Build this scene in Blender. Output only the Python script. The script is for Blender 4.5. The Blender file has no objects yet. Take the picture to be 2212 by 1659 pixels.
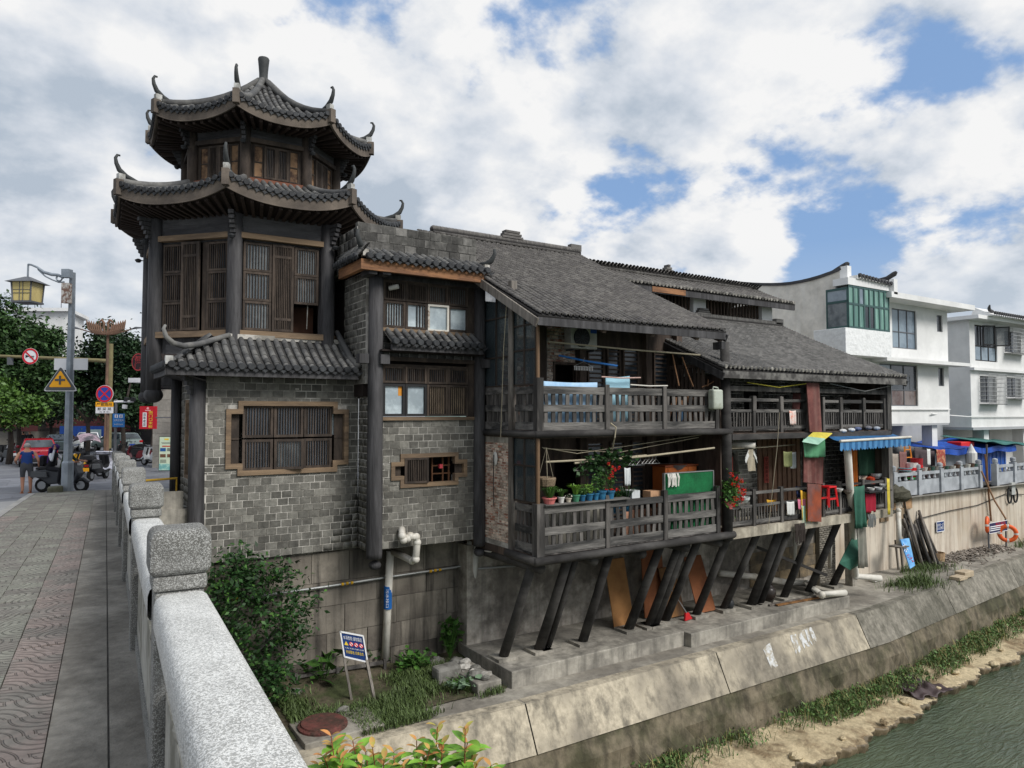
import bpy,math,random
import numpy as np
from mathutils import Vector,Matrix
random.seed(7); np.random.seed(7)
SC=bpy.context.scene
COL=SC.collection
R_=math.radians
# ---------------------------------------------------------------- camera
FPX,CXP,CYP,HORIZON,CAMZ,YAW=1534.0,1106.0,829.5,892.0,1.6,R_(33)
PITCH=math.atan((HORIZON-CYP)/FPX)
cam_d=bpy.data.cameras.new('camera'); cam=bpy.data.objects.new('camera',cam_d); COL.objects.link(cam)
cam_d.sensor_width=36.0; cam_d.lens=FPX/2212*36; cam_d.clip_end=2000; cam_d.clip_start=0.05
cam.location=(0,0,CAMZ); cam.rotation_euler=(R_(90)+PITCH,0,-YAW)
SC.camera=cam
# ---------------------------------------------------------------- world, sun, exposure
SUN_EL,SUN_AZ=R_(42),R_(158)  # azimuth clockwise from +Y
w=bpy.data.worlds.new('World'); SC.world=w; w.use_nodes=True
nt=w.node_tree; nt.nodes.clear()
def N(t,**k):
    n=nt.nodes.new(t)
    for a,b in k.items():
        if a.startswith('i_'):n.inputs[a[2:].replace('_',' ')].default_value=b
        else:setattr(n,a,b)
    return n
L=lambda a,b:nt.links.new(a,b)
out=N('ShaderNodeOutputWorld'); bg=N('ShaderNodeBackground'); bg.inputs['Strength'].default_value=0.1
sky=N('ShaderNodeTexSky',sky_type='NISHITA',sun_disc=False,sun_elevation=SUN_EL,sun_rotation=SUN_AZ,air_density=1.0,dust_density=1.2,ozone_density=1.5)
tc=N('ShaderNodeTexCoord'); sep=N('ShaderNodeSeparateXYZ'); L(tc.outputs['Generated'],sep.inputs[0])
zz=N('ShaderNodeMath',operation='MAXIMUM'); L(sep.outputs['Z'],zz.inputs[0]); zz.inputs[1].default_value=0.0
za=N('ShaderNodeMath',operation='ADD'); L(zz.outputs[0],za.inputs[0]); za.inputs[1].default_value=0.42
dx=N('ShaderNodeMath',operation='DIVIDE'); L(sep.outputs['X'],dx.inputs[0]); L(za.outputs[0],dx.inputs[1])
dy=N('ShaderNodeMath',operation='DIVIDE'); L(sep.outputs['Y'],dy.inputs[0]); L(za.outputs[0],dy.inputs[1])
cmb=N('ShaderNodeCombineXYZ'); L(dx.outputs[0],cmb.inputs[0]); L(dy.outputs[0],cmb.inputs[1]); cmb.inputs[2].default_value=3.7
def cl_noise(off,sc,det,ro,dist=0.15):
    m_=N('ShaderNodeMapping'); m_.inputs['Location'].default_value=off; L(cmb.outputs[0],m_.inputs['Vector'])
    n_=N('ShaderNodeTexNoise',i_Scale=sc,i_Detail=det,i_Roughness=ro,i_Distortion=dist); L(m_.outputs[0],n_.inputs['Vector']); return n_.outputs[0]
def mth(op,x,y,z=None):
    q=N('ShaderNodeMath',operation=op)
    for i,v in enumerate((x,y,z)):
        if v is None:continue
        if isinstance(v,(int,float)):q.inputs[i].default_value=v
        else:L(v,q.inputs[i])
    return q.outputs[0]
O1=(2.6,4.55,0.0); dA=cl_noise(O1,2.9,13.0,0.55,0.05); dB=cl_noise((O1[0]+0.03,O1[1]-0.075,0.0),2.9,13.0,0.55,0.05)
dC=cl_noise((7.7,1.4,0.0),0.7,3.0,0.5,0.0)
dens=mth('MULTIPLY_ADD',dC,0.45,dA)
cov=N('ShaderNodeMapRange',interpolation_type='SMOOTHSTEP'); L(dens,cov.inputs[0]); cov.inputs[1].default_value=0.575; cov.inputs[2].default_value=0.655
rel=mth('MULTIPLY_ADD',mth('SUBTRACT',dA,dB),4.6,0.47)
thick=N('ShaderNodeMapRange'); L(dens,thick.inputs[0]); thick.inputs[1].default_value=0.70; thick.inputs[2].default_value=0.95; thick.inputs[3].default_value=0.22; thick.inputs[4].default_value=-0.32
shv=mth('ADD',rel,thick.outputs[0])
shd=N('ShaderNodeValToRGB'); L(shv,shd.inputs[0])
e=shd.color_ramp.elements; e[0].position=0.08; e[0].color=(3.25,3.75,4.4,1); e[1].position=0.95; e[1].color=(6.5,6.5,6.5,1)
e=shd.color_ramp.elements.new(0.5); e.color=(4.85,5.15,5.6,1)
blu=N('ShaderNodeMix',data_type='RGBA',blend_type='MIX'); blu.inputs[0].default_value=0.75
L(sky.outputs[0],blu.inputs[6]); blu.inputs[7].default_value=(1.75,2.9,5.0,1)
mxs=N('ShaderNodeMix',data_type='RGBA'); L(cov.outputs[0],mxs.inputs[0]); L(blu.outputs[2],mxs.inputs[6]); L(shd.outputs[0],mxs.inputs[7])
hz=N('ShaderNodeMapRange'); L(sep.outputs['Z'],hz.inputs[0]); hz.inputs[1].default_value=0.0; hz.inputs[2].default_value=0.22; hz.inputs[3].default_value=0.6; hz.inputs[4].default_value=0.0
mxh=N('ShaderNodeMix',data_type='RGBA'); L(hz.outputs[0],mxh.inputs[0]); L(mxs.outputs[2],mxh.inputs[6]); mxh.inputs[7].default_value=(4.7,5.2,5.7,1)
L(mxh.outputs[2],bg.inputs['Color']); L(bg.outputs[0],out.inputs[0])
sun_d=bpy.data.lights.new('sun','SUN'); sun_d.energy=2.3; sun_d.angle=R_(24); sun_d.color=(1.0,0.97,0.93)
sun=bpy.data.objects.new('sun',sun_d); COL.objects.link(sun)
sdir=Vector((math.sin(SUN_AZ)*math.cos(SUN_EL),math.cos(SUN_AZ)*math.cos(SUN_EL),math.sin(SUN_EL)))
sun.rotation_euler=sdir.to_track_quat('Z','Y').to_euler()
SC.view_settings.view_transform='Standard'; SC.view_settings.look='None'; SC.view_settings.gamma=1.0
SC.view_settings.exposure=0.5
SC.cycles.max_bounces=6; SC.cycles.diffuse_bounces=3; SC.cycles.glossy_bounces=3; SC.cycles.transmission_bounces=4; SC.cycles.transparent_max_bounces=8
SC.cycles.caustics_reflective=False; SC.cycles.caustics_refractive=False
# ---------------------------------------------------------------- pixel -> world (photo measured on a 2212x1659 sheet), with a real plane or depth
_F0=Vector((math.sin(YAW),math.cos(YAW),0)); _RT=Vector((math.cos(YAW),-math.sin(YAW),0))
_FW=_F0*math.cos(PITCH)+Vector((0,0,math.sin(PITCH))); _UP=_RT.cross(_FW)
def px(x,y,X=None,Y=None,Z=None,d=None):
    r=_FW+_RT*((x-CXP)/FPX)+_UP*((CYP-y)/FPX)
    t=d if d is not None else X/r.x if X is not None else Y/r.y if Y is not None else(Z-CAMZ)/r.z
    return Vector((0,0,CAMZ))+r*t
# ---------------------------------------------------------------- materials
def lin(c):
    return tuple((v/255/12.92)if v/255<=0.04045 else((v/255+0.055)/1.055)**2.4 for v in c[:3])
MATS={}
def M(name,c,c2=None,r=0.85,v=0.25,s=5.0,b=0.15,streak=0.0,sc=None,rnd=0.0,metal=0.0,spec=0.3,st=(1,1,1),bs=None,mix=0.5,ms=0.6,emit=0.0,trans=0.0,alpha=1.0,fleck=None,bd=0.02):
    """procedural material: c base colour (sRGB 0-255), v fine variation, c2 patches of another colour, streak vertical runs, rnd per-piece variation"""
    if name in MATS:return MATS[name]
    m=bpy.data.materials.new(name); m.use_nodes=True; t=m.node_tree; t.nodes.clear()
    def n(ty,**k):
        q=t.nodes.new(ty)
        for a,bb in k.items():setattr(q,a,bb)
        return q
    lk=t.links.new
    o=n('ShaderNodeOutputMaterial'); p=n('ShaderNodeBsdfPrincipled'); lk(p.outputs[0],o.inputs[0])
    p.inputs['Roughness'].default_value=r; p.inputs['Metallic'].default_value=metal; p.inputs['Specular IOR Level'].default_value=spec
    if trans:p.inputs['Transmission Weight'].default_value=trans
    if alpha<1:p.inputs['Alpha'].default_value=alpha
    g=n('ShaderNodeNewGeometry'); mp=n('ShaderNodeMapping'); lk(g.outputs['Position'],mp.inputs[0]); mp.inputs['Scale'].default_value=st
    if rnd:  # one value for each piece, joined or not
        oi=n('ShaderNodeObjectInfo'); sm=n('ShaderNodeMath',operation='ADD'); lk(oi.outputs['Random'],sm.inputs[0]); lk(g.outputs['Random Per Island'],sm.inputs[1])
        fr_=n('ShaderNodeMath',operation='FRACT'); lk(sm.outputs[0],fr_.inputs[0])
        ad=n('ShaderNodeVectorMath',operation='SCALE'); ad.inputs[0].default_value=(9,7,5); lk(fr_.outputs[0],ad.inputs['Scale']); lk(ad.outputs[0],mp.inputs['Location'])
    def noise(sc_,det=6,src=None,ro=0.6):
        q=n('ShaderNodeTexNoise'); q.inputs['Scale'].default_value=sc_; q.inputs['Detail'].default_value=det; q.inputs['Roughness'].default_value=ro
        lk((src or mp).outputs[0],q.inputs['Vector']); return q
    def rng(src,a0,a1,b0,b1):
        q=n('ShaderNodeMapRange'); lk(src,q.inputs[0])
        for i,vv in enumerate((a0,a1,b0,b1)):q.inputs[i+1].default_value=vv
        return q.outputs[0]
    def scale(colsrc,fac):
        q=n('ShaderNodeVectorMath',operation='SCALE'); lk(colsrc,q.inputs[0]); lk(fac,q.inputs['Scale']); return q.outputs[0]
    L1=lin(c)
    fine=noise(s)
    rgb=n('ShaderNodeRGB'); rgb.outputs[0].default_value=(*L1,1); cur=rgb.outputs[0]
    if c2 is not None:
        big=noise(ms,7,ro=0.65)
        mx=n('ShaderNodeMix',data_type='RGBA'); lk(rng(big.outputs[0],mix-0.07,mix+0.07,0,1),mx.inputs[0]); lk(cur,mx.inputs[6]); mx.inputs[7].default_value=(*lin(c2),1); cur=mx.outputs[2]
    if streak:
        m2=n('ShaderNodeMapping'); m2.inputs['Scale'].default_value=(2.2,2.2,0.18); lk(g.outputs['Position'],m2.inputs[0])
        sn=noise(1.6,6,m2,0.65)
        mx=n('ShaderNodeMix',data_type='RGBA'); lk(rng(sn.outputs[0],0.46,0.66,0,streak),mx.inputs[0]); lk(cur,mx.inputs[6]); mx.inputs[7].default_value=(*lin(sc or tuple(q*0.45 for q in c)),1); cur=mx.outputs[2]
    if fleck is not None:  # exposed aggregate chips
        vo=n('ShaderNodeTexVoronoi'); vo.inputs['Scale'].default_value=fleck[1]; lk(mp.outputs[0],vo.inputs['Vector'])
        vb=n('ShaderNodeTexVoronoi',feature='DISTANCE_TO_EDGE'); vb.inputs['Scale'].default_value=fleck[1]; lk(mp.outputs[0],vb.inputs['Vector'])
        sp=n('ShaderNodeSeparateColor'); lk(vo.outputs['Color'],sp.inputs[0])
        mx=n('ShaderNodeMix',data_type='RGBA'); lk(rng(sp.outputs[0],fleck[2],fleck[2]+0.25,0,1),mx.inputs[0]); lk(cur,mx.inputs[6]); mx.inputs[7].default_value=(*lin(fleck[0]),1); cur=mx.outputs[2]
        cur=scale(cur,rng(vb.outputs['Distance'],0.0,0.12,0.62,1.0))
    cur=scale(cur,rng(fine.outputs[0],0.25,0.75,1-v,1+v))
    if rnd:cur=scale(cur,rng(fr_.outputs[0],0,1,1-rnd,1+rnd))
    lk(cur,p.inputs['Base Color'])
    if emit:lk(cur,p.inputs['Emission Color']); p.inputs['Emission Strength'].default_value=emit
    if b:
        bn=noise(bs or s*2.5,5); bu=n('ShaderNodeBump'); bu.inputs['Strength'].default_value=b; bu.inputs['Distance'].default_value=bd; lk(bn.outputs[0],bu.inputs['Height']); lk(bu.outputs[0],p.inputs['Normal'])
    MATS[name]=m
    return m
def glass(name,c=(60,70,75),alpha=0.55,r=0.06):
    if name in MATS:return MATS[name]
    m=bpy.data.materials.new(name); m.use_nodes=True; p=m.node_tree.nodes['Principled BSDF']
    t=m.node_tree; g=t.nodes.new('ShaderNodeNewGeometry'); q=t.nodes.new('ShaderNodeTexNoise'); q.inputs['Scale'].default_value=3.0; q.inputs['Detail'].default_value=5
    t.links.new(g.outputs['Position'],q.inputs['Vector'])
    mr=t.nodes.new('ShaderNodeMapRange'); t.links.new(q.outputs[0],mr.inputs[0]); mr.inputs[1].default_value=0.3; mr.inputs[2].default_value=0.7; mr.inputs[3].default_value=max(0,alpha-0.12); mr.inputs[4].default_value=min(1,alpha+0.12)
    t.links.new(mr.outputs[0],p.inputs['Alpha'])
    p.inputs['Base Color'].default_value=(*lin(c),1); p.inputs['Roughness'].default_value=r; p.inputs['Specular IOR Level'].default_value=0.6
    MATS[name]=m; return m
# ---------------------------------------------------------------- objects
ORG={}
def thing(name,label,cat,loc=(0,0,0),group=None,rz=0.0,local=False):
    o=bpy.data.objects.new(name,None); COL.objects.link(o); o.location=loc; o.rotation_euler=(0,0,rz); o.empty_display_size=0.2
    o['label']=label; o['category']=cat
    if group:o['group']=group
    ORG[o]=Vector((0,0,0))if local else Vector(loc)
    return o
def tag(o,label,cat,group=None):
    o['label']=label; o['category']=cat
    if group:o['group']=group
    return o
def struct(o):o['kind']='structure'; return o
def stuff(o,label=None,cat=None):
    o['kind']='stuff'
    if label:o['label']=label; o['category']=cat
    return o
def link(name,mesh,mat,parent=None,loc=None,rot=None,scl=None):
    o=bpy.data.objects.new(name,mesh); COL.objects.link(o)
    if mat is not None and not mesh.materials:mesh.materials.append(mat)
    if parent is not None:
        o.parent=parent; ORG[o]=ORG[parent]
        if loc is not None:o.location=Vector(loc)-ORG[parent]
    elif loc is not None:o.location=loc
    if rot is not None:o.rotation_euler=rot
    if scl is not None:o.scale=scl
    return o
def copy_tree(src,loc,rz=None,label=None,scl=None):
    def cp(o,par):
        c=o.copy(); COL.objects.link(c); c.parent=par
        ORG[c]=Vector((0,0,0))
        for ch in o.children:cp(ch,c)
        return c
    c=cp(src,None); c.location=loc
    if rz is not None:c.rotation_euler=(0,0,rz)
    if label:c['label']=label
    if scl:c.scale=scl
    return c
class Fr:
    """wall frame: origin, u along, n outwards, z up"""
    def __init__(s,o,u,n=None):
        s.o=Vector(o); s.u=Vector(u).normalized(); s.n=Vector(n).normalized()if n is not None else Vector((s.u.y,-s.u.x,0))
    def p(s,u,n,z):return s.o+s.u*u+s.n*n+Vector((0,0,z))
WF=lambda Y:Fr((0,Y,0),(1,0,0),(0,-1,0))  # river-front wall at depth Y: u = X, n = towards river
class MB:
    def __init__(s):s.v=[]; s.f=[]
    def add(s,vs,fs):
        k=len(s.v); s.v.extend([tuple(q)for q in vs]); s.f.extend([tuple(i+k for i in f)for f in fs]); return s
    BF=[(0,3,2,1),(4,5,6,7),(0,1,5,4),(1,2,6,5),(2,3,7,6),(3,0,4,7)]
    def box(s,x0,x1,y0,y1,z0,z1):
        return s.add([(x0,y0,z0),(x1,y0,z0),(x1,y1,z0),(x0,y1,z0),(x0,y0,z1),(x1,y0,z1),(x1,y1,z1),(x0,y1,z1)],MB.BF)
    def fbox(s,fr,u0,u1,n0,n1,z0,z1):
        P=[(u0,n1,z0),(u1,n1,z0),(u1,n0,z0),(u0,n0,z0),(u0,n1,z1),(u1,n1,z1),(u1,n0,z1),(u0,n0,z1)]
        return s.add([fr.p(*q)for q in P],MB.BF)
    def beam(s,p,q,w,h,up=(0,0,1)):
        p,q=Vector(p),Vector(q); d=(q-p).normalized(); sd=d.cross(Vector(up))
        if sd.length<1e-4:sd=d.cross(Vector((0,1,0)))
        sd.normalize(); uu=sd.cross(d); vs=[]
        for c in(p,q):
            for a,b in((-1,-1),(1,-1),(1,1),(-1,1)):vs.append(c+sd*(a*w/2)+uu*(b*h/2))
        return s.add(vs,[(0,1,2,3),(4,7,6,5),(0,4,5,1),(1,5,6,2),(2,6,7,3),(3,7,4,0)])
    def tube(s,pts,r,n=8,cap=True,flat=1.0):
        pts=[Vector(p)for p in pts]; m=len(pts); rs=r if isinstance(r,(list,tuple))else[r]*m; vs=[]; ref=None
        for i,p in enumerate(pts):
            d=(pts[min(i+1,m-1)]-pts[max(i-1,0)]).normalized()
            if ref is None:ref=Vector((0,0,1))if abs(d.z)<0.95 else Vector((1,0,0))
            a=d.cross(ref).normalized(); b=a.cross(d); ref=b
            for k in range(n):
                an=2*math.pi*k/n; vs.append(p+(a*math.cos(an)+b*math.sin(an)*flat)*rs[i])
        fs=[(i*n+k,i*n+(k+1)%n,(i+1)*n+(k+1)%n,(i+1)*n+k)for i in range(m-1)for k in range(n)]
        if cap:fs+=[tuple(range(n-1,-1,-1)),tuple(range((m-1)*n,m*n))]
        return s.add(vs,fs)
    def cyl(s,p,q,r,r2=None,n=12):return s.tube([p,q],[r,r if r2 is None else r2],n)
    def lathe(s,c,prof,n=16):
        c=Vector(c); vs=[]
        for rr,z in prof:
            for k in range(n):an=2*math.pi*k/n; vs.append((c.x+rr*math.cos(an),c.y+rr*math.sin(an),c.z+z))
        m=len(prof); fs=[(i*n+k,i*n+(k+1)%n,(i+1)*n+(k+1)%n,(i+1)*n+k)for i in range(m-1)for k in range(n)]
        fs+=[tuple(range(n-1,-1,-1)),tuple(range((m-1)*n,m*n))]
        return s.add(vs,fs)
    def prism(s,poly,ext):
        poly=[Vector(p)for p in poly]; ext=Vector(ext); m=len(poly)
        return s.add(poly+[p+ext for p in poly],[tuple(range(m-1,-1,-1)),tuple(range(m,2*m))]+[(i,(i+1)%m,(i+1)%m+m,i+m)for i in range(m)])
    def quad(s,a,b,c,d):return s.add([a,b,c,d],[(0,1,2,3)])
    def grid(s,fn,nu,nv):
        vs=[fn(i/nu,j/nv)for j in range(nv+1)for i in range(nu+1)]
        return s.add(vs,[(j*(nu+1)+i,j*(nu+1)+i+1,(j+1)*(nu+1)+i+1,(j+1)*(nu+1)+i)for j in range(nv)for i in range(nu)])
    def ball(s,c,r,n=12,m=8,sq=(1,1,1)):
        c=Vector(c); vs=[c+Vector((0,0,-r*sq[2]))]
        for j in range(1,m):
            ph=-math.pi/2+math.pi*j/m
            for k in range(n):an=2*math.pi*k/n; vs.append(c+Vector((r*sq[0]*math.cos(ph)*math.cos(an),r*sq[1]*math.cos(ph)*math.sin(an),r*sq[2]*math.sin(ph))))
        vs.append(c+Vector((0,0,r*sq[2]))); e_=len(vs)-1
        fs=[(0,1+(k+1)%n,1+k)for k in range(n)]
        for j in range(m-2):
            fs+=[(1+j*n+k,1+j*n+(k+1)%n,1+(j+1)*n+(k+1)%n,1+(j+1)*n+k)for k in range(n)]
        fs+=[(1+(m-2)*n+k,1+(m-2)*n+(k+1)%n,e_)for k in range(n)]
        return s.add(vs,fs)
    def mesh(s,name,mat,off=Vector((0,0,0)),smooth=False):
        me=bpy.data.meshes.new(name); me.from_pydata([(a-off.x,b-off.y,c-off.z)for a,b,c in s.v],[],s.f)
        if mat is not None:me.materials.append(mat)
        if smooth:me.polygons.foreach_set('use_smooth',[True]*len(me.polygons))
        me.update(); return me
    def build(s,name,mat,parent=None,smooth=False,kind=None,solid=0.0,bevel=0.0,sub=0):
        if parent is not None:o=link(name,s.mesh(name,mat,ORG[parent],smooth),mat,parent)
        else:
            a=np.array(s.v); off=Vector(((a[:,0].min()+a[:,0].max())/2,(a[:,1].min()+a[:,1].max())/2,a[:,2].min()))
            o=link(name,s.mesh(name,mat,off,smooth),mat,None,off); ORG[o]=off
        if kind:o['kind']=kind
        if solid:md=o.modifiers.new('thick','SOLIDIFY'); md.thickness=solid; md.offset=0
        if bevel:md=o.modifiers.new('bevel','BEVEL'); md.width=bevel; md.segments=2; md.limit_method='ANGLE'
        if sub:md=o.modifiers.new('sub','SUBSURF'); md.levels=sub; md.render_levels=sub
        return o
def np_mesh(name,V,Fq,mat,k=4):
    """fast mesh from numpy arrays of vertices and k-gons"""
    me=bpy.data.meshes.new(name); nf=len(Fq)
    me.vertices.add(len(V)); me.vertices.foreach_set('co',np.asarray(V,np.float32).ravel())
    me.loops.add(nf*k); me.loops.foreach_set('vertex_index',np.asarray(Fq,np.int32).ravel())
    me.polygons.add(nf); me.polygons.foreach_set('loop_start',np.arange(0,nf*k,k,dtype=np.int32)); me.polygons.foreach_set('loop_total',np.full(nf,k,np.int32))
    me.update(calc_edges=True); me.materials.append(mat); return me
def scatter_mesh(base_v,base_f,T):
    """repeat a base mesh (numpy verts, quads) with 4x4 matrices T -> arrays"""
    nb=len(base_v); bv=np.hstack([base_v,np.ones((nb,1))])
    V=np.einsum('tij,nj->tni',T,bv)[:,:,:3].reshape(-1,3)
    Fq=(base_f[None]+(np.arange(len(T))*nb)[:,None,None]).reshape(-1,base_f.shape[1]); return V,Fq
def leaves(name,mat,pts,size,parent=None,up=0.35,asp=0.45,drop=0.0):
    """leaf-sized folded faces at the given points"""
    pts=np.asarray(pts,float); n=len(pts); rs=np.random.RandomState(len(pts)+3)
    d=rs.normal(size=(n,3)); d[:,2]=d[:,2]*0.6-drop; d/=np.linalg.norm(d,axis=1)[:,None]
    nn=rs.normal(size=(n,3))*0.7; nn[:,2]+=up*3; sd=np.cross(d,nn); sd/=np.linalg.norm(sd,axis=1)[:,None]
    nm=np.cross(sd,d)
    L_=(size*rs.uniform(0.4,1.45,n))[:,None]; W=L_*asp
    a=pts; b=pts+d*L_*0.45+sd*W*0.5+nm*L_*0.08; c=pts+d*L_; e_=pts+d*L_*0.45-sd*W*0.5+nm*L_*0.08
    V=np.stack([a,b,c,e_],1).reshape(-1,3); Fq=np.arange(4*n).reshape(n,4)
    if parent is not None:V=V-np.array(ORG[parent])
    return link(name,np_mesh(name,V,Fq,mat),mat,parent)
# ---------------------------------------------------------------- lettering: all strings are turned to meshes once
TXT={}
def prep_text(strings):
    obs=[]
    for s_ in strings:
        c=bpy.data.curves.new('lettering','FONT'); c.body=s_; c.size=1; c.resolution_u=2; c.space_line=1.05
        o=bpy.data.objects.new('lettering',c); COL.objects.link(o); obs.append(o)
    bpy.context.view_layer.update(); dg=bpy.context.evaluated_depsgraph_get()
    for s_,o in zip(strings,obs):
        m=bpy.data.meshes.new_from_object(o.evaluated_get(dg)); TXT[s_]=([tuple(v.co)for v in m.vertices],[tuple(p.vertices)for p in m.polygons]); bpy.data.meshes.remove(m)
    for o in obs:
        c=o.data; bpy.data.objects.remove(o); bpy.data.curves.remove(c)
def letter(s_,mat,parent,o,u,v,wid,hei,lift=0.004,name='lettering'):
    """lettering fitted in a box of wid x hei centred on o, u to the right, v up"""
    vs,fs=TXT[s_]; a=np.array(vs); lo=a.min(0); hi=a.max(0); u,v,o=Vector(u).normalized(),Vector(v).normalized(),Vector(o); nn=u.cross(v)
    mb=MB(); mb.add([o+u*((q[0]-lo[0])/(hi[0]-lo[0])-0.5)*wid+v*((q[1]-lo[1])/(hi[1]-lo[1])-0.5)*hei+nn*lift for q in vs],fs)
    return mb.build(name,mat,parent)
# ================================================================ figures: one skinned body each, coloured by region
m_skin=M('skin',(176,128,104),v=.1,s=9,b=.05,r=.6,spec=.3); m_hair_g=M('grey_hair',(150,148,144),v=.2,s=30,b=.3); m_hair_k=M('black_hair',(26,24,24),v=.2,s=30,b=.2)
def cl(name,c):return M('cloth_'+name,c,v=.15,s=12,b=.25,r=.9)
def body(name,J,E_,root,rule,mats):
    """J: [(x,y,z,rx,ry)], E_: edges; rule(centre) -> material slot; returns a finished mesh"""
    me=bpy.data.meshes.new(name); me.from_pydata([j[:3]for j in J],E_,[]); o=bpy.data.objects.new(name,me); COL.objects.link(o)
    sk=o.modifiers.new('skin','SKIN'); sk.use_smooth_shade=True; sb=o.modifiers.new('sub','SUBSURF'); sb.levels=2
    for i,j in enumerate(J):me.skin_vertices[0].data[i].radius=j[3:5]
    me.skin_vertices[0].data[root].use_root=True
    bpy.context.view_layer.update(); m2=bpy.data.meshes.new_from_object(o.evaluated_get(bpy.context.evaluated_depsgraph_get())); bpy.data.objects.remove(o); bpy.data.meshes.remove(me)
    m2.name=name; m2.materials.clear()
    for m in mats:m2.materials.append(m)
    for p in m2.polygons:p.material_index=rule(p.center); p.use_smooth=True
    return m2
def figure(name,pelvis,chest,neck,head,hands,elbows,knees,ankles,rule,mats,k=1.0,wide=1.0):
    P=Vector(pelvis); Cc=Vector(chest); Nk=Vector(neck); Hd=Vector(head); up=(Nk-Cc).normalized()
    J=[(*P,.15*wide,.12),(*(P.lerp(Cc,.5)),.14*wide,.115),(*Cc,.165*wide,.115),(*Nk,.07,.065),(*(Nk.lerp(Hd,.45)),.052,.052),(*Hd,.082,.095),(*(Hd+(Hd-Nk).normalized()*.1),.06,.07)]
    E_=[(0,1),(1,2),(2,3),(3,4),(4,5),(5,6)]
    for s,h,e_ in((-1,hands[0],elbows[0]),(1,hands[1],elbows[1])):
        sh=Cc+(Nk-Cc)*.62+Vector((s*.185*wide,0,0)); e_=Vector(e_); h=Vector(h); i=len(J); wr=e_.lerp(h,.82); d=(h-e_).normalized()
        J+=[(*sh,.062,.062),(*e_,.043,.043),(*wr,.028,.03),(*(h+d*.02),.038,.022)]; E_+=[(3,i),(i,i+1),(i+1,i+2),(i+2,i+3)]
        sd=d.cross(Vector((0,1,0))); sd=sd.normalized()if sd.length>.1 else Vector((1,0,0)); pd=sd.cross(d)
        for q,ln in enumerate((.055,.075,.08,.072)):  # four fingers
            f0=h+d*.03+pd*(.024-.016*q); J+=[(*(f0+d*.02),.009,.009),(*(f0+d*(.02+ln*.55)-sd*.006*s),.008,.008),(*(f0+d*(.02+ln)-sd*.022*s),.007,.007)]; n=len(J); E_+=[(i+3,n-3),(n-3,n-2),(n-2,n-1)]
        J+=[(*(h+pd*.035+d*.0),.01,.01),(*(h+pd*.055+d*.045),.009,.009)]; n=len(J); E_+=[(i+3,n-2),(n-2,n-1)]
    for s,kn,a in((-1,knees[0],ankles[0]),(1,knees[1],ankles[1])):
        hip=P+Vector((s*.095*wide,.0,-.08)); i=len(J); a=Vector(a); J+=[(*hip,.095*wide,.1),(*kn,.062,.065),(*a,.04,.042),(*(a+Vector((s*.01,.06,-.055))),.042,.032),(*(a+Vector((s*.02,.17,-.06))),.036,.025)]; E_+=[(0,i),(i,i+1),(i+1,i+2),(i+2,i+3),(i+3,i+4)]
    return body(name,J,E_,0,rule,mats)
# walking man seen from behind
def r_man(c):
    if c.z>.98 and c.z<1.335 and abs(c.x)<.185:return 1
    if .54<c.z<=.98 and abs(c.x)<.24:return 2
    if c.z>1.33 and abs(c.x)<.16 and .08<abs(c.x)and c.z<1.37:return 1
    return 0
ME_MAN=figure('walking_man_body',(0,0,.9),(0,.03,1.2),(0,.04,1.36),(0,.07,1.51),((-.27,.16,.98),(.33,.02,.86)),((-.31,-.06,1.08),(.31,-.08,1.08)),((-.1,.06,.49),(.11,.0,.48)),((-.1,-.02,.1),(.12,.05,.1)),r_man,[m_skin,cl('blue_vest',(34,62,120)),cl('grey_shorts',(72,74,78))],wide=1.12)
def r_stand(c):return 3 if c.z>1.6 or(c.z>1.46 and c.y<.03)else 1 if .86<c.z<1.4 and abs(c.x)<.36 else 2 if c.z<=.86 and c.z>.09 and abs(c.x)<.25 else 0
def stand(nm,top,low):return figure(nm,(0,0,.92),(0,.02,1.22),(0,.03,1.39),(0,.05,1.54),((-.26,.16,.88),(.22,.22,1.0)),((-.28,-.02,1.1),(.28,.0,1.12)),((-.1,.03,.5),(.1,.0,.5)),((-.1,0,.1),(.1,.04,.1)),r_stand,[m_skin,top,low,m_hair_k])
ME_ST1=stand('standing_person_body',cl('black',(34,34,38)),cl('charcoal',(46,46,50)))
# riders, facing +y, seat height .75
def rider(nm,top,low,hair,lean=.0,hands=((-.26,.5,1.0),(.26,.5,1.0)),rule_=None):
    rule=rule_ or(lambda c:3 if c.z>1.38 and(c.z>1.5 or c.y<.06+lean)else 1 if c.z>.82 and c.z<1.3 and c.y<.32 else 2 if c.z<=.85 and c.z>.22 else 0)
    return figure(nm,(0,0,.84),(0,.06+lean,1.12),(0,.1+lean,1.28),(0,.14+lean,1.43),hands,((-.3,.2,1.03),(.3,.2,1.03)),((-.16,.4,.74),(.16,.4,.74)),((-.17,.34,.34),(.17,.34,.34)),rule,[m_skin,top,low,hair])
ME_RIDER=rider('rider_body',cl('olive_shirt',(62,72,56)),cl('black',(34,34,38)),m_hair_k)
ME_PASS=rider('passenger_body',cl('white_sleeve',(206,208,214)),cl('black',(34,34,38)),M('purple_scarf',(58,38,92),v=.2,s=9,b=.2),.0,((-.18,.34,1.15),(.2,.22,1.42)),lambda c:3 if c.z>1.3 and abs(c.x)<.13 and c.y<.2 else 1 if c.z>.93 and(abs(c.x)>.16 or c.y>.2)and c.z<1.4 else 2 if c.z>.22 and c.z<1.3 and c.y<.6 else 0)
ME_FAR=rider('far_rider_body',cl('dark_red',(110,34,38)),cl('charcoal',(46,46,50)),m_hair_k)
ME_FAR2=rider('far_rider_body',cl('pale',(170,172,176)),cl('charcoal',(46,46,50)),m_hair_k)
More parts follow.
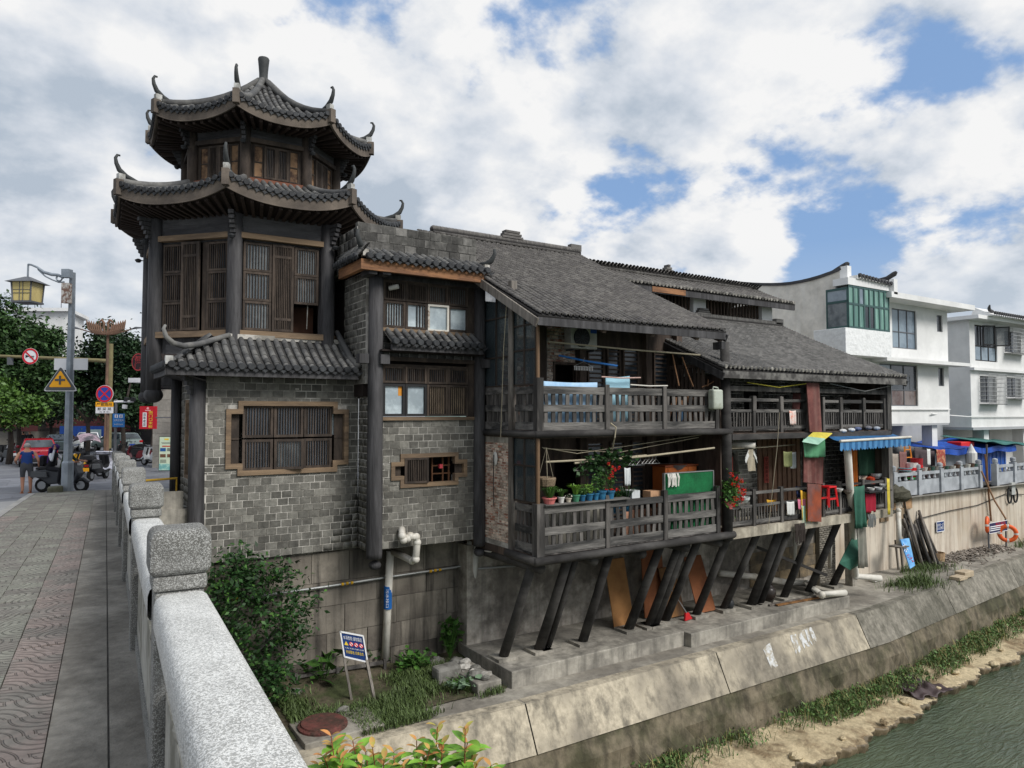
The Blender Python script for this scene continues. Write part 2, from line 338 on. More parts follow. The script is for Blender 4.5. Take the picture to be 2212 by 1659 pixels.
# ================================================================ lettering used in the place
prep_text(['严管路段','都 梁 路','(全 路 段)','公共卫生间','↰ 前行50米','南\n门\n口\n米\n粉','百\n年\n老\n店','都\n门','水深危险 请勿靠近','无视警告 后果自负','小心落水  禁止游泳  禁止垂钓  禁止攀爬',
           '生命仅一次\n水火无情莫','水深危险\n禁止游泳\n禁止垂钓','水','进\n取\n人\n生\n春','学\n以\n致\n用\n放\n晚','污水排口','福','都梁','严','X'])
# ================================================================ profiles
def zd(Y):return-0.015*Y-0.0006*Y*Y  # bridge footway level
def zs(Y):  # carriageway / street level
    return zd(Y)-0.12 if Y<=29 else max(-1.06-0.011*(Y-29),-1.52)
def xr(Y):return 0.27+0.057*Y  # line of the balustrade
def ye(X):return 13.38+0.05*max(0,9-X)+0.085*max(0,X-23)  # top edge of the embankment slope
WALK,WATER,SHELF=-4.9,-7.25,-7.02
m_asph=M('street_paving',(112,114,118),v=.2,s=8,b=.2,r=.9,c2=(96,98,104),ms=.5)
m_conc=M('weathered_concrete',(160,155,144),c2=(122,118,110),v=.25,s=6,b=.35,streak=.5,sc=(70,68,62),ms=.7)
m_slope=M('embankment_concrete',(176,166,146),c2=(128,121,108),v=.34,s=8,b=.5,streak=.8,sc=(104,99,88),ms=.5,mix=.54)
m_slope_d=M('embankment_dark_concrete',(132,127,116),c2=(98,95,85),v=.38,s=7,b=.7,streak=.7,sc=(74,72,62),ms=.5,mix=.52)  # darker concrete for the backing and the outer panels
m_walk=M('walkway_concrete',(152,147,136),c2=(120,115,106),v=.3,s=5,b=.4,ms=.6,fleck=None)
m_sand=M('river_rock_shelf',(186,170,138),c2=(128,110,84),v=.3,s=9,b=.9,bs=22,ms=.9,mix=.56,bd=.04)
m_soil=M('garden_soil',(84,76,62),c2=(60,66,40),v=.4,s=9,b=.8,ms=1.3)
m_ground=M('town_ground',(118,114,106),v=.2,s=1.5,b=.2)
# water with ripples
m_water=M('river_water',(62,74,57),c2=(72,84,64),v=.15,s=.6,r=.05,spec=.5,b=0,ms=.25)
_t=m_water.node_tree; _p=[q for q in _t.nodes if q.type=='BSDF_PRINCIPLED'][0]
_g=_t.nodes.new('ShaderNodeNewGeometry'); _m=_t.nodes.new('ShaderNodeMapping'); _m.inputs['Scale'].default_value=(0.55,2.2,1); _m.inputs['Rotation'].default_value=(0,0,.15); _t.links.new(_g.outputs['Position'],_m.inputs[0])
_n=_t.nodes.new('ShaderNodeTexNoise'); _n.inputs['Scale'].default_value=2.8; _n.inputs['Detail'].default_value=4; _n.inputs['Distortion'].default_value=1.2; _t.links.new(_m.outputs[0],_n.inputs['Vector'])
_b=_t.nodes.new('ShaderNodeBump'); _b.inputs['Strength'].default_value=.38; _b.inputs['Distance'].default_value=.22; _t.links.new(_n.outputs[0],_b.inputs['Height']); _t.links.new(_b.outputs[0],_p.inputs['Normal'])
struct(MB().quad((-80,-120,WATER),(260,-120,WATER),(260,16,WATER),(-80,16,WATER)).build('river_water',m_water))
# ---- ground sheets
struct(MB().quad((-300,17.2,-2.06),(24.9,17.2,-2.06),(24.9,900,-2.06),(-300,900,-2.06)).build('ground',m_ground))
struct(MB().quad((24.9,16.2,-2.0),(600,16.2,-2.0),(600,900,-2.0),(24.9,900,-2.0)).build('terrace_ground',m_conc))
def _sheet(name,m,xa,xb,Y0,Y1,zf,n=40,dz=0.0):
    mb=MB(); mb.grid(lambda u,v:(xa(Y0+v*(Y1-Y0))*(1-u)+xb(Y0+v*(Y1-Y0))*u,Y0+v*(Y1-Y0),zf(Y0+v*(Y1-Y0))+dz),1,n); return struct(mb.build(name,m))
_sheet('bridge_road',M('bridge_concrete_road',(150,150,150),c2=(134,134,134),v=.15,s=4,b=.15,ms=.3),lambda Y:-14+.057*Y,lambda Y:-1.9+.057*Y,-14,24,zs)
_sheet('street',m_asph,lambda Y:-60,lambda Y:(-1.9+.057*Y)if Y<25.2 else 46,24,25.2,zs,2)
_sheet('street',m_asph,lambda Y:-60,lambda Y:46,25.2,210,zs,90)
_sheet('plaza',M('plaza_paving',(134,134,130),v=.2,s=4,b=.2,ms=.6,c2=(116,116,112)),lambda Y:xr(Y)+.14,lambda Y:24.5,17.15,25.2,zd,8,-.05)
# street paving joints: recessed slabs laid on the nearest street apron
m_slab=M('street_stone_slab',(122,124,130),c2=(106,108,114),v=.2,s=6,b=.2,rnd=.12,r=.75)
_pv=struct(MB().quad((-9,25.3,zs(25.3)-.05),(3,25.3,zs(25.3)-.05),(3,36.5,zs(36.5)-.05),(-9,36.5,zs(36.5)-.05)).build('street_apron',m_asph))
_sm=MB().box(-.395,.395,-.495,.495,-.02,.008).mesh('paving_slab',m_slab)
for i in range(14):
    for j in range(11):
        yy=25.9+j; xx=-8.5+i*.8+(.4 if j%2 else 0)
        if xx>2.6:continue
        o=link('paving_slab',_sm,m_slab,_pv,(xx,yy,zs(yy)+.004)); o.rotation_euler=(math.atan2(zs(yy+.5)-zs(yy-.5),1),0,0)
# ---- walkway, plinth, garden
mb=MB(); mb.grid(lambda u,v:(-12+u*90,ye(-12+u*90)*(1-v)+17.3*v,WALK),60,4); struct(mb.build('walkway',m_walk))
pl=struct(MB().box(9.25,15.0,14.25,16.9,WALK-.05,-4.5).build('plinth',m_conc,bevel=.02))
struct(MB().box(15.02,22.6,14.02,16.9,WALK-.05,-4.52).build('plinth',m_conc,bevel=.02))
mb=MB()
rs=np.random.RandomState(3)
def _soil(u,v):
    x=1.5+u*7.7; y=14.35+v*2.6
    return(x,y,WALK+.02+.12*math.sin(u*9)*math.sin(v*5)*v+.22*v*v+rs.uniform(0,.03))
mb.grid(_soil,26,12); struct(mb.build('garden_soil',m_soil))
# ---- embankment: cast panels with open joints, lower wall, rock shelf
emb=struct(MB().grid(lambda u,v:(-12+u*90,ye(-12+u*90)+.06-.45*v,WALK-.03-.95*v),60,1).build('embankment',m_slope_d))
J=[-12,2.6,9.05,15.3,21.9,28.3,35,43,52,66]
for i,(a,b)in enumerate(zip(J[:-1],J[1:])):
    mb=MB(); a2,b2=a+.018,b-.018
    def sl(u,v,a2=a2,b2=b2):
        X=a2+(b2-a2)*u; return(X,ye(X)+(.30 if v<.2 else .012 if v<.45 else-.46),WALK+(.006 if v<.45 else-.93))
    mb.grid(lambda u,v:sl(u,[0,.34,1][round(v*2)]),6,2)
    mb.build('embankment_panel',m_slope if i in(1,2,3)else m_slope_d,emb)
mb=MB()
def _lw(u,v):
    X=-12+90*u; k=math.sin(X*2.1)*.02+math.sin(X*5.3)*.015
    q=v*4
    off=[-.40,-.44+k,-.56+k*2,-.60-k*2,-.66][round(q)]; return(X,ye(X)+off,[-5.83,-5.93,-6.25-k,-6.65,-7.4][round(q)])
mb.grid(_lw,240,4); struct(mb.build('river_wall',M('mossy_river_wall',(112,103,86),c2=(70,68,50),v=.4,s=4,b=.8,streak=.7,sc=(54,50,40),ms=.7,mix=.5)))
def edge(X):
    return 10.95+.041*(X-15.6)+.055*max(0,X-23)+.12*math.sin(X*.55+1)+.1*math.sin(X*1.7)+.07*math.sin(X*4.1)+.04*math.sin(X*9.3)+.03*math.sin(X*23.7+1)
NU,NV=1100,22; rs=np.random.RandomState(17)
def _sn(a,b,q):
    return math.sin(a*q+1.3*math.sin(b*q*.7))*math.sin(b*q*1.1+1.7*math.sin(a*q*.6))
def _sh(u,v):
    X=-2+u*60; j=round(v*NV); e0=edge(X); y1=ye(X)-.5
    if j==0:return(X,e0+.30,WATER-.6)
    if j==1:return(X,e0+.10+.03*rs.normal(),WATER-.02)
    t=(j-2)/(NV-2); y=e0+(y1-e0)*t**1.25+(.02*rs.normal()if t<.3 else 0)
    z=SHELF-.05+.15*t+.05*_sn(X,y,2.3)+.03*_sn(X,y,6.1)+.008*_sn(X,y,13)+.005*rs.normal()
    if j==2:z-=.05; y+=.03
    return(X,y,z)
mb=MB(); mb.grid(_sh,NU,NV); rsh=struct(mb.build('rock_shelf',m_sand,smooth=True)); rsh.data.materials.append(M('wet_rock_edge',(116,102,80),c2=(84,76,60),v=.3,s=9,b=.8,bs=22,ms=1.5,r=.45))
for p_ in rsh.data.polygons:
    if p_.index//NU<3 or(p_.index//NU==3 and math.sin(p_.index*.37)>.2):p_.material_index=1
# ---- foundation walls under the tower and houses: coursed blocks, stained
m_found=M('foundation_stone',(132,125,114),c2=(88,82,75),v=.4,s=4,b=.6,streak=.85,sc=(54,51,47),rnd=.1,ms=.5,mix=.5)
m_found2=M('foundation_render',(176,169,158),c2=(118,112,104),v=.4,s=4,b=.9,bs=7,streak=.6,sc=(96,91,85),ms=.8,mix=.5)
fw=tag(MB().box(1.3,9.48,17.02,17.4,WALK-.1,-1.74).build('foundation_wall',m_found),'stained stone block foundation wall under the pagoda tower and brick bay','wall')
rs=np.random.RandomState(5); z=WALK-.05
for row,h in enumerate([.62,.6,.66,.58,.72]):
    x=1.3-rs.uniform(0,.5)
    while x<9.4:
        wd=rs.uniform(.8,1.5); a,b=max(x,1.31),min(x+wd,9.46)
        if b-a>.1:MB().box(a+.008,b-.008,17.02-rs.uniform(.012,.035),17.2,z+.008,z+h-.008).build('stone_block',m_found,fw)
        x+=wd
    z+=h
fw2=tag(MB().box(9.3,25.6,16.5,17.1,WALK-.1,-1.9).build('foundation_wall',m_found2),'rough rendered rubble wall behind the leaning timber props','wall')
rs=np.random.RandomState(9)
z=-4.5
for row,h in enumerate([.4,.38,.42]):
    x=20.6
    while x<25.5:
        wd=rs.uniform(.45,.9); b=min(x+wd,25.55)
        if b-x>.1:MB().box(x+.01,b-.01,16.5-rs.uniform(.01,.05),16.6,z+.01,z+h-.01).build('rubble_stone',M('rubble_stone',(150,132,104),c2=(96,88,76),v=.35,s=5,b=.6,rnd=.2),fw2)
        x+=wd
    z+=h
# ---- bridge footway: kerb, moulded tiles, concrete margin
m_tile_g=M('moulded_tile_grey',(128,128,118),c2=(112,108,102),v=.22,s=14,b=.15,rnd=.10,ms=1.2)
m_tile_r=M('moulded_tile_red',(136,124,118),c2=(118,114,108),v=.25,s=14,b=.15,rnd=.10,ms=1.5)
for m in(m_tile_g,m_tile_r):  # pressed arc grooves in every tile
    t=m.node_tree; p=[q for q in t.nodes if q.type=='BSDF_PRINCIPLED'][0]; nb=[q for q in t.nodes if q.type=='BUMP'][0]
    tcn=t.nodes.new('ShaderNodeTexCoord'); ds=[]
    for cpt in((.15,.15,0),(-.15,-.15,0)):
        q=t.nodes.new('ShaderNodeVectorMath'); q.operation='DISTANCE'; q.inputs[1].default_value=cpt; t.links.new(tcn.outputs['Object'],q.inputs[0]); ds.append(q)
    mn=t.nodes.new('ShaderNodeMath'); mn.operation='MINIMUM'; t.links.new(ds[0].outputs['Value'],mn.inputs[0]); t.links.new(ds[1].outputs['Value'],mn.inputs[1])
    sx=t.nodes.new('ShaderNodeMath'); sx.operation='MULTIPLY'; sx.inputs[1].default_value=6.283/.052; t.links.new(mn.outputs[0],sx.inputs[0])
    sn=t.nodes.new('ShaderNodeMath'); sn.operation='SINE'; t.links.new(sx.outputs[0],sn.inputs[0])
    mr=t.nodes.new('ShaderNodeMapRange'); t.links.new(sn.outputs[0],mr.inputs[0]); mr.inputs[1].default_value=-.95; mr.inputs[2].default_value=-.6
    b2=t.nodes.new('ShaderNodeBump'); b2.inputs['Strength'].default_value=1.0; b2.inputs['Distance'].default_value=.012; t.links.new(mr.outputs[0],b2.inputs['Height']); t.links.new(nb.outputs[0],b2.inputs['Normal']); t.links.new(b2.outputs[0],p.inputs['Normal'])
    src=p.inputs['Base Color'].links[0].from_socket
    sv=t.nodes.new('ShaderNodeVectorMath'); sv.operation='SCALE'; t.links.new(src,sv.inputs[0])
    m3=t.nodes.new('ShaderNodeMapRange'); t.links.new(mr.outputs[0],m3.inputs[0]); m3.inputs[3].default_value=.76; m3.inputs[4].default_value=1.0; t.links.new(m3.outputs[0],sv.inputs['Scale']); t.links.new(sv.outputs[0],p.inputs['Base Color'])
fwy=_sheet('footway',M('footway_bedding',(100,97,92),v=.3,s=12,b=.4),lambda Y:-1.9+.057*Y,lambda Y:xr(Y)+.15,-6,25.2,zd,30,-.012)
_bt=math.atan(.057); tw=.3
tmesh={}
for k,mm in(('g',m_tile_g),('r',m_tile_r)):
    tmesh[k]=MB().box(-.146,.146,-.146,.146,-.02,.012).mesh('paving_tile',mm)
far=MB(); rs=np.random.RandomState(11)
for j in range(-3,84):
    Y=j*tw+.15
    for i in range(5):
        X=-1.73+tw*(i+.5)+.057*Y
        if j<57 and j>=6 or(i>2 and 0<=j<6):
            o=link('paving_tile',tmesh['r' if i in(0,4)else 'g'],None,fwy,(X,Y,zd(Y)+rs.uniform(-.003,.003)))
            o.rotation_euler=(math.atan(-.015-.0012*Y)+rs.normal()*.008,rs.normal()*.008,-_bt+math.pi/2*rs.randint(4))
        else:far.box(X-.146,X+.146,Y-.146,Y+.146,zd(Y)-.02,zd(Y)+.01)
far.build('paving_tiles',m_tile_g,fwy,kind='stuff')
kb=struct(MB().grid(lambda u,v:(-1.95+.057*(-6+31*v),-6+31*v,zd(-6+31*v)-.14),1,2).build('kerb',m_conc))
m_kerb=M('kerb_stone',(138,137,134),v=.18,s=8,b=.2,rnd=.12)
for j in range(31):
    Y=-6+j+.5
    if Y<24.9:link('kerb_stone',MB().box(-.075,.075,-.49,.49,-.2,.015).mesh('kerb_stone',m_kerb),None,kb,(-1.82+.057*Y,Y,zd(Y)),(math.atan(-.015-.0012*Y),0,-_bt))
mb=MB(); m_marg=M('footway_margin_concrete',(136,132,124),c2=(108,104,97),v=.3,s=10,b=.5,ms=1.2,mix=.5)
mb.grid(lambda u,v:((-.228+.268*u)+.057*(-6+31*v),-6+31*v,zd(-6+31*v)+.008),1,60); mb.build('concrete_margin',m_marg,fwy)
mb=MB(); mb.grid(lambda u,v:((.05+.32*u)+.057*(-6+31*v),-6+31*v,zd(-6+31*v)+.004),1,60); mb.build('concrete_margin',m_marg,fwy)
# bridge body below the deck
mb=MB(); mb.grid(lambda u,v:(xr(-6+23*v)+[.16,.30,.30,.16][round(u*3)],-6+23*v,zd(-6+23*v)+[-.02,-.03,-.5,-.55][round(u*3)]),3,12); struct(mb.build('bridge_edge',m_conc))
struct(MB().box(-14,.6,13.0,17.2,-8,-1.25).build('bridge_abutment',m_conc)); struct(MB().box(.62,2.6,17.03,17.38,-1.76,-.5).build('quay_wall',m_conc))
mb=MB(); mb.grid(lambda u,v:(-14+u*(14.3+.057*(-6+22*v)),-6+22*v,zd(-6+22*v)-.7),1,8); struct(mb.build('bridge_soffit',m_conc))
# ================================================================ balustrade
m_terr=M('pebbledash_terrazzo',(180,180,176),c2=(164,164,160),v=.15,s=8,b=.35,bs=90,fleck=((220,220,216),250,.3),ms=.9,r=.8)
m_terr_d=M('pebbledash_post',(124,123,119),c2=(104,103,98),v=.25,s=7,b=.5,bs=90,fleck=((166,166,162),300,.5),ms=1.2,r=.85,streak=.3)
m_plas=M('worn_plaster',(170,168,160),c2=(120,118,108),v=.25,s=9,b=.4,ms=2)
bal=thing('bridge_balustrade','grey terrazzo bridge balustrade with square capped posts running towards the tower','balustrade',(xr(5),5,zd(5)))
PY=[.5+2.7*k for k in range(9)]
def bx_at(X,Y,z,mb,hx,hy,z0,z1):
    c,s=math.cos(_bt),math.sin(_bt); vs=[]
    for zz_ in(z0,z1):
        for a,b in((-hx,-hy),(hx,-hy),(hx,hy),(-hx,hy)):vs.append((X+a*c+b*s,Y-a*s+b*c,z+zz_))
    mb.add(vs,MB.BF)
for k,Y in enumerate(PY):
    X,z=xr(Y),zd(Y)
    mb=MB(); bx_at(X,Y,z,mb,.09,.09,-.1,.95); bx_at(X,Y,z,mb,.1,.1,.95,1.01); p=mb.build('post',m_terr_d,bal,bevel=.012)
    mb=MB(); c,s=math.cos(_bt),math.sin(_bt); vs=[]; lv=[(1.01,.1),(1.035,.113),(1.16,.113),(1.19,.095)]
    for zz_,h in lv:
        for a,b in((-h,-h),(h,-h),(h,h),(-h,h)):vs.append((X+a*c+b*s,Y-a*s+b*c,z+zz_))
    fs=[(0,3,2,1),(12,13,14,15)]+[(i*4+q,i*4+(q+1)%4,i*4+4+(q+1)%4,i*4+4+q)for i in range(3)for q in range(4)]
    mb.add(vs,fs); mb.build('cap',m_terr_d if k%3 else m_terr_d,p,bevel=.018)
    if k<len(PY)-1:
        Y2=PY[k+1]; a=Vector((X,Y+.1,zd(Y))); b=Vector((xr(Y2),Y2-.1,zd(Y2))); n=14; prof=[(-.09,.80),(-.1,.82),(-.1,.90),(-.092,.925),(-.075,.938),(-.05,.942),(.05,.942),(.075,.938),(.092,.925),(.1,.90),(.1,.82),(.09,.80)]
        mb=MB(); mb.grid(lambda u,v:(a.x+(b.x-a.x)*v+prof[round(u*12)%12][0],a.y+(b.y-a.y)*v,zd(a.y+(b.y-a.y)*v)+prof[round(u*12)%12][1]),12,n); mb.build('coping',m_terr,bal,smooth=True)
        mb=MB(); pr=[(-.05,.12),(-.05,.56),(.05,.56),(.05,.12)]
        mb.grid(lambda u,v:(a.x+(b.x-a.x)*v+pr[round(u*4)%4][0],a.y+(b.y-a.y)*v,zd(a.y+(b.y-a.y)*v)+pr[round(u*4)%4][1]),4,4); mb.build('panel',m_plas,bal)
        pr2=[(-.06,.0),(-.06,.115),(.06,.115),(.06,.0)]
        mb=MB(); mb.grid(lambda u,v:(a.x+(b.x-a.x)*v+pr2[round(u*4)%4][0],a.y+(b.y-a.y)*v,zd(a.y+(b.y-a.y)*v)+pr2[round(u*4)%4][1]),4,4); mb.build('bottom_rail',m_terr_d,bal)
        for q in(.2,.5,.8):
            c_=a.lerp(b,q); mb=MB(); mb.lathe((c_.x,c_.y,zd(c_.y)),[(.05,.555),(.065,.6),(.045,.66),(.06,.75),(.055,.805)],8); mb.build('baluster',m_plas,bal)
# ================================================================ building kit
CAMV=Vector((0,0,CAMZ))
def slab(mb,fr,u0,u1,z0,z1,n0,n1,holes=()):
    us=sorted({u0,u1,*[h[i]for h in holes for i in(0,1)if u0<h[i]<u1]}); zs_=sorted({z0,z1,*[h[i]for h in holes for i in(2,3)if z0<h[i]<z1]})
    for a,b in zip(us[:-1],us[1:]):
        runs=[]
        for c,d in zip(zs_[:-1],zs_[1:]):
            um,zm=(a+b)/2,(c+d)/2
            if any(h[0]<=um<=h[1]and h[2]<=zm<=h[3]for h in holes):continue
            if runs and abs(runs[-1][1]-c)<1e-6:runs[-1][1]=d
            else:runs.append([c,d])
        for c,d in runs:mb.fbox(fr,a,b,n0,n1,c,d)
    return mb
def pieces(name,base,mat,T,parent,nmax=300,stuff_name=None):
    """base: MB of one piece in local axes; T: list of world matrices. Nearest nmax are objects, the rest one joined part"""
    T=sorted(T,key=lambda m:(m.translation-CAMV).length); me=base.mesh(name,mat); off=Matrix.Translation(-ORG[parent])
    for m in T[:nmax]:
        o=bpy.data.objects.new(name,me); COL.objects.link(o); o.parent=parent; ORG[o]=ORG[parent]; o.matrix_local=off@m
    if len(T)>nmax:
        bv=np.array(base.v); k=max(len(f)for f in base.f); V=[]; Fs=[]
        A=np.array([np.array(off@m)for m in T[nmax:]])
        nb=len(bv); VV=np.einsum('tij,nj->tni',A,np.hstack([bv,np.ones((nb,1))]))[:,:,:3].reshape(-1,3)
        tri=[]
        for f in base.f:
            for i in range(1,len(f)-1):tri.append((f[0],f[i],f[i+1]))
        tri=np.array(tri); FF=(tri[None]+(np.arange(len(A))*nb)[:,None,None]).reshape(-1,3)
        o=link(stuff_name or name+'s',np_mesh(name,VV,FF,mat,3),mat,parent); o['kind']='stuff'
def mat_axes(o,x,y,z):
    x,y,z=Vector(x),Vector(y),Vector(z); return Matrix(((x.x,y.x,z.x,o[0]),(x.y,y.y,z.y,o[1]),(x.z,y.z,z.z,o[2]),(0,0,0,1)))
UNIT=MB().box(-.5,.5,-.5,.5,-.5,.5)
def bricks(parent,fr,u0,u1,z0,z1,holes=(),bw=.255,bh=.168,j=.02,mat=None,mortar=None,nmax=300,n_back=-.16,face=0.0,name='brick_wall',seed=1,piece='brick'):
    """a wall of separate bricks standing proud of a mortar core"""
    wl=slab(MB(),fr,u0,u1,z0,z1,n_back,face-.009,holes).build(name,mortar,parent)
    rs=np.random.RandomState(seed); T=[]; rows=max(1,round((z1-z0)/bh)); bh=(z1-z0)/rows
    for r in range(rows):
        a,b=z0+r*bh,z0+(r+1)*bh
        spans=[(u0,u1)]
        cuts=sorted({a,b,*[h[i]for h in holes for i in(2,3)if a+.03<h[i]<b-.03]})
        for a_,b_ in zip(cuts[:-1],cuts[1:]):
            spans=[(u0,u1)]
            for h in holes:
                if h[2]<b_-.005 and h[3]>a_+.005:
                    ns=[]
                    for s in spans:
                        if h[0]>s[0]:ns.append((s[0],min(s[1],h[0])))
                        if h[1]<s[1]:ns.append((max(s[0],h[1]),s[1]))
                        
                    spans=[s for s in ns if s[1]-s[0]>.02]
            for s in spans:
                u=u0-(bw/2 if r%2 else 0)-bw
                while u<s[1]:
                    ww=bw*(1+rs.uniform(-.06,.06)); c,d=max(u,s[0]),min(u+ww,s[1]); u+=ww
                    if d-c<.03:continue
                    pr=rs.uniform(-.003,.006); cen=fr.p((c+d)/2,face-.03+pr,(a_+b_)/2)
                    sx,sz=d-c-j,b_-a_-j
                    if sx<.01 or sz<.01:continue
                    T.append(mat_axes(cen,fr.u*sx,-fr.n*.06,Vector((0,0,sz))))
    pieces(piece,UNIT,mat,T,wl,nmax); return wl
def casement(parent,fr,u0,u1,z0,z1,n=0.0,mat=None,fw=.045,nb=7,pane=None,fd=.05,rails=(),bars=True,name='casement',bar_w=.018,pn=-.03,bar_mat=None):
    """one window leaf: frame, thin upright bars, pane"""
    mb=MB(); mb.fbox(fr,u0,u0+fw,n-fd/2,n+fd/2,z0,z1); mb.fbox(fr,u1-fw,u1,n-fd/2,n+fd/2,z0,z1)
    mb.fbox(fr,u0+fw,u1-fw,n-fd/2,n+fd/2,z0,z0+fw); mb.fbox(fr,u0+fw,u1-fw,n-fd/2,n+fd/2,z1-fw,z1)
    for z in rails:mb.fbox(fr,u0+fw,u1-fw,n-fd/2+.004,n+fd/2-.004,z-fw/2,z+fw/2)
    o=mb.build(name,mat,parent)
    if bars:
        mb=MB()
        for i in range(nb):
            c=u0+fw+(u1-u0-2*fw)*(i+.5)/nb; mb.fbox(fr,c-bar_w/2,c+bar_w/2,n-.016,n+.016,z0+fw,z1-fw)
        mb.build('bars',bar_mat or mat,o,kind='stuff')
    if pane is not None:MB().fbox(fr,u0+fw*.6,u1-fw*.6,n+pn-.004,n+pn+.004,z0+fw*.6,z1-fw*.6).build('pane',pane,o)
    return o
def arc_piece(r,L,th=.012,n=6,a0=0,a1=180,taper=.92):
    """half-round tile: local X across, Y up-slope, Z out"""
    mb=MB(); vs=[]
    for y,k in((0,1.0),(L,taper)):
        for rr in(r*k,(r-th)*k):
            for i in range(n+1):an=R_(a0+(a1-a0)*i/n); vs.append((rr*math.cos(an),y,rr*math.sin(an)))
    m=n+1; fs=[]
    for i in range(n):
        fs+=[(i+1,i,2*m+i,2*m+i+1),(m+i,m+i+1,3*m+i+1,3*m+i),(i,i+1,m+i+1,m+i)]
    mb.add(vs,fs); return mb
def eave_piece(r=.07,sp=.17,drop=.11):
    """round end tile with the pointed drip tile hanging beside it; local X across, -Y outwards, Z up"""
    mb=MB(); n=10; vs=[]
    for y,k in((-.03,1.0),(-.05,.8),(.06,1.0)):
        for i in range(n):an=2*math.pi*i/n; vs.append((r*k*math.cos(an),y,r*k*math.sin(an)))
    fs=[tuple(range(n,2*n))]+[(i,(i+1)%n,n+(i+1)%n,n+i)for i in range(n)]+[((i+1)%n,i,2*n+i,2*n+(i+1)%n)for i in range(n)]
    mb.add(vs,fs)
    h=sp/2; sh=[(-h*.95,-.01),(-h*.55,-.045),(0,-.055),(h*.55,-.045),(h*.95,-.01),(h*.8,-.075),(h*.35,-.095),(0,-.055-drop*.72),(-h*.35,-.095),(-h*.8,-.075)]
    mb.prism([(h+a,-.02,b)for a,b in sh],(0,.014,0)); return mb
m_btile=M('barrel_tile_grey',(104,103,100),c2=(78,78,78),v=.22,s=9,b=.2,rnd=.32,ms=1.6,r=.8)
m_etile=M('eave_tile_dark',(58,60,62),c2=(44,45,47),v=.25,s=14,b=.3,rnd=.2,r=.65,ms=2)
m_ptile=M('pan_tile_dark',(56,55,54),v=.3,s=8,b=.3,rnd=.25)
m_mort=M('lime_mortar',(190,186,178),v=.25,s=8,b=.3,c2=(130,126,118),ms=1.5)
def barrel_skirt(thing_,fr,u0,u1,n1,z1,n0,z0,sp=.17,r=.062,curve=.12,seg=.2,nmax=150,clip=None,eave_max=60,name='tile_roof',uplift=None):
    """sloping strip of half-round tile runs from the wall (n0,z0) down to the eave (n1,z1)"""
    W=n1-n0; cnt=max(1,round((u1-u0)/sp)); sp=(u1-u0)/cnt
    up=uplift or(lambda u:0.0)
    def sf(u,t):return fr.p(u,n1-W*t,z1+(z0-z1)*((1-curve)*t+curve*t*t)+up(u)*(1-t)**1.5)
    cp_=clip or(lambda u:1.0); mb=MB(); mb.grid(lambda a,b:sf(u0+(u1-u0)*a,b*cp_(u0+(u1-u0)*a)),max(8,cnt),6); base=mb.build(name,m_ptile,thing_)
    Ls=math.hypot(W,z0-z1); ns=max(1,round(Ls/seg)); T=[]; P=[]; E=[]
    for i in range(cnt):
        u=u0+(i+.5)*sp; tmax=1.0 if clip is None else clip(u)
        for k in range(ns):
            t=k/ns
            if t>tmax:break
            a,b=sf(u,t),sf(u,min(1,t+1/ns)); y=(b-a).normalized(); z=fr.u.cross(y); z.normalize()
            j=random.uniform(-.004,.004)
            T.append(mat_axes(a+z*(.012+(.01 if k%2 else 0))+fr.u*j,fr.u,y,z))
        for k in range(ns*2):
            t=k/ns/2
            if t>tmax:break
            a,b=sf(u+sp/2,t),sf(u+sp/2,min(1,t+.1)); y=(b-a).normalized(); z=fr.u.cross(y)
            P.append(mat_axes(a+z*.05,fr.u,y,z))
        a,b=sf(u,0),sf(u,.1); y=Vector((-fr.n.x,-fr.n.y,0)); E.append(mat_axes(a+Vector((0,0,.02))+fr.n*.02,fr.u,y,Vector((0,0,1))))
    pieces('barrel_tile',arc_piece(r,Ls/ns+.02),m_btile,T,base,nmax)
    pan=arc_piece(sp*.42,Ls/ns/2+.03,.012,4,205,335,1.0)
    pieces('pan_tile',pan,m_ptile,P,base,0,'pan_tiles')
    pieces('eave_tile',eave_piece(r+.012,sp),m_etile,E,base,eave_max)
    return base
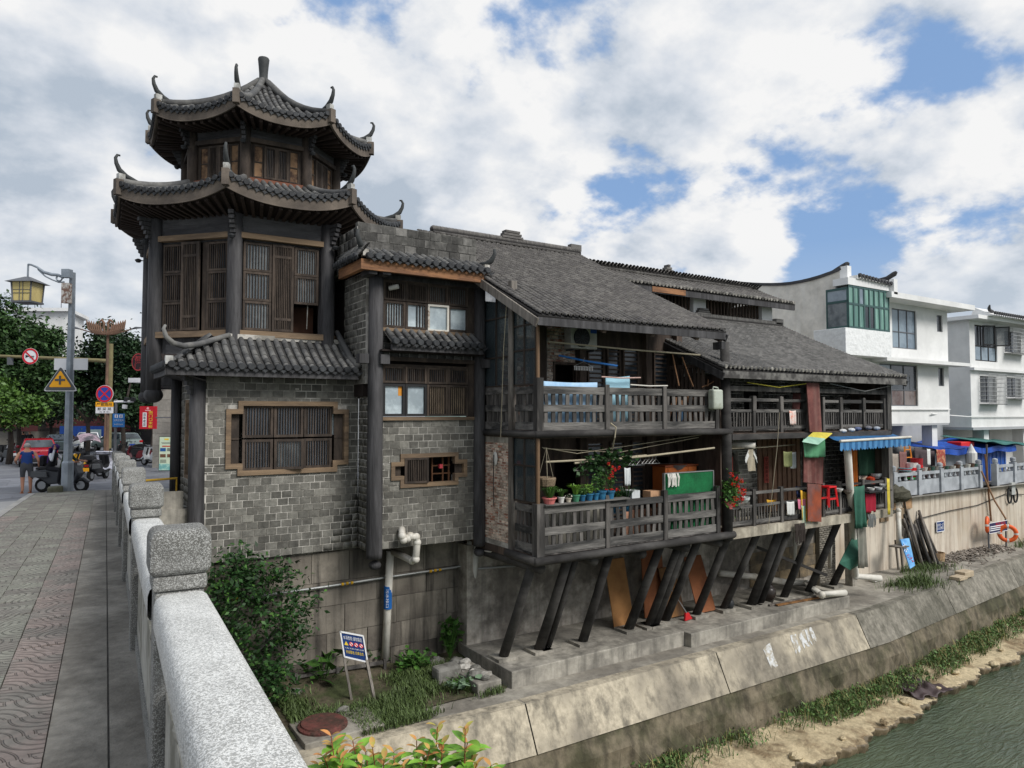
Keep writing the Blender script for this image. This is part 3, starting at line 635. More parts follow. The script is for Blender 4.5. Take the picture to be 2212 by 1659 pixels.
def butterfly_roof(thing_,X0,X1,Y0,Y1,z0,z1,sp=.17,row=.1,name='tile_roof',nmax=300,mat=None,mat2=None,seed=1,sag=.06):
    """small dark tiles laid in overlapping cover and pan rows"""
    rs=np.random.RandomState(seed); L_=math.hypot(Y1-Y0,z1-z0); nr=round(L_/row); nc=round((X1-X0)/sp); sp=(X1-X0)/nc
    y=Vector((0,Y1-Y0,z1-z0)).normalized(); x=Vector((1,0,0)); z=x.cross(y)
    def sg(a,t):return-sag*math.sin(math.pi*t)*1.0-sag*.5*math.sin(math.pi*a)
    mb=MB(); mb.grid(lambda a,b:Vector((X0+(X1-X0)*a,Y0+(Y1-Y0)*b,z0+(z1-z0)*b))+z*(sg(a,b)-.03),12,12)
    base=mb.build(name,mat2,thing_,solid=.05); T=[]; P=[]
    cols=rs.normal(0,.008,nc)
    for i in range(nc):
        for k in range(nr):
            t=k/nr; u=X0+(i+.5)*sp+cols[i]+rs.normal(0,.005)+.012*math.sin(k*.21+i*.7); p=Vector((u,Y0+(Y1-Y0)*t,z0+(z1-z0)*t))+z*(sg(i/nc,t)+.025)
            ang=.09+rs.normal(0,.02); yy=(y*math.cos(ang)-z*math.sin(ang)*-1*0+z*-.16).normalized(); xx=(x+y*rs.normal(0,.03)+z*rs.normal(0,.03)).normalized(); zz=xx.cross(yy)
            sc_=1+rs.normal(0,.04)
            T.append(mat_axes(p+z*.035,xx*sc_,yy,zz))
            if k%1==0:P.append(mat_axes(p+x*sp/2+z*.03+y*row*.5,x,yy,x.cross(yy)))
    c=MB(); a=arc_piece(sp*.31,row*1.75,.022,5,0,180,.9); c.v,c.f=a.v,a.f
    pieces('roof_tile',c,mat,T,base,nmax,'roof_tiles')
    pieces('pan_tile',arc_piece(sp*.46,row*1.6,.012,3,215,325,1.0),m_ptile,P,base,0,'pan_tiles')
    return base
# ================================================================ pagoda tower
m_dark=M('dark_stained_timber',(72,71,72),c2=(54,53,54),v=.5,s=4,st=(2.6,2.6,.3),b=1.0,bs=9,r=.7,ms=1.2)
m_darkh=M('dark_carved_beam',(78,77,78),c2=(60,59,61),v=.4,s=2.2,st=(.5,.5,2.6),b=1.0,bs=5,r=.7,ms=1.0,bd=.04)
m_lat=M('brown_lattice_timber',(78,68,60),c2=(57,50,45),v=.35,s=9,b=.2,rnd=.18,ms=2.2,st=(1,1,.4))
m_strip=M('tan_timber_strip',(130,110,88),c2=(106,90,74),v=.25,s=5,b=.3,st=(.4,.4,3),ms=1.5)
m_fasc=M('weathered_fascia',(112,102,92),c2=(88,80,73),v=.3,s=6,b=.4,ms=1.5,streak=.45,sc=(80,72,64))
m_raft=M('dark_rafter',(54,44,39),v=.3,s=5,b=.2,rnd=.2)
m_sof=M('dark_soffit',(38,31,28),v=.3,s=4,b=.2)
m_gbrick=M('grey_brick',(117,115,108),c2=(96,94,88),v=.28,s=10,b=.5,rnd=.36,ms=1.4,bs=18,streak=.35,sc=(70,69,66))
m_gbrick_d=M('sooty_grey_brick',(104,102,98),c2=(66,65,62),v=.3,s=9,b=.5,rnd=.4,ms=.9,bs=18,streak=.5,sc=(34,33,32))
m_pane=M('frosted_pane',(122,128,130),c2=(92,98,102),v=.2,s=4,b=0,r=.25,spec=.5,ms=1.1)
m_pane_d=M('dim_pane',(66,74,82),c2=(48,52,58),v=.25,s=3,b=0,r=.12,spec=.6,ms=1.2)
m_horn=M('dark_roof_horn',(60,62,62),v=.25,s=12,b=.3,r=.7)
XC,YC,ROT=4.78,20.1,20.0
tw_=thing('pagoda_tower','dark octagonal pagoda tower with two upturned tile roofs on a grey brick base','tower',(XC,YC,zd(20)))
def ov(R,k,z):a=R_(ROT+45*k); return Vector((XC+R*math.cos(a),YC+R*math.sin(a),z))
def face(R,k):return Fr(ov(R,k,0),ov(R,k+1,0)-ov(R,k,0)),(ov(R,k+1,0)-ov(R,k,0)).length
ORDER=[5,4,6,3,7,2,0,1]
m_ash_=M('ashlar_stone',(148,144,136),v=.2,s=7,b=.3,rnd=.12)
# ---- base: brick front, side walls
BY=16.9; bf=WF(BY)
def U(x,y=860,Y=BY):return px(x,y,Y=Y).x
def Z(y,x=620,Y=BY):return px(x,y,Y=Y).z
wc=(U(520),U(724),Z(1018,620),Z(872,620)); ww_=(U(494),U(748),Z(1003),Z(889))
bricks(tw_,bf,2.8,6.42,-1.72,2.62,[wc,ww_],mat=m_gbrick,mortar=m_mort,nmax=300,seed=2,n_back=-.3)
sf_=Fr((2.62,18.55,0),(0,-1,0),(-1,0,0))
bricks(tw_,sf_,0.0,1.65,-1.72,2.4,[(.45,1.15,.1,1.9)],mat=m_gbrick,mortar=m_mort,nmax=0,seed=3,n_back=-.3)
MB().box(4.4,6.4,21.9,22.2,-1.7,2.6).build('back_wall',m_mort,tw_); MB().box(2.93,4.4,18.3,18.55,-1.7,2.4).build('back_wall',m_ash_,tw_); MB().box(4.2,4.4,18.55,21.9,-1.7,2.4).build('back_wall',m_ash_,tw_); casement(tw_,sf_,.45,1.15,.1,1.9,-.05,m_strip,.08,5,m_pane_d)
MB().box(2.95,6.35,17.3,18.3,-1.8,-1.66).build('floor',m_dark,tw_); MB().box(2.95,6.35,17.25,18.3,2.5,2.56).build('ceiling',m_sof,tw_)
MB().box(6.36,6.42,17.25,21.85,-1.66,2.5).build('party_wall',m_plas,tw_)
MB().lathe((2.72,BY+.02,0),[(.185,-1.85),(.185,-1.72),(.17,0),(.165,2.75)],16).build('column',m_dark,tw_,smooth=True)
MB().lathe((2.52,18.6,0),[(.12,-.8),(.12,2.6)],12).build('column',m_dark,tw_,smooth=True)
# brown cross-shaped frame
mb=MB(); t=.1
def ring(mb,fr,outl,wid,n0,n1):
    m=len(outl)
    for i in range(m):
        (a,b),(c,d)=outl[i],outl[(i+1)%m]
        u0,u1=min(a,c),max(a,c); z0,z1=min(b,d),max(b,d)
        if u1-u0>z1-z0:mb.fbox(fr,u0-wid/2,u1+wid/2,n0,n1,z0-wid/2,z1+wid/2)
        else:mb.fbox(fr,u0-wid/2+.001,u1+wid/2-.001,n0+.002,n1-.002,z0+wid/2,z1-wid/2)
def cross_outline(c,w_):return[(w_[0],w_[2]),(c[0],w_[2]),(c[0],c[2]),(c[1],c[2]),(c[1],w_[2]),(w_[1],w_[2]),(w_[1],w_[3]),(c[1],w_[3]),(c[1],c[3]),(c[0],c[3]),(c[0],w_[3]),(w_[0],w_[3])]
ring(mb,bf,cross_outline(wc,ww_),.11,-.1,.05); mb.build('window_surround',m_strip,tw_)
u0,u1,z0,z1=wc; u0+=.05; u1-=.05; z0+=.05; z1-=.05; cw=(u1-u0)/3; zm=z0+(z1-z0)*.49
m_drape=M('white_drape_behind_glass',(196,204,206),v=.12,s=6,b=0,r=.6)
for i in range(3):
    casement(tw_,bf,u0+i*cw+.01,u0+(i+1)*cw-.01,zm+.02,z1,-.06,m_lat,.06,9,m_pane_d)
    if i!=1:casement(tw_,bf,u0+i*cw+.01,u0+(i+1)*cw-.01,z0,zm-.02,-.06,m_lat,.06,9,m_pane_d)
an=R_(16); f2=Fr(bf.p(u0+cw+.02,-.04,0),(math.cos(an),-math.sin(an),0)); casement(tw_,f2,0,cw-.04,z0,zm-.02,0,m_lat,.06,9,m_pane,name='open_casement')
for a,b in((ww_[0]+.05,wc[0]-.01),(wc[1]+.01,ww_[1]-.05)):
    mb=MB(); mb.fbox(bf,a,b,-.12,-.08,ww_[2]+.05,ww_[3]-.05); mb.fbox(bf,a,b,-.08,-.06,zm-.02,zm+.02); mb.build('side_panel',m_lat,tw_)
for i,(a,b,c,d)in enumerate([(.32,.52,0,.42),(1.0,1.75,.0,.5),(1.95,2.55,0,.52)]):  # pale cloths hung inside
    MB().grid(lambda s,t_:bf.p(u0+a+(b-a)*s,-.16-.02*math.sin(s*25),zm+.05+c+(d-c)*t_*(1-.8*abs(s-.5)**2)),24,3).build('drape',m_drape,tw_,solid=.006)
MB().fbox(bf,4.85,4.93,.0,.03,2.15,2.18).build('vent_pipe',m_mort,tw_)
# ---- octagonal body
Rb=2.88; zb0,zb1=2.25,6.36
for k in range(8):
    fr,wd=face(Rb,k); front=k in(4,5,6,3)
    hole=[(.19,wd-.19,3.56,5.70)]if k in(4,5,3)else[(.5,wd-.5,3.56,5.7)]if k==6 else[]
    slab(MB(),fr,.0,wd,zb0,zb1,-.18,-.06,hole).build('wall_panel',m_dark,tw_)
    MB().fbox(fr,.12,wd-.12,-.06,-.005,5.9,6.33).build('carved_beam',m_darkh,tw_)
    MB().fbox(fr,.1,wd-.1,-.05,.10,5.74,5.87).build('lintel',m_strip,tw_); MB().fbox(fr,.1,wd-.1,-.05,.12,3.40,3.545).build('sill',m_strip,tw_)
    if k in(4,3):
        mb=MB()
        for a,b in((.3,wd/2-.1),(wd/2+.1,wd-.3)):mb.fbox(fr,a,b,-.06,-.03,2.5,3.25)
        mb.build('lower_panel',m_darkh,tw_)
    p=ov(Rb,k,0); MB().lathe((p.x,p.y,0),[(.17,zb0-.1),(.175,3.2),(.165,6.3)],14).build('column',m_dark,tw_,smooth=True)
  # bracket under the eave and its little lamp
    d=(p-Vector((XC,YC,0))).normalized(); mb=MB()
    for i in range(5):mb.beam(p+d*.15+Vector((0,0,5.85+i*.1)),p+d*(.24+.05*i)+Vector((0,0,5.85+i*.1)),.12,.085)
    mb.build('eave_bracket',m_dark,tw_)
    mb=MB(); q=p+d*.3; mb.lathe((q.x,q.y,5.66),[(.05,0),(.085,.05),(.085,.07),(.03,.1)],10); mb.beam(p+d*.12+Vector((0,0,5.7)),q+Vector((0,0,5.72)),.03,.02); mb.build('spot_lamp',m_etile,tw_)
for k in(3,4):p=ov(Rb,k,0); MB().ball((p.x,p.y,2.03),.22,14,10,(1,1,.85)).build('pendant_ball',m_dark,tw_,smooth=True)
pl_=[ov(Rb-.05,k,zb0+.02)for k in range(8)]; MB().prism(pl_,(0,0,.06)).build('overhang_floor',m_dark,tw_)
MB().prism([ov(Rb-.2,k,6.3)for k in range(8)],(0,0,.04)).build('ceiling',m_sof,tw_)
# windows of the front face
fr,wd=face(Rb,5); zz0,zz1=3.57,5.69; hh=(zz1-zz0)/3; a0,a1=.2,wd-.2; W_=a1-a0
for i in range(3):
    casement(tw_,fr,a0,a0+W_*.36,zz0+hh*i,zz0+hh*(i+1)-.01,-.04,m_lat,.055,8,m_pane)
    if i:casement(tw_,fr,a0+W_*.66,a1-.02,zz0+hh*i,zz0+hh*(i+1)-.01,-.04,m_lat,.055,8,m_pane)
casement(tw_,fr,a0+W_*.37,a0+W_*.65,zz0,zz1,-.02,m_lat,.06,9,m_lat,rails=(zz0+.3,zz1-.3),name='shutter',pn=-.02)
MB().fbox(fr,a0+W_*.66,a1,-.6,-.56,zz0,zz0+hh).build('inner_board',M('brown_inner_board',(70,46,34),v=.2,s=3),tw_)
MB().cyl(fr.p(a0+W_*.86,-.2,zz0+.12),fr.p(a0+W_*.87,-.2,zz0+hh),.012,None,6).build('pull_cord',m_mort,tw_)
# left face and the one beyond
for k in(4,3):
    fr,wd=face(Rb,k); a0,a1=.2,wd-.2; W_=a1-a0
    for i in range(3):
        casement(tw_,fr,a0,a0+W_*.33,zz0+hh*i,zz0+hh*(i+1)-.01,-.04,m_lat,.05,8,m_pane_d)
        casement(tw_,fr,a0+W_*.68,a1,zz0+hh*i,zz0+hh*(i+1)-.01,-.05,m_lat,.05,8,m_pane_d)
    casement(tw_,fr,a0+W_*.32,a0+W_*.6,zz0,zz1,.05,m_lat,.06,8,m_pane_d,rails=(zz0+.33,zz1-.33),name='shutter'); MB().fbox(fr,a0+W_*.6,a0+W_*.69,-.09,-.05,zz0,zz1).build('mullion',m_lat,tw_)
# ---- upper body
Ru=2.0
for k in range(8):
    fr,wd=face(Ru,k); win=k in(3,4,5,6)
    slab(MB(),fr,0,wd,6.6,8.9,-.16,-.05,[(.2,wd-.2,7.5,8.36)]if win else[]).build('wall_panel',m_lat,tw_)
    MB().fbox(fr,.1,wd-.1,-.05,0,8.5,8.85).build('carved_beam',m_darkh,tw_); MB().fbox(fr,.1,wd-.1,-.05,.07,8.38,8.49).build('lintel',m_lat,tw_); MB().fbox(fr,.1,wd-.1,-.05,.07,7.36,7.48).build('sill',M('reddish_sill',(112,72,56),v=.3,s=6,b=.3),tw_)
    p=ov(Ru,k,0); MB().lathe((p.x,p.y,0),[(.13,6.7),(.13,8.85)],12).build('column',m_lat,tw_,smooth=True)
    d=(p-Vector((XC,YC,0))).normalized(); mb=MB()
    for i in range(4):mb.beam(p+d*.1+Vector((0,0,8.42+i*.1)),p+d*(.2+.05*i)+Vector((0,0,8.42+i*.1)),.1,.085)
    mb.build('eave_bracket',m_dark,tw_)
    q=p+d*.24; mb=MB(); mb.lathe((q.x,q.y,8.26),[(.04,0),(.075,.05),(.075,.065),(.03,.1)],10); mb.beam(p+d*.1+Vector((0,0,8.31)),q+Vector((0,0,8.31)),.025,.02); mb.build('spot_lamp',m_etile,tw_)
    if win:
        a0,a1=.2,wd-.2; W_=a1-a0; mt=m_strip if k==4 else m_lat
        for a,b,s in((a0,a0+W_*.22,1),(a1-W_*.22,a1,1)):
            casement(tw_,fr,a,b,7.52,8.35,-.05,m_lat,.03,3,M('worn_shutter_board',(134,106,80),c2=(64,48,40),v=.3,s=4,b=.3,ms=2.5,mix=.52),bars=False,rails=(7.92,),name='shutter',pn=0.0)
        for a,b in((a0+W_*.23,a0+W_*.5),(a0+W_*.5,a1-W_*.23)):casement(tw_,fr,a,b,7.52,8.35,-.02,m_lat,.05,5,m_pane_d)
MB().prism([ov(Ru-.15,k,8.8)for k in range(8)],(0,0,.04)).build('ceiling',m_sof,tw_)
# ---- upturned roofs
def octa_roof(Re,ze,sag,Rin,H,fh,body_R,zsof,per,nb,steep):
    ae=Re*math.cos(R_(22.5)); ai=Rin*math.cos(R_(22.5)); Wd=ae-ai; tn=math.tan(R_(22.5))
    def S(k,s,w_):
        nrm=R_(ROT+22.5+45*k); n=Vector((math.cos(nrm),math.sin(nrm),0)); u=Vector((-n.y,n.x,0)); h=max((ae-w_)*tn,.01); t=w_/Wd
        z=ze+H*((1-steep)*t+steep*t*t)+sag*min(1.15,abs(s)/h)**2.4*max(0,1-t)**1.6
        return Vector((XC,YC,0))+n*(ae-w_)+u*s+Vector((0,0,z))
    mb=MB()
    for k in range(8):mb.grid(lambda a,b:S(k,(a*2-1)*(ae-b*Wd)*tn,b*Wd),14,8)
    rf=mb.build('tile_roof',m_ptile,tw_); T=[]; E=[]; P=[]
    for k in range(8):
        nrm=R_(ROT+22.5+45*k); n=Vector((math.cos(nrm),math.sin(nrm),0)); u=Vector((-n.y,n.x,0)); h=ae*tn; sp=2*h/per
        for i in range(per):
            s=-h+(i+.5)*sp; wmax=min(Wd,ae-abs(s)/tn-.08); sg=.2
            ns=max(1,int(wmax/sg))
            for q in range(ns):
                a,b=S(k,s,q*sg),S(k,s,(q+1)*sg); y=(b-a).normalized(); z=u.cross(y).normalized(); T.append(mat_axes(a+z*.01,u,y,z))
            if wmax>.05:
                a=S(k,s,0); sl=(S(k,s+.05,0)-S(k,s-.05,0)).normalized(); E.append(mat_axes(a+n*.03+Vector((0,0,.015)),sl,-n,sl.cross(-n)))
            for q in range(int(min(Wd,ae-abs(s+sp/2)/tn)/.11)):
                a,b=S(k,s+sp/2,q*.11),S(k,s+sp/2,q*.11+.11); y=(b-a).normalized(); z=u.cross(y).normalized(); P.append(mat_axes(a+z*.045,u,y,z))
  # curved fascia and soffit
        mb=MB(); mb.grid(lambda a,b:S(k,(a*2-1)*h*1.0,0)+Vector((0,0,-.02-fh*b))+n*(.0-.02*b),18,1); mb.build('fascia',m_fasc,tw_,solid=.05)
        mb=MB(); mb.grid(lambda a,b:(S(k,(a*2-1)*h,0)+Vector((0,0,-.02-fh))-n*.02)*(1-b)+(Vector((XC,YC,zsof))+n*(body_R*.92)+u*(a*2-1)*body_R*.38)*b,18,4); mb.build('fascia_edge',m_sof,tw_)
        mb=MB(); mb.grid(lambda a,b:S(k,(a*2-1)*h,0)+Vector((0,0,-.02-fh-.025*b))+n*.012,18,1); mb.build('fascia_lip',m_fasc,tw_,solid=.04)
        for i in range(nb):
            f=(i+.5)/nb*2-1; a=S(k,f*h*.98,0)+Vector((0,0,-fh-.05))-n*.06; b=Vector((XC,YC,zsof))+n*(body_R*.92-.05)+u*f*body_R*.38+Vector((0,0,-.03))
            MB().beam(a,b,.075,.09).build('rafter',m_raft,tw_)
  # hip ridge, plaster block, horn
        a=R_(ROT+45*k); d=Vector((math.cos(a),math.sin(a),0)); tg=Vector((-d.y,d.x,0)); C0=Vector((XC,YC,0))
        pts=[C0+d*(Re*(1-t)+Rin*t)+Vector((0,0,S(k,-(ae-t*Wd)*tn,t*Wd).z+.07))for t in np.linspace(1,.03,9)]
        MB().tube(pts,.085,8).build('hip_ridge',m_btile,tw_,smooth=True)
        zc=ze+sag; q=C0+d*(Re-.02)
        mb=MB(); mb.beam(q+d*.05+Vector((0,0,zc-fh)),q+d*.05+Vector((0,0,zc+.1)),.15,.17,d); mb.build('corner_block',m_fasc,tw_)
        mb=MB(); mb.beam(q+Vector((0,0,zc+.08)),q+Vector((0,0,zc+.24)),.12,.15,d); mb.build('plaster_block',M('white_plaster_block',(186,186,182),v=.15,s=8,c2=(140,138,132),ms=3),tw_)
        hp=[(-.75,.13),(-.4,.15),(-.12,.23),(.04,.35),(.11,.49),(.13,.61),(.09,.69),(.03,.69)]; rr=[.045,.05,.065,.06,.048,.038,.03,.024]
        MB().tube([q+d*x+Vector((0,0,zc-.02+z))for x,z in hp],rr,8).build('roof_horn',m_horn,tw_,smooth=True)
        mb=MB()
        for x,z,ox,oz in((.05,.33,.06,.03),(.1,.46,.05,.0)):mb.tube([q+d*x+Vector((0,0,zc-.02+z)),q+d*(x+ox)+Vector((0,0,zc+z+oz))],[.03,.006],6)
        mb.build('horn_barb',m_horn,tw_)
    return rf,T,E,P,S
rA,TA,EA,PA,SA=octa_roof(3.76,6.70,.27,2.0,.72,.27,2.84,6.33,17,13,.35)
rB,TB,EB,PB,SB=octa_roof(2.93,8.92,.25,.12,1.84,.24,1.95,8.8,14,10,.5)
pieces('barrel_tile',arc_piece(.062,.22),m_btile,TA,rA,60,'barrel_tiles'); pieces('eave_tile',eave_piece(.072,.17),m_etile,EA,rA,80,'eave_tiles'); pieces('pan_tile',arc_piece(.07,.14,.012,4,205,335,1),m_ptile,PA,rA,0,'pan_tiles')
pieces('barrel_tile',arc_piece(.06,.22),m_btile,TB,rB,80,'barrel_tiles'); pieces('eave_tile',eave_piece(.07,.165),m_etile,EB,rB,70,'eave_tiles'); pieces('pan_tile',arc_piece(.07,.14,.012,4,205,335,1),m_ptile,PB,rB,0,'pan_tiles')
MB().lathe((XC,YC,10.72),[(.18,0),(.16,.08),(.125,.12),(.135,.16),(.115,.2),(.118,.35),(.135,.55),(.155,.74),(.14,.78),(.05,.76)],18).build('spire',m_horn,tw_,smooth=True)
# ---- skirt roof over the base window
sk=WF(17.42); zE,zT=2.60,3.36
def clipL(u):return 1.0 if u>3.45 else max(0,(u-1.95)/1.5)
barrel_skirt(tw_,sk,2.0,6.2,1.12,zE,0.0,zT,sp=.2,r=.07,curve=.3,seg=.2,nmax=130,clip=clipL,eave_max=40)
MB().fbox(sk,1.98,6.2,1.02,1.1,zE-.2,zE-.02).build('eave_beam',m_dark,tw_)
for i in range(22):u=2.25+i*.18; MB().beam(sk.p(u,1.0,zE-.16),sk.p(u,.5,zE+.02),.07,.12).build('rafter',m_raft,tw_)
MB().quad(sk.p(2.0,1.02,zE-.08),sk.p(6.2,1.02,zE-.08),sk.p(6.2,.2,zE+.3),sk.p(2.0,.2,zE+.3)).build('soffit',m_sof,tw_)
mb=MB(); hp=[(3.5,0.0,.1),(3.1,.3,-.06),(2.7,.62,-.22),(2.35,.9,-.3),(2.12,1.08,-.26),(1.98,1.16,-.14),(1.93,1.16,.02),(1.97,1.12,.1)]
mb.tube([sk.p(u,n,zT+z-.15+.12)for u,n,z in hp],[.06,.065,.065,.065,.06,.05,.04,.03],8); mb.build('hip_ridge',m_btile,tw_,smooth=True)
MB().fbox(sk,1.98,2.13,1.0,1.14,zE+.02,zE+.2).build('plaster_block',MATS['white_plaster_block'],tw_)
MB().tube([sk.p(6.2,1.1,zE+.1),sk.p(6.16,.7,zE+.3),sk.p(6.1,.3,zE+.7),sk.p(6.02,.02,zE+1.05)],[.09,.085,.08,.06],8).build('edge_ridge',m_btile,tw_,smooth=True)
MB().fbox(sk,3.4,6.2,.0,.09,zT-.03,zT+.08).build('flashing',m_mort,tw_)
# left return of the skirt
slf=Fr((3.3,18.6,0),(0,-1,0),(-1,0,0))
barrel_skirt(tw_,slf,0.0,2.28,1.3,zE,0.25,zT,sp=.2,r=.07,curve=.3,nmax=0,eave_max=0,name='tile_roof',clip=lambda u:min(1,max(0,(2.3-u)/1.12)))
MB().fbox(slf,0,2.3,1.2,1.28,zE-.2,zE-.02).build('eave_beam',m_dark,tw_)
MB().quad(slf.p(0,1.2,zE-.1),slf.p(2.28,1.2,zE-.1),slf.p(2.28,.5,zE-.3),slf.p(0,.5,zE-.3)).build('soffit',m_dark,tw_)
mb=MB()
for i,z in enumerate((2.45,2.35,2.25,2.15,2.05)):mb.beam((2.6,16.86,z),(2.6-.24+i*.04,16.72+i*.02,z),.1,.09)
mb.build('eave_bracket',m_dark,tw_)
# ================================================================ brick bay beside the tower
m_redbeam=M('orange_brown_beam',(150,108,76),c2=(116,84,62),v=.3,s=4,b=.5,st=(.6,.6,3),ms=1.4)
m_wframe=M('peeling_white_frame',(206,202,192),c2=(120,100,82),v=.2,s=9,b=.4,ms=4,mix=.6)
m_blackf=M('black_window_frame',(44,44,45),v=.2,s=6,b=.1)
m_pale=M('pale_frosted_pane',(186,198,202),c2=(150,162,168),v=.15,s=5,b=0,r=.3,ms=1.6,spec=.5)
m_curt=M('tan_curtain',(170,150,126),v=.2,s=5,b=.2,c2=(140,124,104),ms=2)
bay=thing('brick_bay','narrow three storey grey brick bay with tile awning between two dark columns','building',(7.9,17,-1.65))
b16=WF(16.0)
Ub=lambda x,y=850:px(x,y,Y=16.0).x
Zb=lambda y,x=920:px(x,y,Y=16.0).z
sc_=(Ub(868,1020),Ub(985,1020),-.17,.55); sw_=(Ub(848,1020),Ub(1004,1020),.02,.36)
bricks(bay,b16,6.6,9.22,-1.65,1.42,[sc_,sw_],mat=m_gbrick,mortar=m_mort,nmax=220,seed=4,n_back=-.25)
bricks(bay,b16,6.6,9.22,2.92,3.66,[],mat=m_gbrick_d,mortar=m_mort,nmax=0,seed=5,n_back=-.25)
bsl=Fr((6.28,17.6,0),(0,-1,0),(-1,0,0)); bricks(bay,bsl,0,1.5,2.3,5.0,mat=m_gbrick,mortar=m_mort,nmax=60,seed=6,bw=.16,j=.028)
bsl2=Fr((6.43,17.0,0),(0,-1,0),(-1,0,0)); bricks(bay,bsl2,.1,.9,-1.72,2.3,mat=m_gbrick,mortar=m_mort,nmax=0,seed=7,n_back=-.1)
bricks(bay,WF(16.05),6.05,9.3,5.1,6.16,mat=m_gbrick_d,mortar=M('sooty_mortar',(132,130,124),c2=(60,58,56),v=.3,s=6,ms=1),nmax=70,seed=8,bw=.31,bh=.23)
bricks(bay,Fr((6.03,17.9,0),(0,-1,0),(-1,0,0)),0,1.84,5.1,6.05,mat=m_gbrick_d,mortar=m_mort,nmax=0,seed=9,bw=.3,bh=.22,n_back=-.2)
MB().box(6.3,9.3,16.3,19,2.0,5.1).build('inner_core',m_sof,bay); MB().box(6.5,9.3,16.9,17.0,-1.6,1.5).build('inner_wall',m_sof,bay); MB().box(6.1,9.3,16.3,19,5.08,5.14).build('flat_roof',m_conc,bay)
for X,r in((6.47,.19),(9.34,.155)):
    MB().lathe((X,15.93,0),[(r*.97,-1.82),(r,-1.7),(r*.95,2),(r*.9,4.98)],16).build('column',m_dark,bay,smooth=True)
    MB().ball((X+.05,16.0,-2.0),.15,12,8,(1,1,.75)).build('column_foot',m_dark,bay,smooth=True)
ring(mbx:=MB(),b16,cross_outline(sc_,sw_),.1,-.1,.045); mbx.build('window_surround',m_strip,bay)
casement(bay,Fr(b16.p(sc_[0]+.06,.03,0),(1,-.08,0)),0,.62,sc_[2]+.05,sc_[3]-.05,0,m_lat,.05,11,m_lat,name='sliding_shutter')
mb=MB(); m_shelf=M('brown_shelf',(96,66,46),v=.25,s=6)
for z in(.05,.25):mb.fbox(b16,sc_[0]+.9,sc_[1]-.06,-.25,-.2,z,z+.03)
for u in(sc_[0]+.9,sc_[0]+1.2,sc_[1]-.12):mb.fbox(b16,u,u+.035,-.24,-.19,sc_[2]+.04,sc_[3]-.04)
mb.build('inner_shelf',m_shelf,bay); MB().fbox(b16,sc_[0]+1.08,sc_[0]+1.17,-.19,-.1,.2,.3).build('red_box',M('red_packet',(190,70,80),v=.1),bay)
for a,b in((sw_[0]+.04,sc_[0]),(sc_[1],sw_[1]-.04)):MB().fbox(b16,a,b,-.1,-.07,sw_[2]+.04,sw_[3]-.04).build('side_panel',m_lat,bay)
def bay_windows(z0,z1,zs_,kinds,kt):
    u0,u1=6.7,9.06; cw=(u1-u0)/4
    mb=MB(); mb.fbox(b16,u0-.08,u1+.1,-.14,-.03,z1,z1+.05); mb.fbox(b16,u0-.08,u0,-.14,-.02,z0,z1); mb.fbox(b16,u1,9.3,-.14,-.02,z0-.1,z1+.2); mb.build('window_frame',m_lat,bay)
    for i in range(4):
        a,b=u0+cw*i+.006,u0+cw*(i+1)-.006
        casement(bay,b16,a,b,zs_+.01,z1,-.06,m_lat,.05,9,kt[i])
        k=kinds[i]
        if k=='bar':casement(bay,b16,a,b,z0,zs_-.01,-.055,m_lat,.055,8,m_curt)
        elif k=='half':
            o=casement(bay,b16,a,b,z0,zs_-.01,-.055,m_lat,.055,8,m_pale,bars=False); mb=MB()
            for q in range(3):c=a+.3+q*.08; mb.fbox(b16,c,c+.022,-.07,-.04,z0+.05,zs_-.06)
            mb.build('bars',m_lat,o)
        elif k=='bars2':casement(bay,b16,a,b,z0,zs_-.01,-.055,m_lat,.055,7,m_pale)
        elif k=='white':casement(bay,Fr(b16.p(a,-.03,0),(1,-.06,0)),0,b-a,z0-.03,zs_-.01,0,m_wframe,.05,0,m_pale,bars=False,name='white_casement')
        elif k=='black':casement(bay,b16,a,b,z0,zs_-.01,-.055,m_blackf,.06,0,m_pale,bars=False)
        else:casement(bay,b16,a,b,z0,zs_-.01,-.055,m_lat,.06,0,m_pale,bars=False)
bay_windows(3.68,4.83,4.34,['bars2','half','white','plain'],[m_sof,m_lat,m_pane,m_pane])
bay_windows(1.52,2.74,2.32,['black','black','bar','bar'],[m_pane_d,m_pane_d,m_pane_d,m_pane_d])
mb=MB(); mb.fbox(b16,7.12,7.26,-.084,-.079,2.02,2.28); mb.build('orange_card',M('orange_card',(196,132,50),v=.15),bay)
MB().tube([b16.p(6.83,.02,4.62),b16.p(6.99,.18,4.66)],[.06,.06],12).build('exhaust_pipe',M('grey_pvc',(190,188,180),v=.12,s=6,r=.5),bay)
MB().fbox(b16,6.62,9.2,-.05,.06,1.42,1.50).build('sill',m_strip,bay); MB().fbox(b16,6.62,9.2,-.05,.07,2.86,2.96).build('lintel',m_lat,bay); MB().fbox(b16,6.62,9.12,-.05,.05,3.58,3.66).build('sill',m_strip,bay)
MB().fbox(b16,6.5,9.3,-.12,-.01,4.86,5.1).build('head_beam',m_dark,bay)
barrel_skirt(bay,b16,6.68,9.2,.52,3.27,.0,3.60,sp=.21,r=.072,curve=.1,seg=.22,nmax=60,eave_max=20)
MB().fbox(b16,6.72,9.2,.38,.48,3.08,3.22).build('eave_beam',m_dark,bay)
MB().fbox(b16,6.5,9.3,.02,.4,3.06,3.1).build('soffit',m_sof,bay)
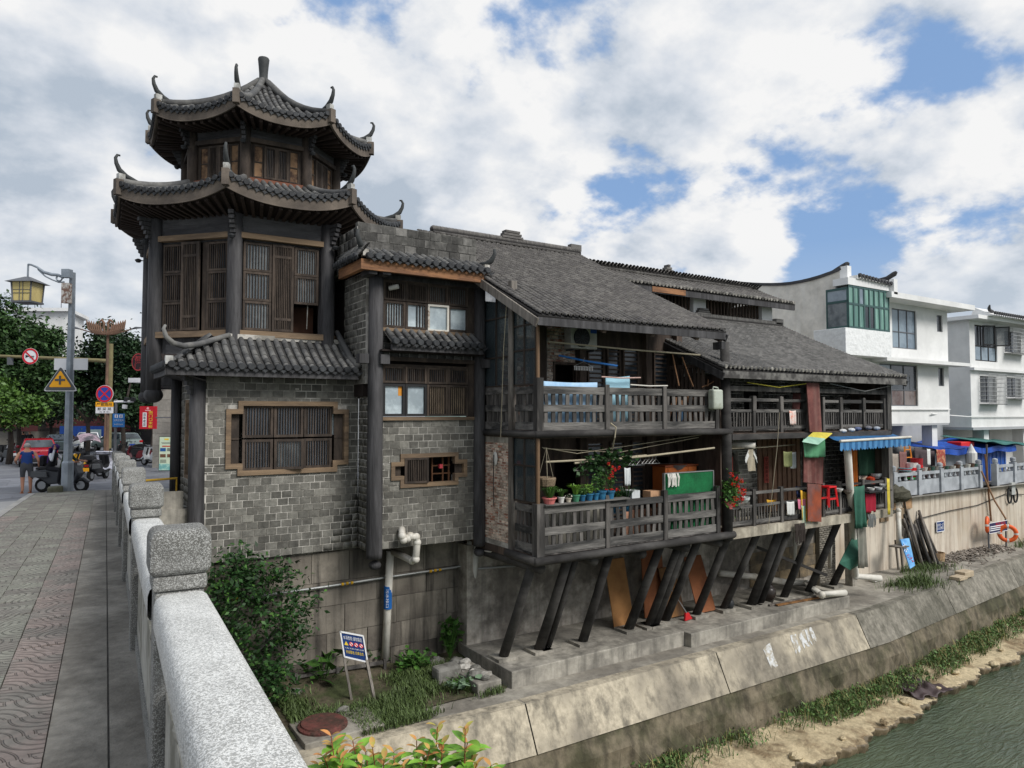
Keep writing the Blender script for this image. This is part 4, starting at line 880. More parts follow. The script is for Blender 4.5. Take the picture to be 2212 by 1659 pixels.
# top tile skirt on its orange beam
ztE=px(780,558,Y=15.4).z
mb=MB(); mb.fbox(b16,5.88,9.22,.5,.62,ztE-.24,ztE+.0); mb.build('eave_beam',m_redbeam,bay)
MB().box(5.88,6.0,15.5,16.9,ztE-.24,ztE-.0).build('eave_beam',m_redbeam,bay)
MB().box(6.0,9.2,15.5,16.0,ztE-.17,ztE-.12).build('soffit',m_sof,bay)
barrel_skirt(bay,b16,5.95,9.3,.68,ztE+.05,.0,ztE+.36,sp=.21,r=.072,curve=.1,seg=.24,nmax=60,eave_max=20)
barrel_skirt(bay,Fr((6.05,17.0,0),(0,-1,0),(-1,0,0)),0,1.6,.25,ztE+.05,.0,ztE+.36,sp=.18,r=.06,curve=.1,seg=.24,nmax=0,eave_max=0)
for sx,X in((-1,6.0),(1,9.25)):
    q=Vector((X,15.45,ztE+.1)); MB().tube([q+Vector((sx*-.0,.3,.2)),q+Vector((sx*.05,.1,.18)),q+Vector((sx*.14,-.02,.26)),q+Vector((sx*.22,-.06,.44)),q+Vector((sx*.2,-.07,.56))],[.06,.075,.07,.05,.035],8).build('roof_horn',m_horn,bay,smooth=True)
    MB().box(X-.07,X+.07,15.4,15.55,ztE+.08,ztE+.24).build('plaster_block',m_mort,bay)
for X,z in((6.2,4.9),(6.55,4.92),(9.3,4.9)):MB().box(X-.1,X+.1,15.45,16.0,z-.08,z+.08).build('beam_end',m_dark,bay)
for X in(6.1,6.62,9.42):MB().box(X-.13,X+.1,15.66,15.9,2.76,2.98).build('beam_end',m_dark,bay)
MB().fbox(b16,6.72,6.84,.02,.06,2.82,3.0).build('white_switch_box',M('white_plastic',(214,214,210),v=.05,r=.5,b=0),bay)
# ================================================================ balcony houses
m_wood=M('weathered_grey_timber',(108,105,101),c2=(58,57,56),v=.5,s=4,st=(.35,1,3),b=.9,bs=10,rnd=.18,ms=1.2,r=.85)
m_woodv=M('weathered_grey_post',(100,96,92),c2=(58,56,54),v=.5,s=5,st=(2,2,.3),b=.7,bs=10,rnd=.2,ms=1.2,r=.85)
m_pale_w=M('pale_weathered_timber',(132,126,118),c2=(90,84,78),v=.35,s=5,st=(2,2,.3),b=.6,rnd=.1,ms=1.5)
m_log=M('dark_log',(70,68,66),c2=(48,46,45),v=.4,s=4,st=(.4,.4,1),b=.6,ms=1.5)
m_dwood=M('dark_brown_timber',(92,79,70),c2=(68,58,52),v=.35,s=5,b=.4,rnd=.2,ms=1.5,st=(2,2,.4))
m_rtile=M('small_roof_tile',(108,105,101),c2=(90,87,85),v=.2,s=3,b=.2,rnd=.17,ms=.9)
m_rbase=M('roof_underlay',(46,44,43),v=.2,s=4)
m_rtile_c=M('small_roof_tile_pale',(112,110,107),c2=(92,91,89),v=.2,s=3,b=.2,rnd=.17,ms=.9)
m_rbrick=M('red_brick',(150,102,84),c2=(204,188,172),v=.3,s=12,b=.5,rnd=.38,ms=3.5,mix=.47)
m_bronze=M('bronze_aluminium',(120,96,74),v=.1,s=4,b=0,r=.45,metal=.3)
m_alu=M('dark_window_bar',(60,52,46),v=.15,s=5,b=.05,r=.5)
g_dark=glass('dirty_glass',(70,80,84),.5)
def railing(th,fr,u0,u1,levels,sp,sw,posts=(),n=0.0,mat=m_wood,smat=m_woodv,pw=.13,ptop=None,pbot=None,rt=.07,gaps=((0,1),(1,2)),st=.03,jit=.012,seed=1):
    """plank balustrade: rails are levels [(z0,z1)...] from the bottom; slats fill the gaps; every post, rail and slat is a piece"""
    rs=np.random.RandomState(seed); us=[u0]+[p for p in posts if u0+.1<p<u1-.1]+[u1]
    root=MB().fbox(fr,u0,u1,n-.02,n+.02,levels[0][0]-.04,levels[0][0]-.002).build('balcony_railing',smat,th)
    for a,b in zip(us[:-1],us[1:]):
        for z0,z1 in levels:MB().fbox(fr,a+pw/2-.01,b-pw/2+.01,n-rt/2,n+rt/2,z0+rs.uniform(-jit,jit),z1+rs.uniform(-jit,jit)).build('rail',mat,root)
        cnt=max(1,round((b-a-pw)/sp)); s2=(b-a-pw)/cnt
        for g0,g1 in gaps:
            for i in range(cnt):
                c=a+pw/2+(i+.5)*s2+rs.uniform(-1,1)*sp*.06; q=rs.uniform(.85,1.12)*sw
                t_=rs.normal()*.009; MB().beam(fr.p(c-t_,n,levels[g0][1]-.03),fr.p(c+t_,n+rs.normal()*.006,levels[g1][0]+.03),q,st,fr.n).build('slat',smat,root)
    for p in posts:MB().fbox(fr,p-pw/2,p+pw/2,n-.05,n+.07,(pbot if pbot is not None else levels[0][0])-.0,ptop if ptop is not None else levels[-1][1]+.06).build('post',smat,root)
    return root
def louvre(th,fr,u0,u1,z0,z1,n,ns,mat=m_dwood,gap=m_pane_d):
    o=casement(th,fr,u0,u1,z0,z1,n,mat,.05,0,gap,bars=False,name='louvred_shutter'); mb=MB()
    for i in range(ns):z=z0+.06+(z1-z0-.12)*(i+.5)/ns; mb.fbox(fr,u0+.05,u1-.05,n-.02,n+.012,z-.012,z+.03)
    mb.build('slats',mat,o,kind='stuff')
def prop(th,xb,yb,X=None,r=.14,ytop=13.85,ztop=-1.9):
    b=px(xb,yb,Z=-4.42); X=b.x if X is None else X
    MB().tube([(X,b.y,-4.48),(X+.01,(b.y+ytop)/2,(ztop-4.48)/2),(X,ytop,ztop)],[r*.9,r*.82,r*.78],9).build('timber_prop',m_log,th,smooth=True)
    MB().box(X-.28,X+.28,b.y-.25,b.y+.28,-4.52,-4.43).build('prop_pad',m_conc,th)
YB=13.5; fB=WF(YB)
hb=thing('timber_balcony_house','old two storey timber house with plank balconies and a broad dark tile roof','house',(12.6,15,-4.5))
xB=lambda x,y=900:px(x,y,Y=YB).x
PB_=[xB(1309),xB(1433),xB(1546)]
railing(hb,fB,9.55,PB_[2],[(1.19,1.37),(1.64,1.80),(2.06,2.24)],.2,.105,PB_,ptop=2.30,pbot=1.12,seed=1)
railing(hb,fB,9.55,PB_[2],[(-1.66,-1.46),(-1.24,-1.06),(-.74,-.56)],.2,.11,PB_,ptop=-.42,pbot=-1.72,seed=2)
sB=Fr((9.5,16.0,0),(0,-1,0),(-1,0,0))
for lv,s in(([(1.19,1.37),(1.64,1.80),(2.06,2.24)],3),):
    railing(hb,sB,.1,1.38,lv,.125,.1,(),seed=s); railing(hb,sB,1.5,2.42,lv,.125,.1,(),seed=s+5)
railing(hb,sB,1.5,2.42,[(-1.66,-1.46),(-1.24,-1.06),(-.74,-.56)],.16,.1,(),seed=4)
MB().box(9.40,9.62,13.42,13.62,-1.75,-.5).build('corner_post',m_woodv,hb); MB().box(9.42,9.6,13.43,13.6,1.05,2.42).build('corner_post',m_woodv,hb)
MB().box(9.42,9.58,14.52,14.68,-1.8,4.85).build('tall_post',m_pale_w,hb)
MB().cyl((9.5,13.52,-.5),(9.5,13.52,1.0),.045,None,10).build('corner_mullion',m_bronze,hb); MB().cyl((9.5,13.52,2.4),(9.5,13.52,3.75),.045,None,10).build('corner_mullion',m_bronze,hb)
MB().tube([(9.35,13.42,1.1),(12,13.43,1.11),(16.05,13.42,1.08)],.085,10).build('edge_log',m_log,hb,smooth=True); MB().tube([(9.32,13.4,-1.80),(16.1,13.4,-1.79)],.10,10).build('edge_log',m_log,hb,smooth=True)
MB().tube([(9.4,13.4,1.1),(9.42,15.9,1.1)],.08,10).build('edge_log',m_log,hb,smooth=True); MB().tube([(9.36,13.4,-1.80),(9.4,14.7,-1.8)],.1,10).build('edge_log',m_log,hb,smooth=True)
MB().box(9.45,16.0,13.46,16.4,1.0,1.14).build('upper_floor',m_dwood,hb); MB().box(9.45,16.0,13.46,16.9,-1.9,-1.72).build('lower_floor',m_dwood,hb)
for X in(9.6,11.2,12.8,14.4,15.7):MB().tube([(X,13.55,-2.0),(X,16.5,-2.0)],.13,10).build('floor_joist',m_log,hb,smooth=True)
MB().tube([(15.95,13.5,-1.95),(15.96,13.5,1.2),(15.95,13.52,3.6)],[.15,.14,.13],12).build('round_post',m_log,hb,smooth=True)
# side walls: red brick below, glazed screen above
bricks(hb,Fr((9.47,15.97,0),(0,-1,0),(-1,0,0)),.0,1.28,-1.6,.86,mat=m_rbrick,mortar=M('smeared_mortar',(214,202,186),v=.25,s=9,b=.5,c2=(150,136,120),ms=2),bw=.2,bh=.066,j=.022,nmax=250,seed=12,n_back=-.12)
MB().fbox(sB,.0,1.32,-.12,.035,-1.78,-1.6).build('concrete_ledge',m_mort,hb); MB().fbox(sB,.0,1.32,-.12,.04,.86,1.05).build('plaster_band',m_conc,hb)
def screen(u0,u1,z0,z1a,z1b,cols,zr):
    mb=MB(); t=.04
    for i in range(cols+1):
        u=u0+(u1-u0)*i/cols; mb.fbox(sB,u-t/2,u+t/2,-.03,.03,z0,z1a+(z1b-z1a)*i/cols)
    for z in(z0,*zr):mb.fbox(sB,u0,u1,-.025,.025,z-t/2,z+t/2)
    o=mb.build('glazed_screen',m_alu,hb)
    for i in range(cols):
        a,b=u0+(u1-u0)*i/cols+.02,u0+(u1-u0)*(i+1)/cols-.02; zz_=[z0,*zr,None]
        for q in range(len(zz_)-1):
            t0,t1=(zz_[q+1],zz_[q+1])if zz_[q+1]is not None else(z1a+(z1b-z1a)*(a-u0)/(u1-u0),z1a+(z1b-z1a)*(b-u0)/(u1-u0))
            MB().prism([sB.p(a,-.006,zz_[q]+.02),sB.p(b,-.006,zz_[q]+.02),sB.p(b,-.006,t1-.02),sB.p(a,-.006,t0-.02)],sB.n*.008).build('pane',g_dark,o)
screen(.02,1.30,2.27,5.2,4.6,2,(3.0,4.0)); screen(1.46,2.42,2.27,4.5,3.95,2,(3.1,3.7)); screen(1.46,2.42,-.5,1.0,1.0,2,(.35,))
# back walls of the balconies
bk=WF(15.3)
bricks(hb,bk,9.6,10.5,1.14,4.6,mat=m_rbrick,mortar=m_mort,bw=.24,bh=.12,nmax=0,seed=14)
bricks(hb,bk,11.05,12.0,1.14,4.6,[(11.3,12.0,1.1,2.9)],mat=m_rbrick,mortar=m_mort,bw=.24,bh=.09,nmax=0,seed=15)
slab(MB(),bk,10.5,16.0,1.14,4.6,-.12,-.02,[(11.3,12.0,1.1,2.9)]).build('back_wall',m_dwood,hb)
slab(MB(),bk,9.6,16.0,-1.72,1.05,-.12,-.02,[(11.3,12.1,-1.7,.35),(15.0,15.6,-1.7,.3)]).build('back_wall',m_dwood,hb)
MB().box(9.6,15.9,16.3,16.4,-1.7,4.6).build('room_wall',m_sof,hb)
for u in(10.6,12.15,14.6,15.85):MB().fbox(bk,u-.11,u+.11,-.02,.16,1.14,4.6).build('wall_post',m_dwood,hb); MB().fbox(bk,u-.11,u+.11,-.02,.16,-1.72,1.0).build('wall_post',m_dwood,hb)
for a,b in((12.4,13.0),(13.1,13.6),(13.7,14.3),(14.9,15.5)):louvre(hb,bk,a,b,1.3,3.45,.03,16)
for a,b in((12.35,12.95),(13.2,13.75),(14.0,14.5)):louvre(hb,bk,a,b,-1.4,.8,.03,16)
mb=MB(); mb.fbox(bk,11.24,11.3,-.05,.03,1.14,2.95); mb.fbox(bk,12.0,12.06,-.05,.03,1.14,2.95); mb.fbox(bk,11.24,12.06,-.05,.035,2.9,2.97); mb.build('door_frame',m_dwood,hb)
MB().box(9.6,9.75,15.0,15.3,-1.7,1.0).build('plaster_pier',m_conc,hb)
# roof
rB_=butterfly_roof(hb,9.12,15.35,12.95,19.3,3.80,7.05,.18,.13,mat=m_rtile,mat2=m_rbase,seed=21)
MB().beam((9.1,12.98,3.66),(15.35,12.98,3.68),.05,.18).build('eave_board',m_dark,hb)
MB().beam((9.08,12.95,3.62),(9.08,19.3,6.88),.05,.2).build('verge_board',m_pale_w,hb); MB().beam((15.37,12.95,3.62),(15.37,19.3,6.88),.05,.2).build('verge_board',m_dark,hb)
MB().quad((9.1,12.97,3.70),(15.35,12.97,3.70),(15.35,19.3,6.92),(9.1,19.3,6.92)).build('roof_soffit',m_sof,hb)
for X in(9.5,11.1,12.7,14.3,15.2):MB().beam((X,13.0,3.58),(X,16.2,5.2),.1,.14).build('rafter',m_dwood,hb)
MB().box(15.1,15.25,12.9,13.2,3.32,3.52).build('beam_end',m_dark,hb)
def ridge(th,X0,X1,Y,z,horns=True,m=m_rtile):
    T=[]; mb=MB().box(X0,X1,Y-.14,Y+.14,z-.02,z+.09); o=mb.build('ridge',m_rbase,th)
    n=int((X1-X0)/.05)
    for i in range(n):T.append(mat_axes((X0+(i+.5)*(X1-X0)/n,Y,z+.14),(.18,.0,.35),(0,.2,0),(-.02,0,.11)))
    pieces('ridge_tile',MB().box(-.1,.1,-.5,.5,-.5,.5),m,T,o,0,'ridge_tiles')
    T=[mat_axes((X0+(i+.5)*.2,Y-.15,z+.0),(1,0,0),(0,.9,.4),(0,-.4,.9))for i in range(int((X1-X0)/.2))]
    pieces('ridge_course_tile',MB().box(-.095,.095,-.06,.06,-.02,.03),m,T,o,60)
    return o
ro=ridge(hb,9.6,15.3,19.3,7.08)
for i in range(3):MB().box(12.1+.06*i,12.9-.06*i,19.18,19.42,7.28+i*.09,7.35+i*.09).build('ridge_ornament',m_rtile,hb)
MB().box(14.9,15.35,19.2,19.4,7.2,7.42).build('ridge_end',m_rtile,hb)
# leaning props
for xb,yb,r in((1087,1415,.14),(1164,1400,.15),(1182,1396,.1),(1258,1383,.14),(1357,1356,.15),(1400,1348,.13),(1412,1346,.16),(1436,1338,.14),(1503,1325,.14)):prop(hb,xb,yb,None,r)
hc=thing('timber_riverside_house','long timber house with spindle balconies on a white concrete slab beyond the plank balcony house','house',(20,15,-4.5))
m_slabw=M('stained_white_slab',(190,182,164),c2=(140,132,118),v=.2,s=4,b=.3,streak=.6,sc=(96,92,84),ms=.6)
fC=WF(13.55); xC=lambda x,y=900:px(x,y,Y=13.55).x
PC=[xC(v)for v in(1566,1626,1685,1743)]; PC2=[xC(v)for v in(1776,1814,1863,1908)]
lvC=[(1.13,1.22),(1.62,1.71),(1.93,2.02)]
for ps,s in((PC,41),(PC2,42)):
    railing(hc,fC,ps[0],ps[-1],lvC,.115,.045,ps,pw=.11,ptop=2.1,pbot=1.0,gaps=((0,1),),rt=.06,seed=s)
    for p in ps[1:-1]:MB().fbox(fC,p-.075,p+.075,-.06,.08,1.66,2.08).build('post_cap',m_woodv,hc)
lvL=[(-1.58,-1.48),(-1.12,-1.04),(-.76,-.68)]
PL=[xC(v,1080)for v in(1566,1626,1686,1749)]; PL2=[xC(v,1080)for v in(1776,1812,1862,1910)]
for ps,s in((PL,43),(PL2,44)):railing(hc,fC,ps[0],ps[-1],lvL,.125,.05,ps,pw=.11,ptop=-.6,pbot=-1.68,gaps=((0,1),),rt=.06,seed=s)
XE=xC(1916)
MB().box(16.05,xC(1830,1130),13.4,16.6,-1.93,-1.66).build('floor_slab',m_slabw,hc); MB().box(xC(1872,1120),XE-.02,13.4,16.6,-1.93,-1.66).build('floor_slab',m_slabw,hc); MB().box(xC(1830,1130),xC(1872,1120),14.4,16.6,-1.9,-1.68).build('floor_slab',m_slabw,hc); MB().box(16.0,XE+.1,13.45,16.6,.86,1.02).build('upper_floor',m_dwood,hc)
MB().box(16.05,XE-.1,13.36,13.6,.84,1.0).build('edge_beam',m_log,hc)
for X in(xC(1743)+.05,XE):MB().box(X-.12,X+.12,13.45,13.7,-1.68,2.7).build('tall_post',m_woodv,hc)
MB().beam((16.0,13.55,2.3),(XE,13.55,2.3),.1,.14).build('head_rail',m_woodv,hc)
bkC=WF(14.85)
bricks(hc,bkC,16.1,19.0,-1.66,.86,[(16.9,18.1,-1.7,.35)],mat=m_gbrick,mortar=m_mort,bw=.26,bh=.15,nmax=120,seed=51)
bricks(hc,bkC,16.1,XE,1.02,2.8,[(18.4,19.3,1,2.5),(21.2,22.3,1,2.6)],mat=m_gbrick_d,mortar=m_mort,bw=.26,bh=.15,nmax=0,seed=52)
bricks(hc,bkC,21.3,XE,-1.66,.86,[(21.7,22.6,-1.7,.4)],mat=m_gbrick_d,mortar=m_mort,bw=.26,bh=.15,nmax=0,seed=53)
m_stripe=M('striped_cloth',(142,112,92),v=.2,s=5,b=.2)
for i in range(9):MB().fbox(bkC,19.05+i*.25,19.22+i*.25,-.1,.0,-1.6,.86).build('wall_board',m_stripe,hc)
MB().fbox(bkC,19.0,21.3,-.16,-.1,-1.66,.86).build('wall_panel',m_dwood,hc)
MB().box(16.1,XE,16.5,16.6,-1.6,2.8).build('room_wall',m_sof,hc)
for a,b in((17.0,17.5),(17.5,18.0),(21.8,22.5)):
    o=casement(hc,bkC,a,b,-1.6,.3,-.1,m_dwood,.07,3,m_pane_d,rails=(-.9,-.2),name='lattice_door')
MB().box(16.05,16.12,13.8,15.2,-1.6,2.7).build('side_boards',m_dwood,hc)
mb=MB()
for i in range(9):mb.box(15.5,15.56,13.9+i*.16,13.98+i*.16,1.2,3.0)
mb.box(15.48,15.58,13.8,15.3,2.9,3.0); mb.build('side_lattice',m_dwood,hc,kind='stuff')
butterfly_roof(hc,15.4,24.75,13.1,18.0,2.80,5.02,.18,.13,mat=m_rtile_c,mat2=m_rbase,seed=22)
T=[mat_axes((15.4+.18*(i+.5),13.07,2.87),(1,0,0),(0,1,0),(0,0,1))for i in range(52)]
pieces('eave_end',MB().tube([(0,0,0),(0,.04,.01)],[.05,.05],8),M('lime_tile_end',(150,146,138),v=.3,s=9,rnd=.35,c2=(80,78,74),ms=3),T,hc,60)
MB().beam((15.4,13.13,2.66),(24.75,13.13,2.66),.05,.2).build('eave_board',M('lime_stained_board',(112,110,106),c2=(66,64,62),v=.3,s=4,b=.4,ms=2.2),hc)
MB().beam((15.4,13.1,2.6),(15.4,18,4.84),.06,.2).build('verge_board',m_dark,hc); MB().beam((24.75,13.1,2.6),(24.75,18,4.84),.06,.2).build('verge_board',m_dark,hc)
MB().quad((15.4,13.12,2.70),(24.75,13.12,2.70),(24.75,18,4.89),(15.4,18,4.89)).build('roof_soffit',m_sof,hc)
for i in range(7):X=16.3+i*1.35; MB().beam((X,13.2,2.62),(X,15.2,3.6),.09,.13).build('rafter',m_dwood,hc)
ridge(hc,15.6,24.6,18.0,5.02,m=m_rtile_c)
for i in range(3):MB().box(19.7+.06*i,20.4-.06*i,17.9,18.1,5.22+i*.08,5.28+i*.08).build('ridge_ornament',m_rtile_c,hc)
MB().box(24.2,24.65,17.9,18.1,5.14,5.36).build('ridge_end',m_rtile_c,hc)
for xb,yb,r in((1562,1312,.13),(1622,1304,.17),(1640,1300,.14),(1692,1288,.14),(1746,1276,.14),(1798,1262,.14)):prop(hc,xb,yb,None,r,13.8,-1.95)
# end pier and brick flank below
MB().box(25.35,25.65,15.6,15.9,WALK,-2.0).build('concrete_pier',m_conc,hc)
bricks(hc,WF(16.3),24.4,25.4,WALK,-2.0,mat=M('grey_rubble_brick',(126,120,110),c2=(92,88,80),v=.3,s=8,b=.5,rnd=.25),mortar=m_conc,bw=.2,bh=.08,nmax=0,seed=55)
MB().beam((xC(1700,1230),14.6,-2.6),(21.6,14.2,-3.75),.07,.09).build('brace_pole',m_log,hc)

MB().box(XE-.03,XE+.03,13.75,16.6,1.02,2.9).build('side_boards',m_dwood,hc); MB().box(XE-.03,XE+.03,13.75,16.6,-1.66,.86).build('side_boards',m_dwood,hc)
# ================================================================ houses behind and to the right
m_white=M('white_render',(224,224,222),c2=(212,212,210),v=.06,s=2,b=.1,streak=.1,sc=(186,186,184),ms=.4)
m_white_r=M('rough_white_render',(226,227,226),c2=(206,207,206),v=.1,s=7,b=.9,bs=5,ms=1.4,mix=.62,bd=.05)
m_gwall=M('grey_cement_render',(222,217,207),c2=(198,193,183),v=.12,s=3,b=.4,bs=6,streak=.4,sc=(222,220,214),ms=.5)
m_greyw=M('plain_grey_wall',(160,162,164),v=.08,s=2,b=.1,streak=.2,sc=(126,126,126))  # plain grey for inner walls, floor slabs and the set-back storey
m_tcap=M('dark_tile_cap',(70,70,72),v=.3,s=8,b=.3,rnd=.2)
m_greenf=M('green_window_frame',(58,86,84),v=.1,s=4,b=0,r=.45)
m_greenp=M('green_curtain_glass',(120,160,146),c2=(86,124,114),v=.15,s=2.5,b=0,r=.12,spec=.6,st=(3,3,.3),ms=1.5)
m_skyp=M('blue_grey_glass',(132,146,156),c2=(106,120,132),v=.12,s=2,b=0,r=.08,spec=.7,ms=.8)
m_darkp=M('dark_glass',(44,48,52),c2=(62,64,68),v=.2,s=2,b=0,r=.08,spec=.7,ms=.8)
m_alg=M('grey_aluminium',(96,98,102),v=.08,s=3,b=0,r=.5,metal=.3)
m_grille=M('steel_grille',(178,178,176),v=.1,s=3,b=0,r=.4,metal=.4)
# ---- rear house
hr=thing('rear_tiled_house','white walled house with a low dark tile roof rising behind the timber houses','house',(20,19,0))
fr_=WF(18.05); xh=lambda x,y=665:px(x,y,Y=18.05).x
op=[(xh(1525),xh(1646),5.22,5.85),(xh(1400),xh(1498),5.2,5.9)]
slab(MB(),fr_,15.4,xh(1668),3.0,6.0,-.3,0,op).build('wall',m_white,hr)
MB().box(15.4,xh(1668),20.5,20.7,3,6.2).build('wall',m_white,hr); MB().box(xh(1668)-.3,xh(1668),18.36,20.5,3,6).build('wall',m_gwall,hr); MB().box(15.5,23.3,19.6,19.7,4.5,6.3).build('inner_wall',m_sof,hr)
for a,b,c,d in op:
    n=int((b-a)/.17)
    for i in range(n):u=a+(i+.5)*(b-a)/n; MB().fbox(fr_,u-.03,u+.03,-.18,-.12,c,d).build('window_bar',m_dwood,hr)
butterfly_roof(hr,14.6,xh(1690),17.45,19.3,5.92,6.72,.17,.125,mat=m_rtile,mat2=m_rbase,seed=31,nmax=150)
butterfly_roof(hr,14.6,xh(1690),21.2,19.3,5.92,6.72,.17,.3,mat=m_rtile,mat2=m_rbase,seed=32,nmax=0)
T=[mat_axes((14.7+.17*(i+.5),17.42,5.98),(1,0,0),(0,1,0),(0,0,1))for i in range(int((xh(1690)-14.7)/.17))]
pieces('eave_end',MB().tube([(0,0,0),(0,.04,.01)],[.055,.055],8),MATS['lime_tile_end'],T,hr,60)
MB().beam((14.6,17.5,5.78),(xh(1690),17.5,5.78),.06,.2).build('eave_board',m_dark,hr); MB().beam((17,17.47,5.80),(18.6,17.47,5.80),.05,.18).build('eave_board',m_redbeam,hr)
MB().quad((14.6,17.5,5.86),(xh(1690),17.5,5.86),(xh(1690),19.3,6.6),(14.6,19.3,6.6)).build('roof_soffit',m_sof,hr)
ridge(hr,14.8,xh(1672),19.3,6.75)
for i in range(3):MB().box(xh(1487)+.08*i,xh(1505)-.08*i,19.18,19.42,6.95+i*.1,7.03+i*.1).build('ridge_ornament',m_rtile,hr)
p=px(1395,602,Y=26); bk_=thing('concrete_rooftop','grey flat concrete rooftop block showing above the dark tile ridge','building',(p.x,26.5,-2))
MB().box(p.x-.75,p.x+.9,25.5,29,-2,p.z+.18).build('wall',m_gwall,bk_); MB().box(p.x-1.0,p.x+1.0,25.2,29.4,p.z+.18,p.z+.36).build('roof_slab',m_gwall,bk_); MB().prism([(p.x+.4,25.2,p.z+.36),(p.x+1.2,25.2,p.z+.2),(p.x+.9,25.2,p.z+.5)],(0,3,0)).build('tiled_edge',m_tcap,bk_)
p=px(1525,625,Y=27); an_=thing('rooftop_antenna','thin rooftop antenna mast behind the dark tile ridge','antenna',(p.x,27,-2)); MB().cyl((p.x,27,-2),(p.x,27,p.z+.75),.025,.012,6).build('mast',m_alg,an_); MB().box(p.x-.02,p.x+.16,26.97,27.03,p.z+.28,p.z+.34).build('crossbar',m_alg,an_)
p2=px(1537,612,Y=27); MB().box(p2.x-.1,p2.x+.1,26.9,27.1,p2.z-.1,p2.z+.1).build('junction_box',m_gwall,an_)
# ---- white house with the green bay window
h1=thing('white_bay_window_house','white three storey house with a curved gable wall and green glazed bay window','house',(33,20,-2))
gY=np.linspace(17.9,25.0,15)
def gz(Y):
    t=(Y-17.9)/5.4; return 7.55+.26*max(0,1-t/.4)**2+1.15*max(0,t-.45)**1.5
mb=MB(); mb.add([(28.8,y,1.0)for y in gY]+[(28.8,y,gz(y))for y in gY],[(i,i+15,i+16,i+1)for i in range(14)]); mb.build('gable_wall',m_gwall,h1,solid=.2)
for i in range(14):
    a,b=gY[i],gY[i+1]; mb=MB(); mb.beam((28.8,a,gz(a)+.06),(28.8,b,gz(b)+.06),.34,.13); mb.build('cap_tile',m_tcap,h1)
MB().tube([(28.8,18.3,gz(18.3)+.1),(28.8,17.9,gz(17.9)+.16),(28.8,17.7,gz(17.9)+.22),(28.8,17.62,gz(17.9)+.28)],[.1,.12,.13,.06],8).build('gable_horn',m_tcap,h1)
MB().box(28.65,28.95,17.6,17.95,5.2,7.95).build('corner_pier',m_white,h1)
f18=WF(18.0); x1=lambda x,y=800:px(x,y,Y=18.0).x; z1_=lambda y,x:px(x,y,Y=18.0).z
wA=(x1(1927,700),x1(1980,700),z1_(753,1950),z1_(668,1950)); wB=(x1(1900),x1(1982),z1_(877,1950),z1_(788,1950)); wS1=(x1(2024,700),x1(2036,700),z1_(717,2030),z1_(681,2030)); wS2=(x1(2027),x1(2039),z1_(834,2030),z1_(794,2030))
xe=x1(2049)
slab(MB(),f18,28.9,xe,1.1,6.75,-.25,0,[wA,wB,wS1,wS2]).build('front_wall',m_white,h1)
MB().box(xe-.3,xe,18.25,26,1.1,6.75).build('side_wall',m_white,h1); MB().box(28.9,xe,25.8,26,-2,6.75).build('back_wall',m_white,h1)
MB().box(29.2,xe-.4,19.2,19.3,1.3,6.6).build('inner_wall',m_greyw,h1)
MB().box(31.2,xe+.9,17.1,26,6.75,7.0).build('roof_slab',m_white,h1); MB().box(31.0,xe+.7,17.25,18,3.92,4.08).build('ledge',m_white,h1); MB().box(29.0,xe-.1,18.0,26,1.0,1.1).build('floor_slab',m_greyw,h1)
def win(th,fr,w,frame,pane,cols,zr=None,n=-.1,t=.05,open_=()):
    u0,u1,z0,z1=w; mb=MB()
    for i in range(cols+1):u=u0+(u1-u0)*i/cols; mb.fbox(fr,max(u0,u-t/2),min(u1,u+t/2),n-.03,n+.03,z0,z1)
    for z in(z0+t/2,z1-t/2,*(zr or())):mb.fbox(fr,u0,u1,n-.025,n+.025,z-t/2,z+t/2)
    o=mb.build('window',frame,th); zz_=[z0,*(zr or()),z1]
    for i in range(cols):
        for q in range(len(zz_)-1):
            pm=pane if not isinstance(pane,dict)else pane.get((i,q),pane['d']); MB().fbox(fr,u0+(u1-u0)*i/cols+.02,u0+(u1-u0)*(i+1)/cols-.02,n-.008,n+.002,zz_[q]+.02,zz_[q+1]-.02).build('pane',pm,o)
    return o
win(h1,f18,wA,m_alg,m_skyp,3,(wA[2]+(wA[3]-wA[2])*.42,)); win(h1,f18,wB,m_alg,{'d':m_darkp,(0,1):m_skyp,(0,0):M('shop_reflection',(120,110,106),c2=(86,66,62),v=.3,s=2,b=0,r=.1),(1,0):MATS['shop_reflection'],(2,0):MATS['shop_reflection']},3,(wB[2]+.75,)); win(h1,f18,wS1,m_alg,m_darkp,1); win(h1,f18,wS2,m_alg,m_darkp,1)
# bay window box
bz0,bz1,bz2=4.05,5.2,7.05
mb=MB(); mb.box(27.95,31.45,17.3,18.8,bz0,bz1); mb.build('bay_parapet',m_white_r,h1,bevel=.02)
fbw=WF(17.35); X0,X1=28.25,31.4
win(h1,fbw,(X0,X1,bz1,bz2),m_greenf,{'d':m_greenp,(3,0):m_darkp,(4,0):m_darkp,(2,1):m_skyp,(6,1):m_greenp},8,(6.25,),n=0,t=.09)
win(h1,Fr((28.25,18.35,0),(0,-1,0),(-1,0,0)),(0,1.0,bz1,bz2-.1),m_greenf,{'d':m_skyp,(0,0):m_pane},1,(6.35,),n=0,t=.1)
MB().box(28.2,31.45,17.3,18.0,bz2,bz2+.3).build('bay_lintel',m_white,h1); MB().box(28.3,31.3,17.9,17.95,bz1,bz2).build('bay_inner',m_greyw,h1)
T=[mat_axes((28.95+i*.24,17.2,7.5-.012*i),(1,0,0),(0,1,0),(0,0,1))for i in range(12)]
ev=MB().box(28.8,31.6,17.25,18.2,7.34,7.5).build('tile_eave',m_white,h1); pieces('eave_tile',eave_piece(.085,.24,.16),m_tcap,T,ev,20)
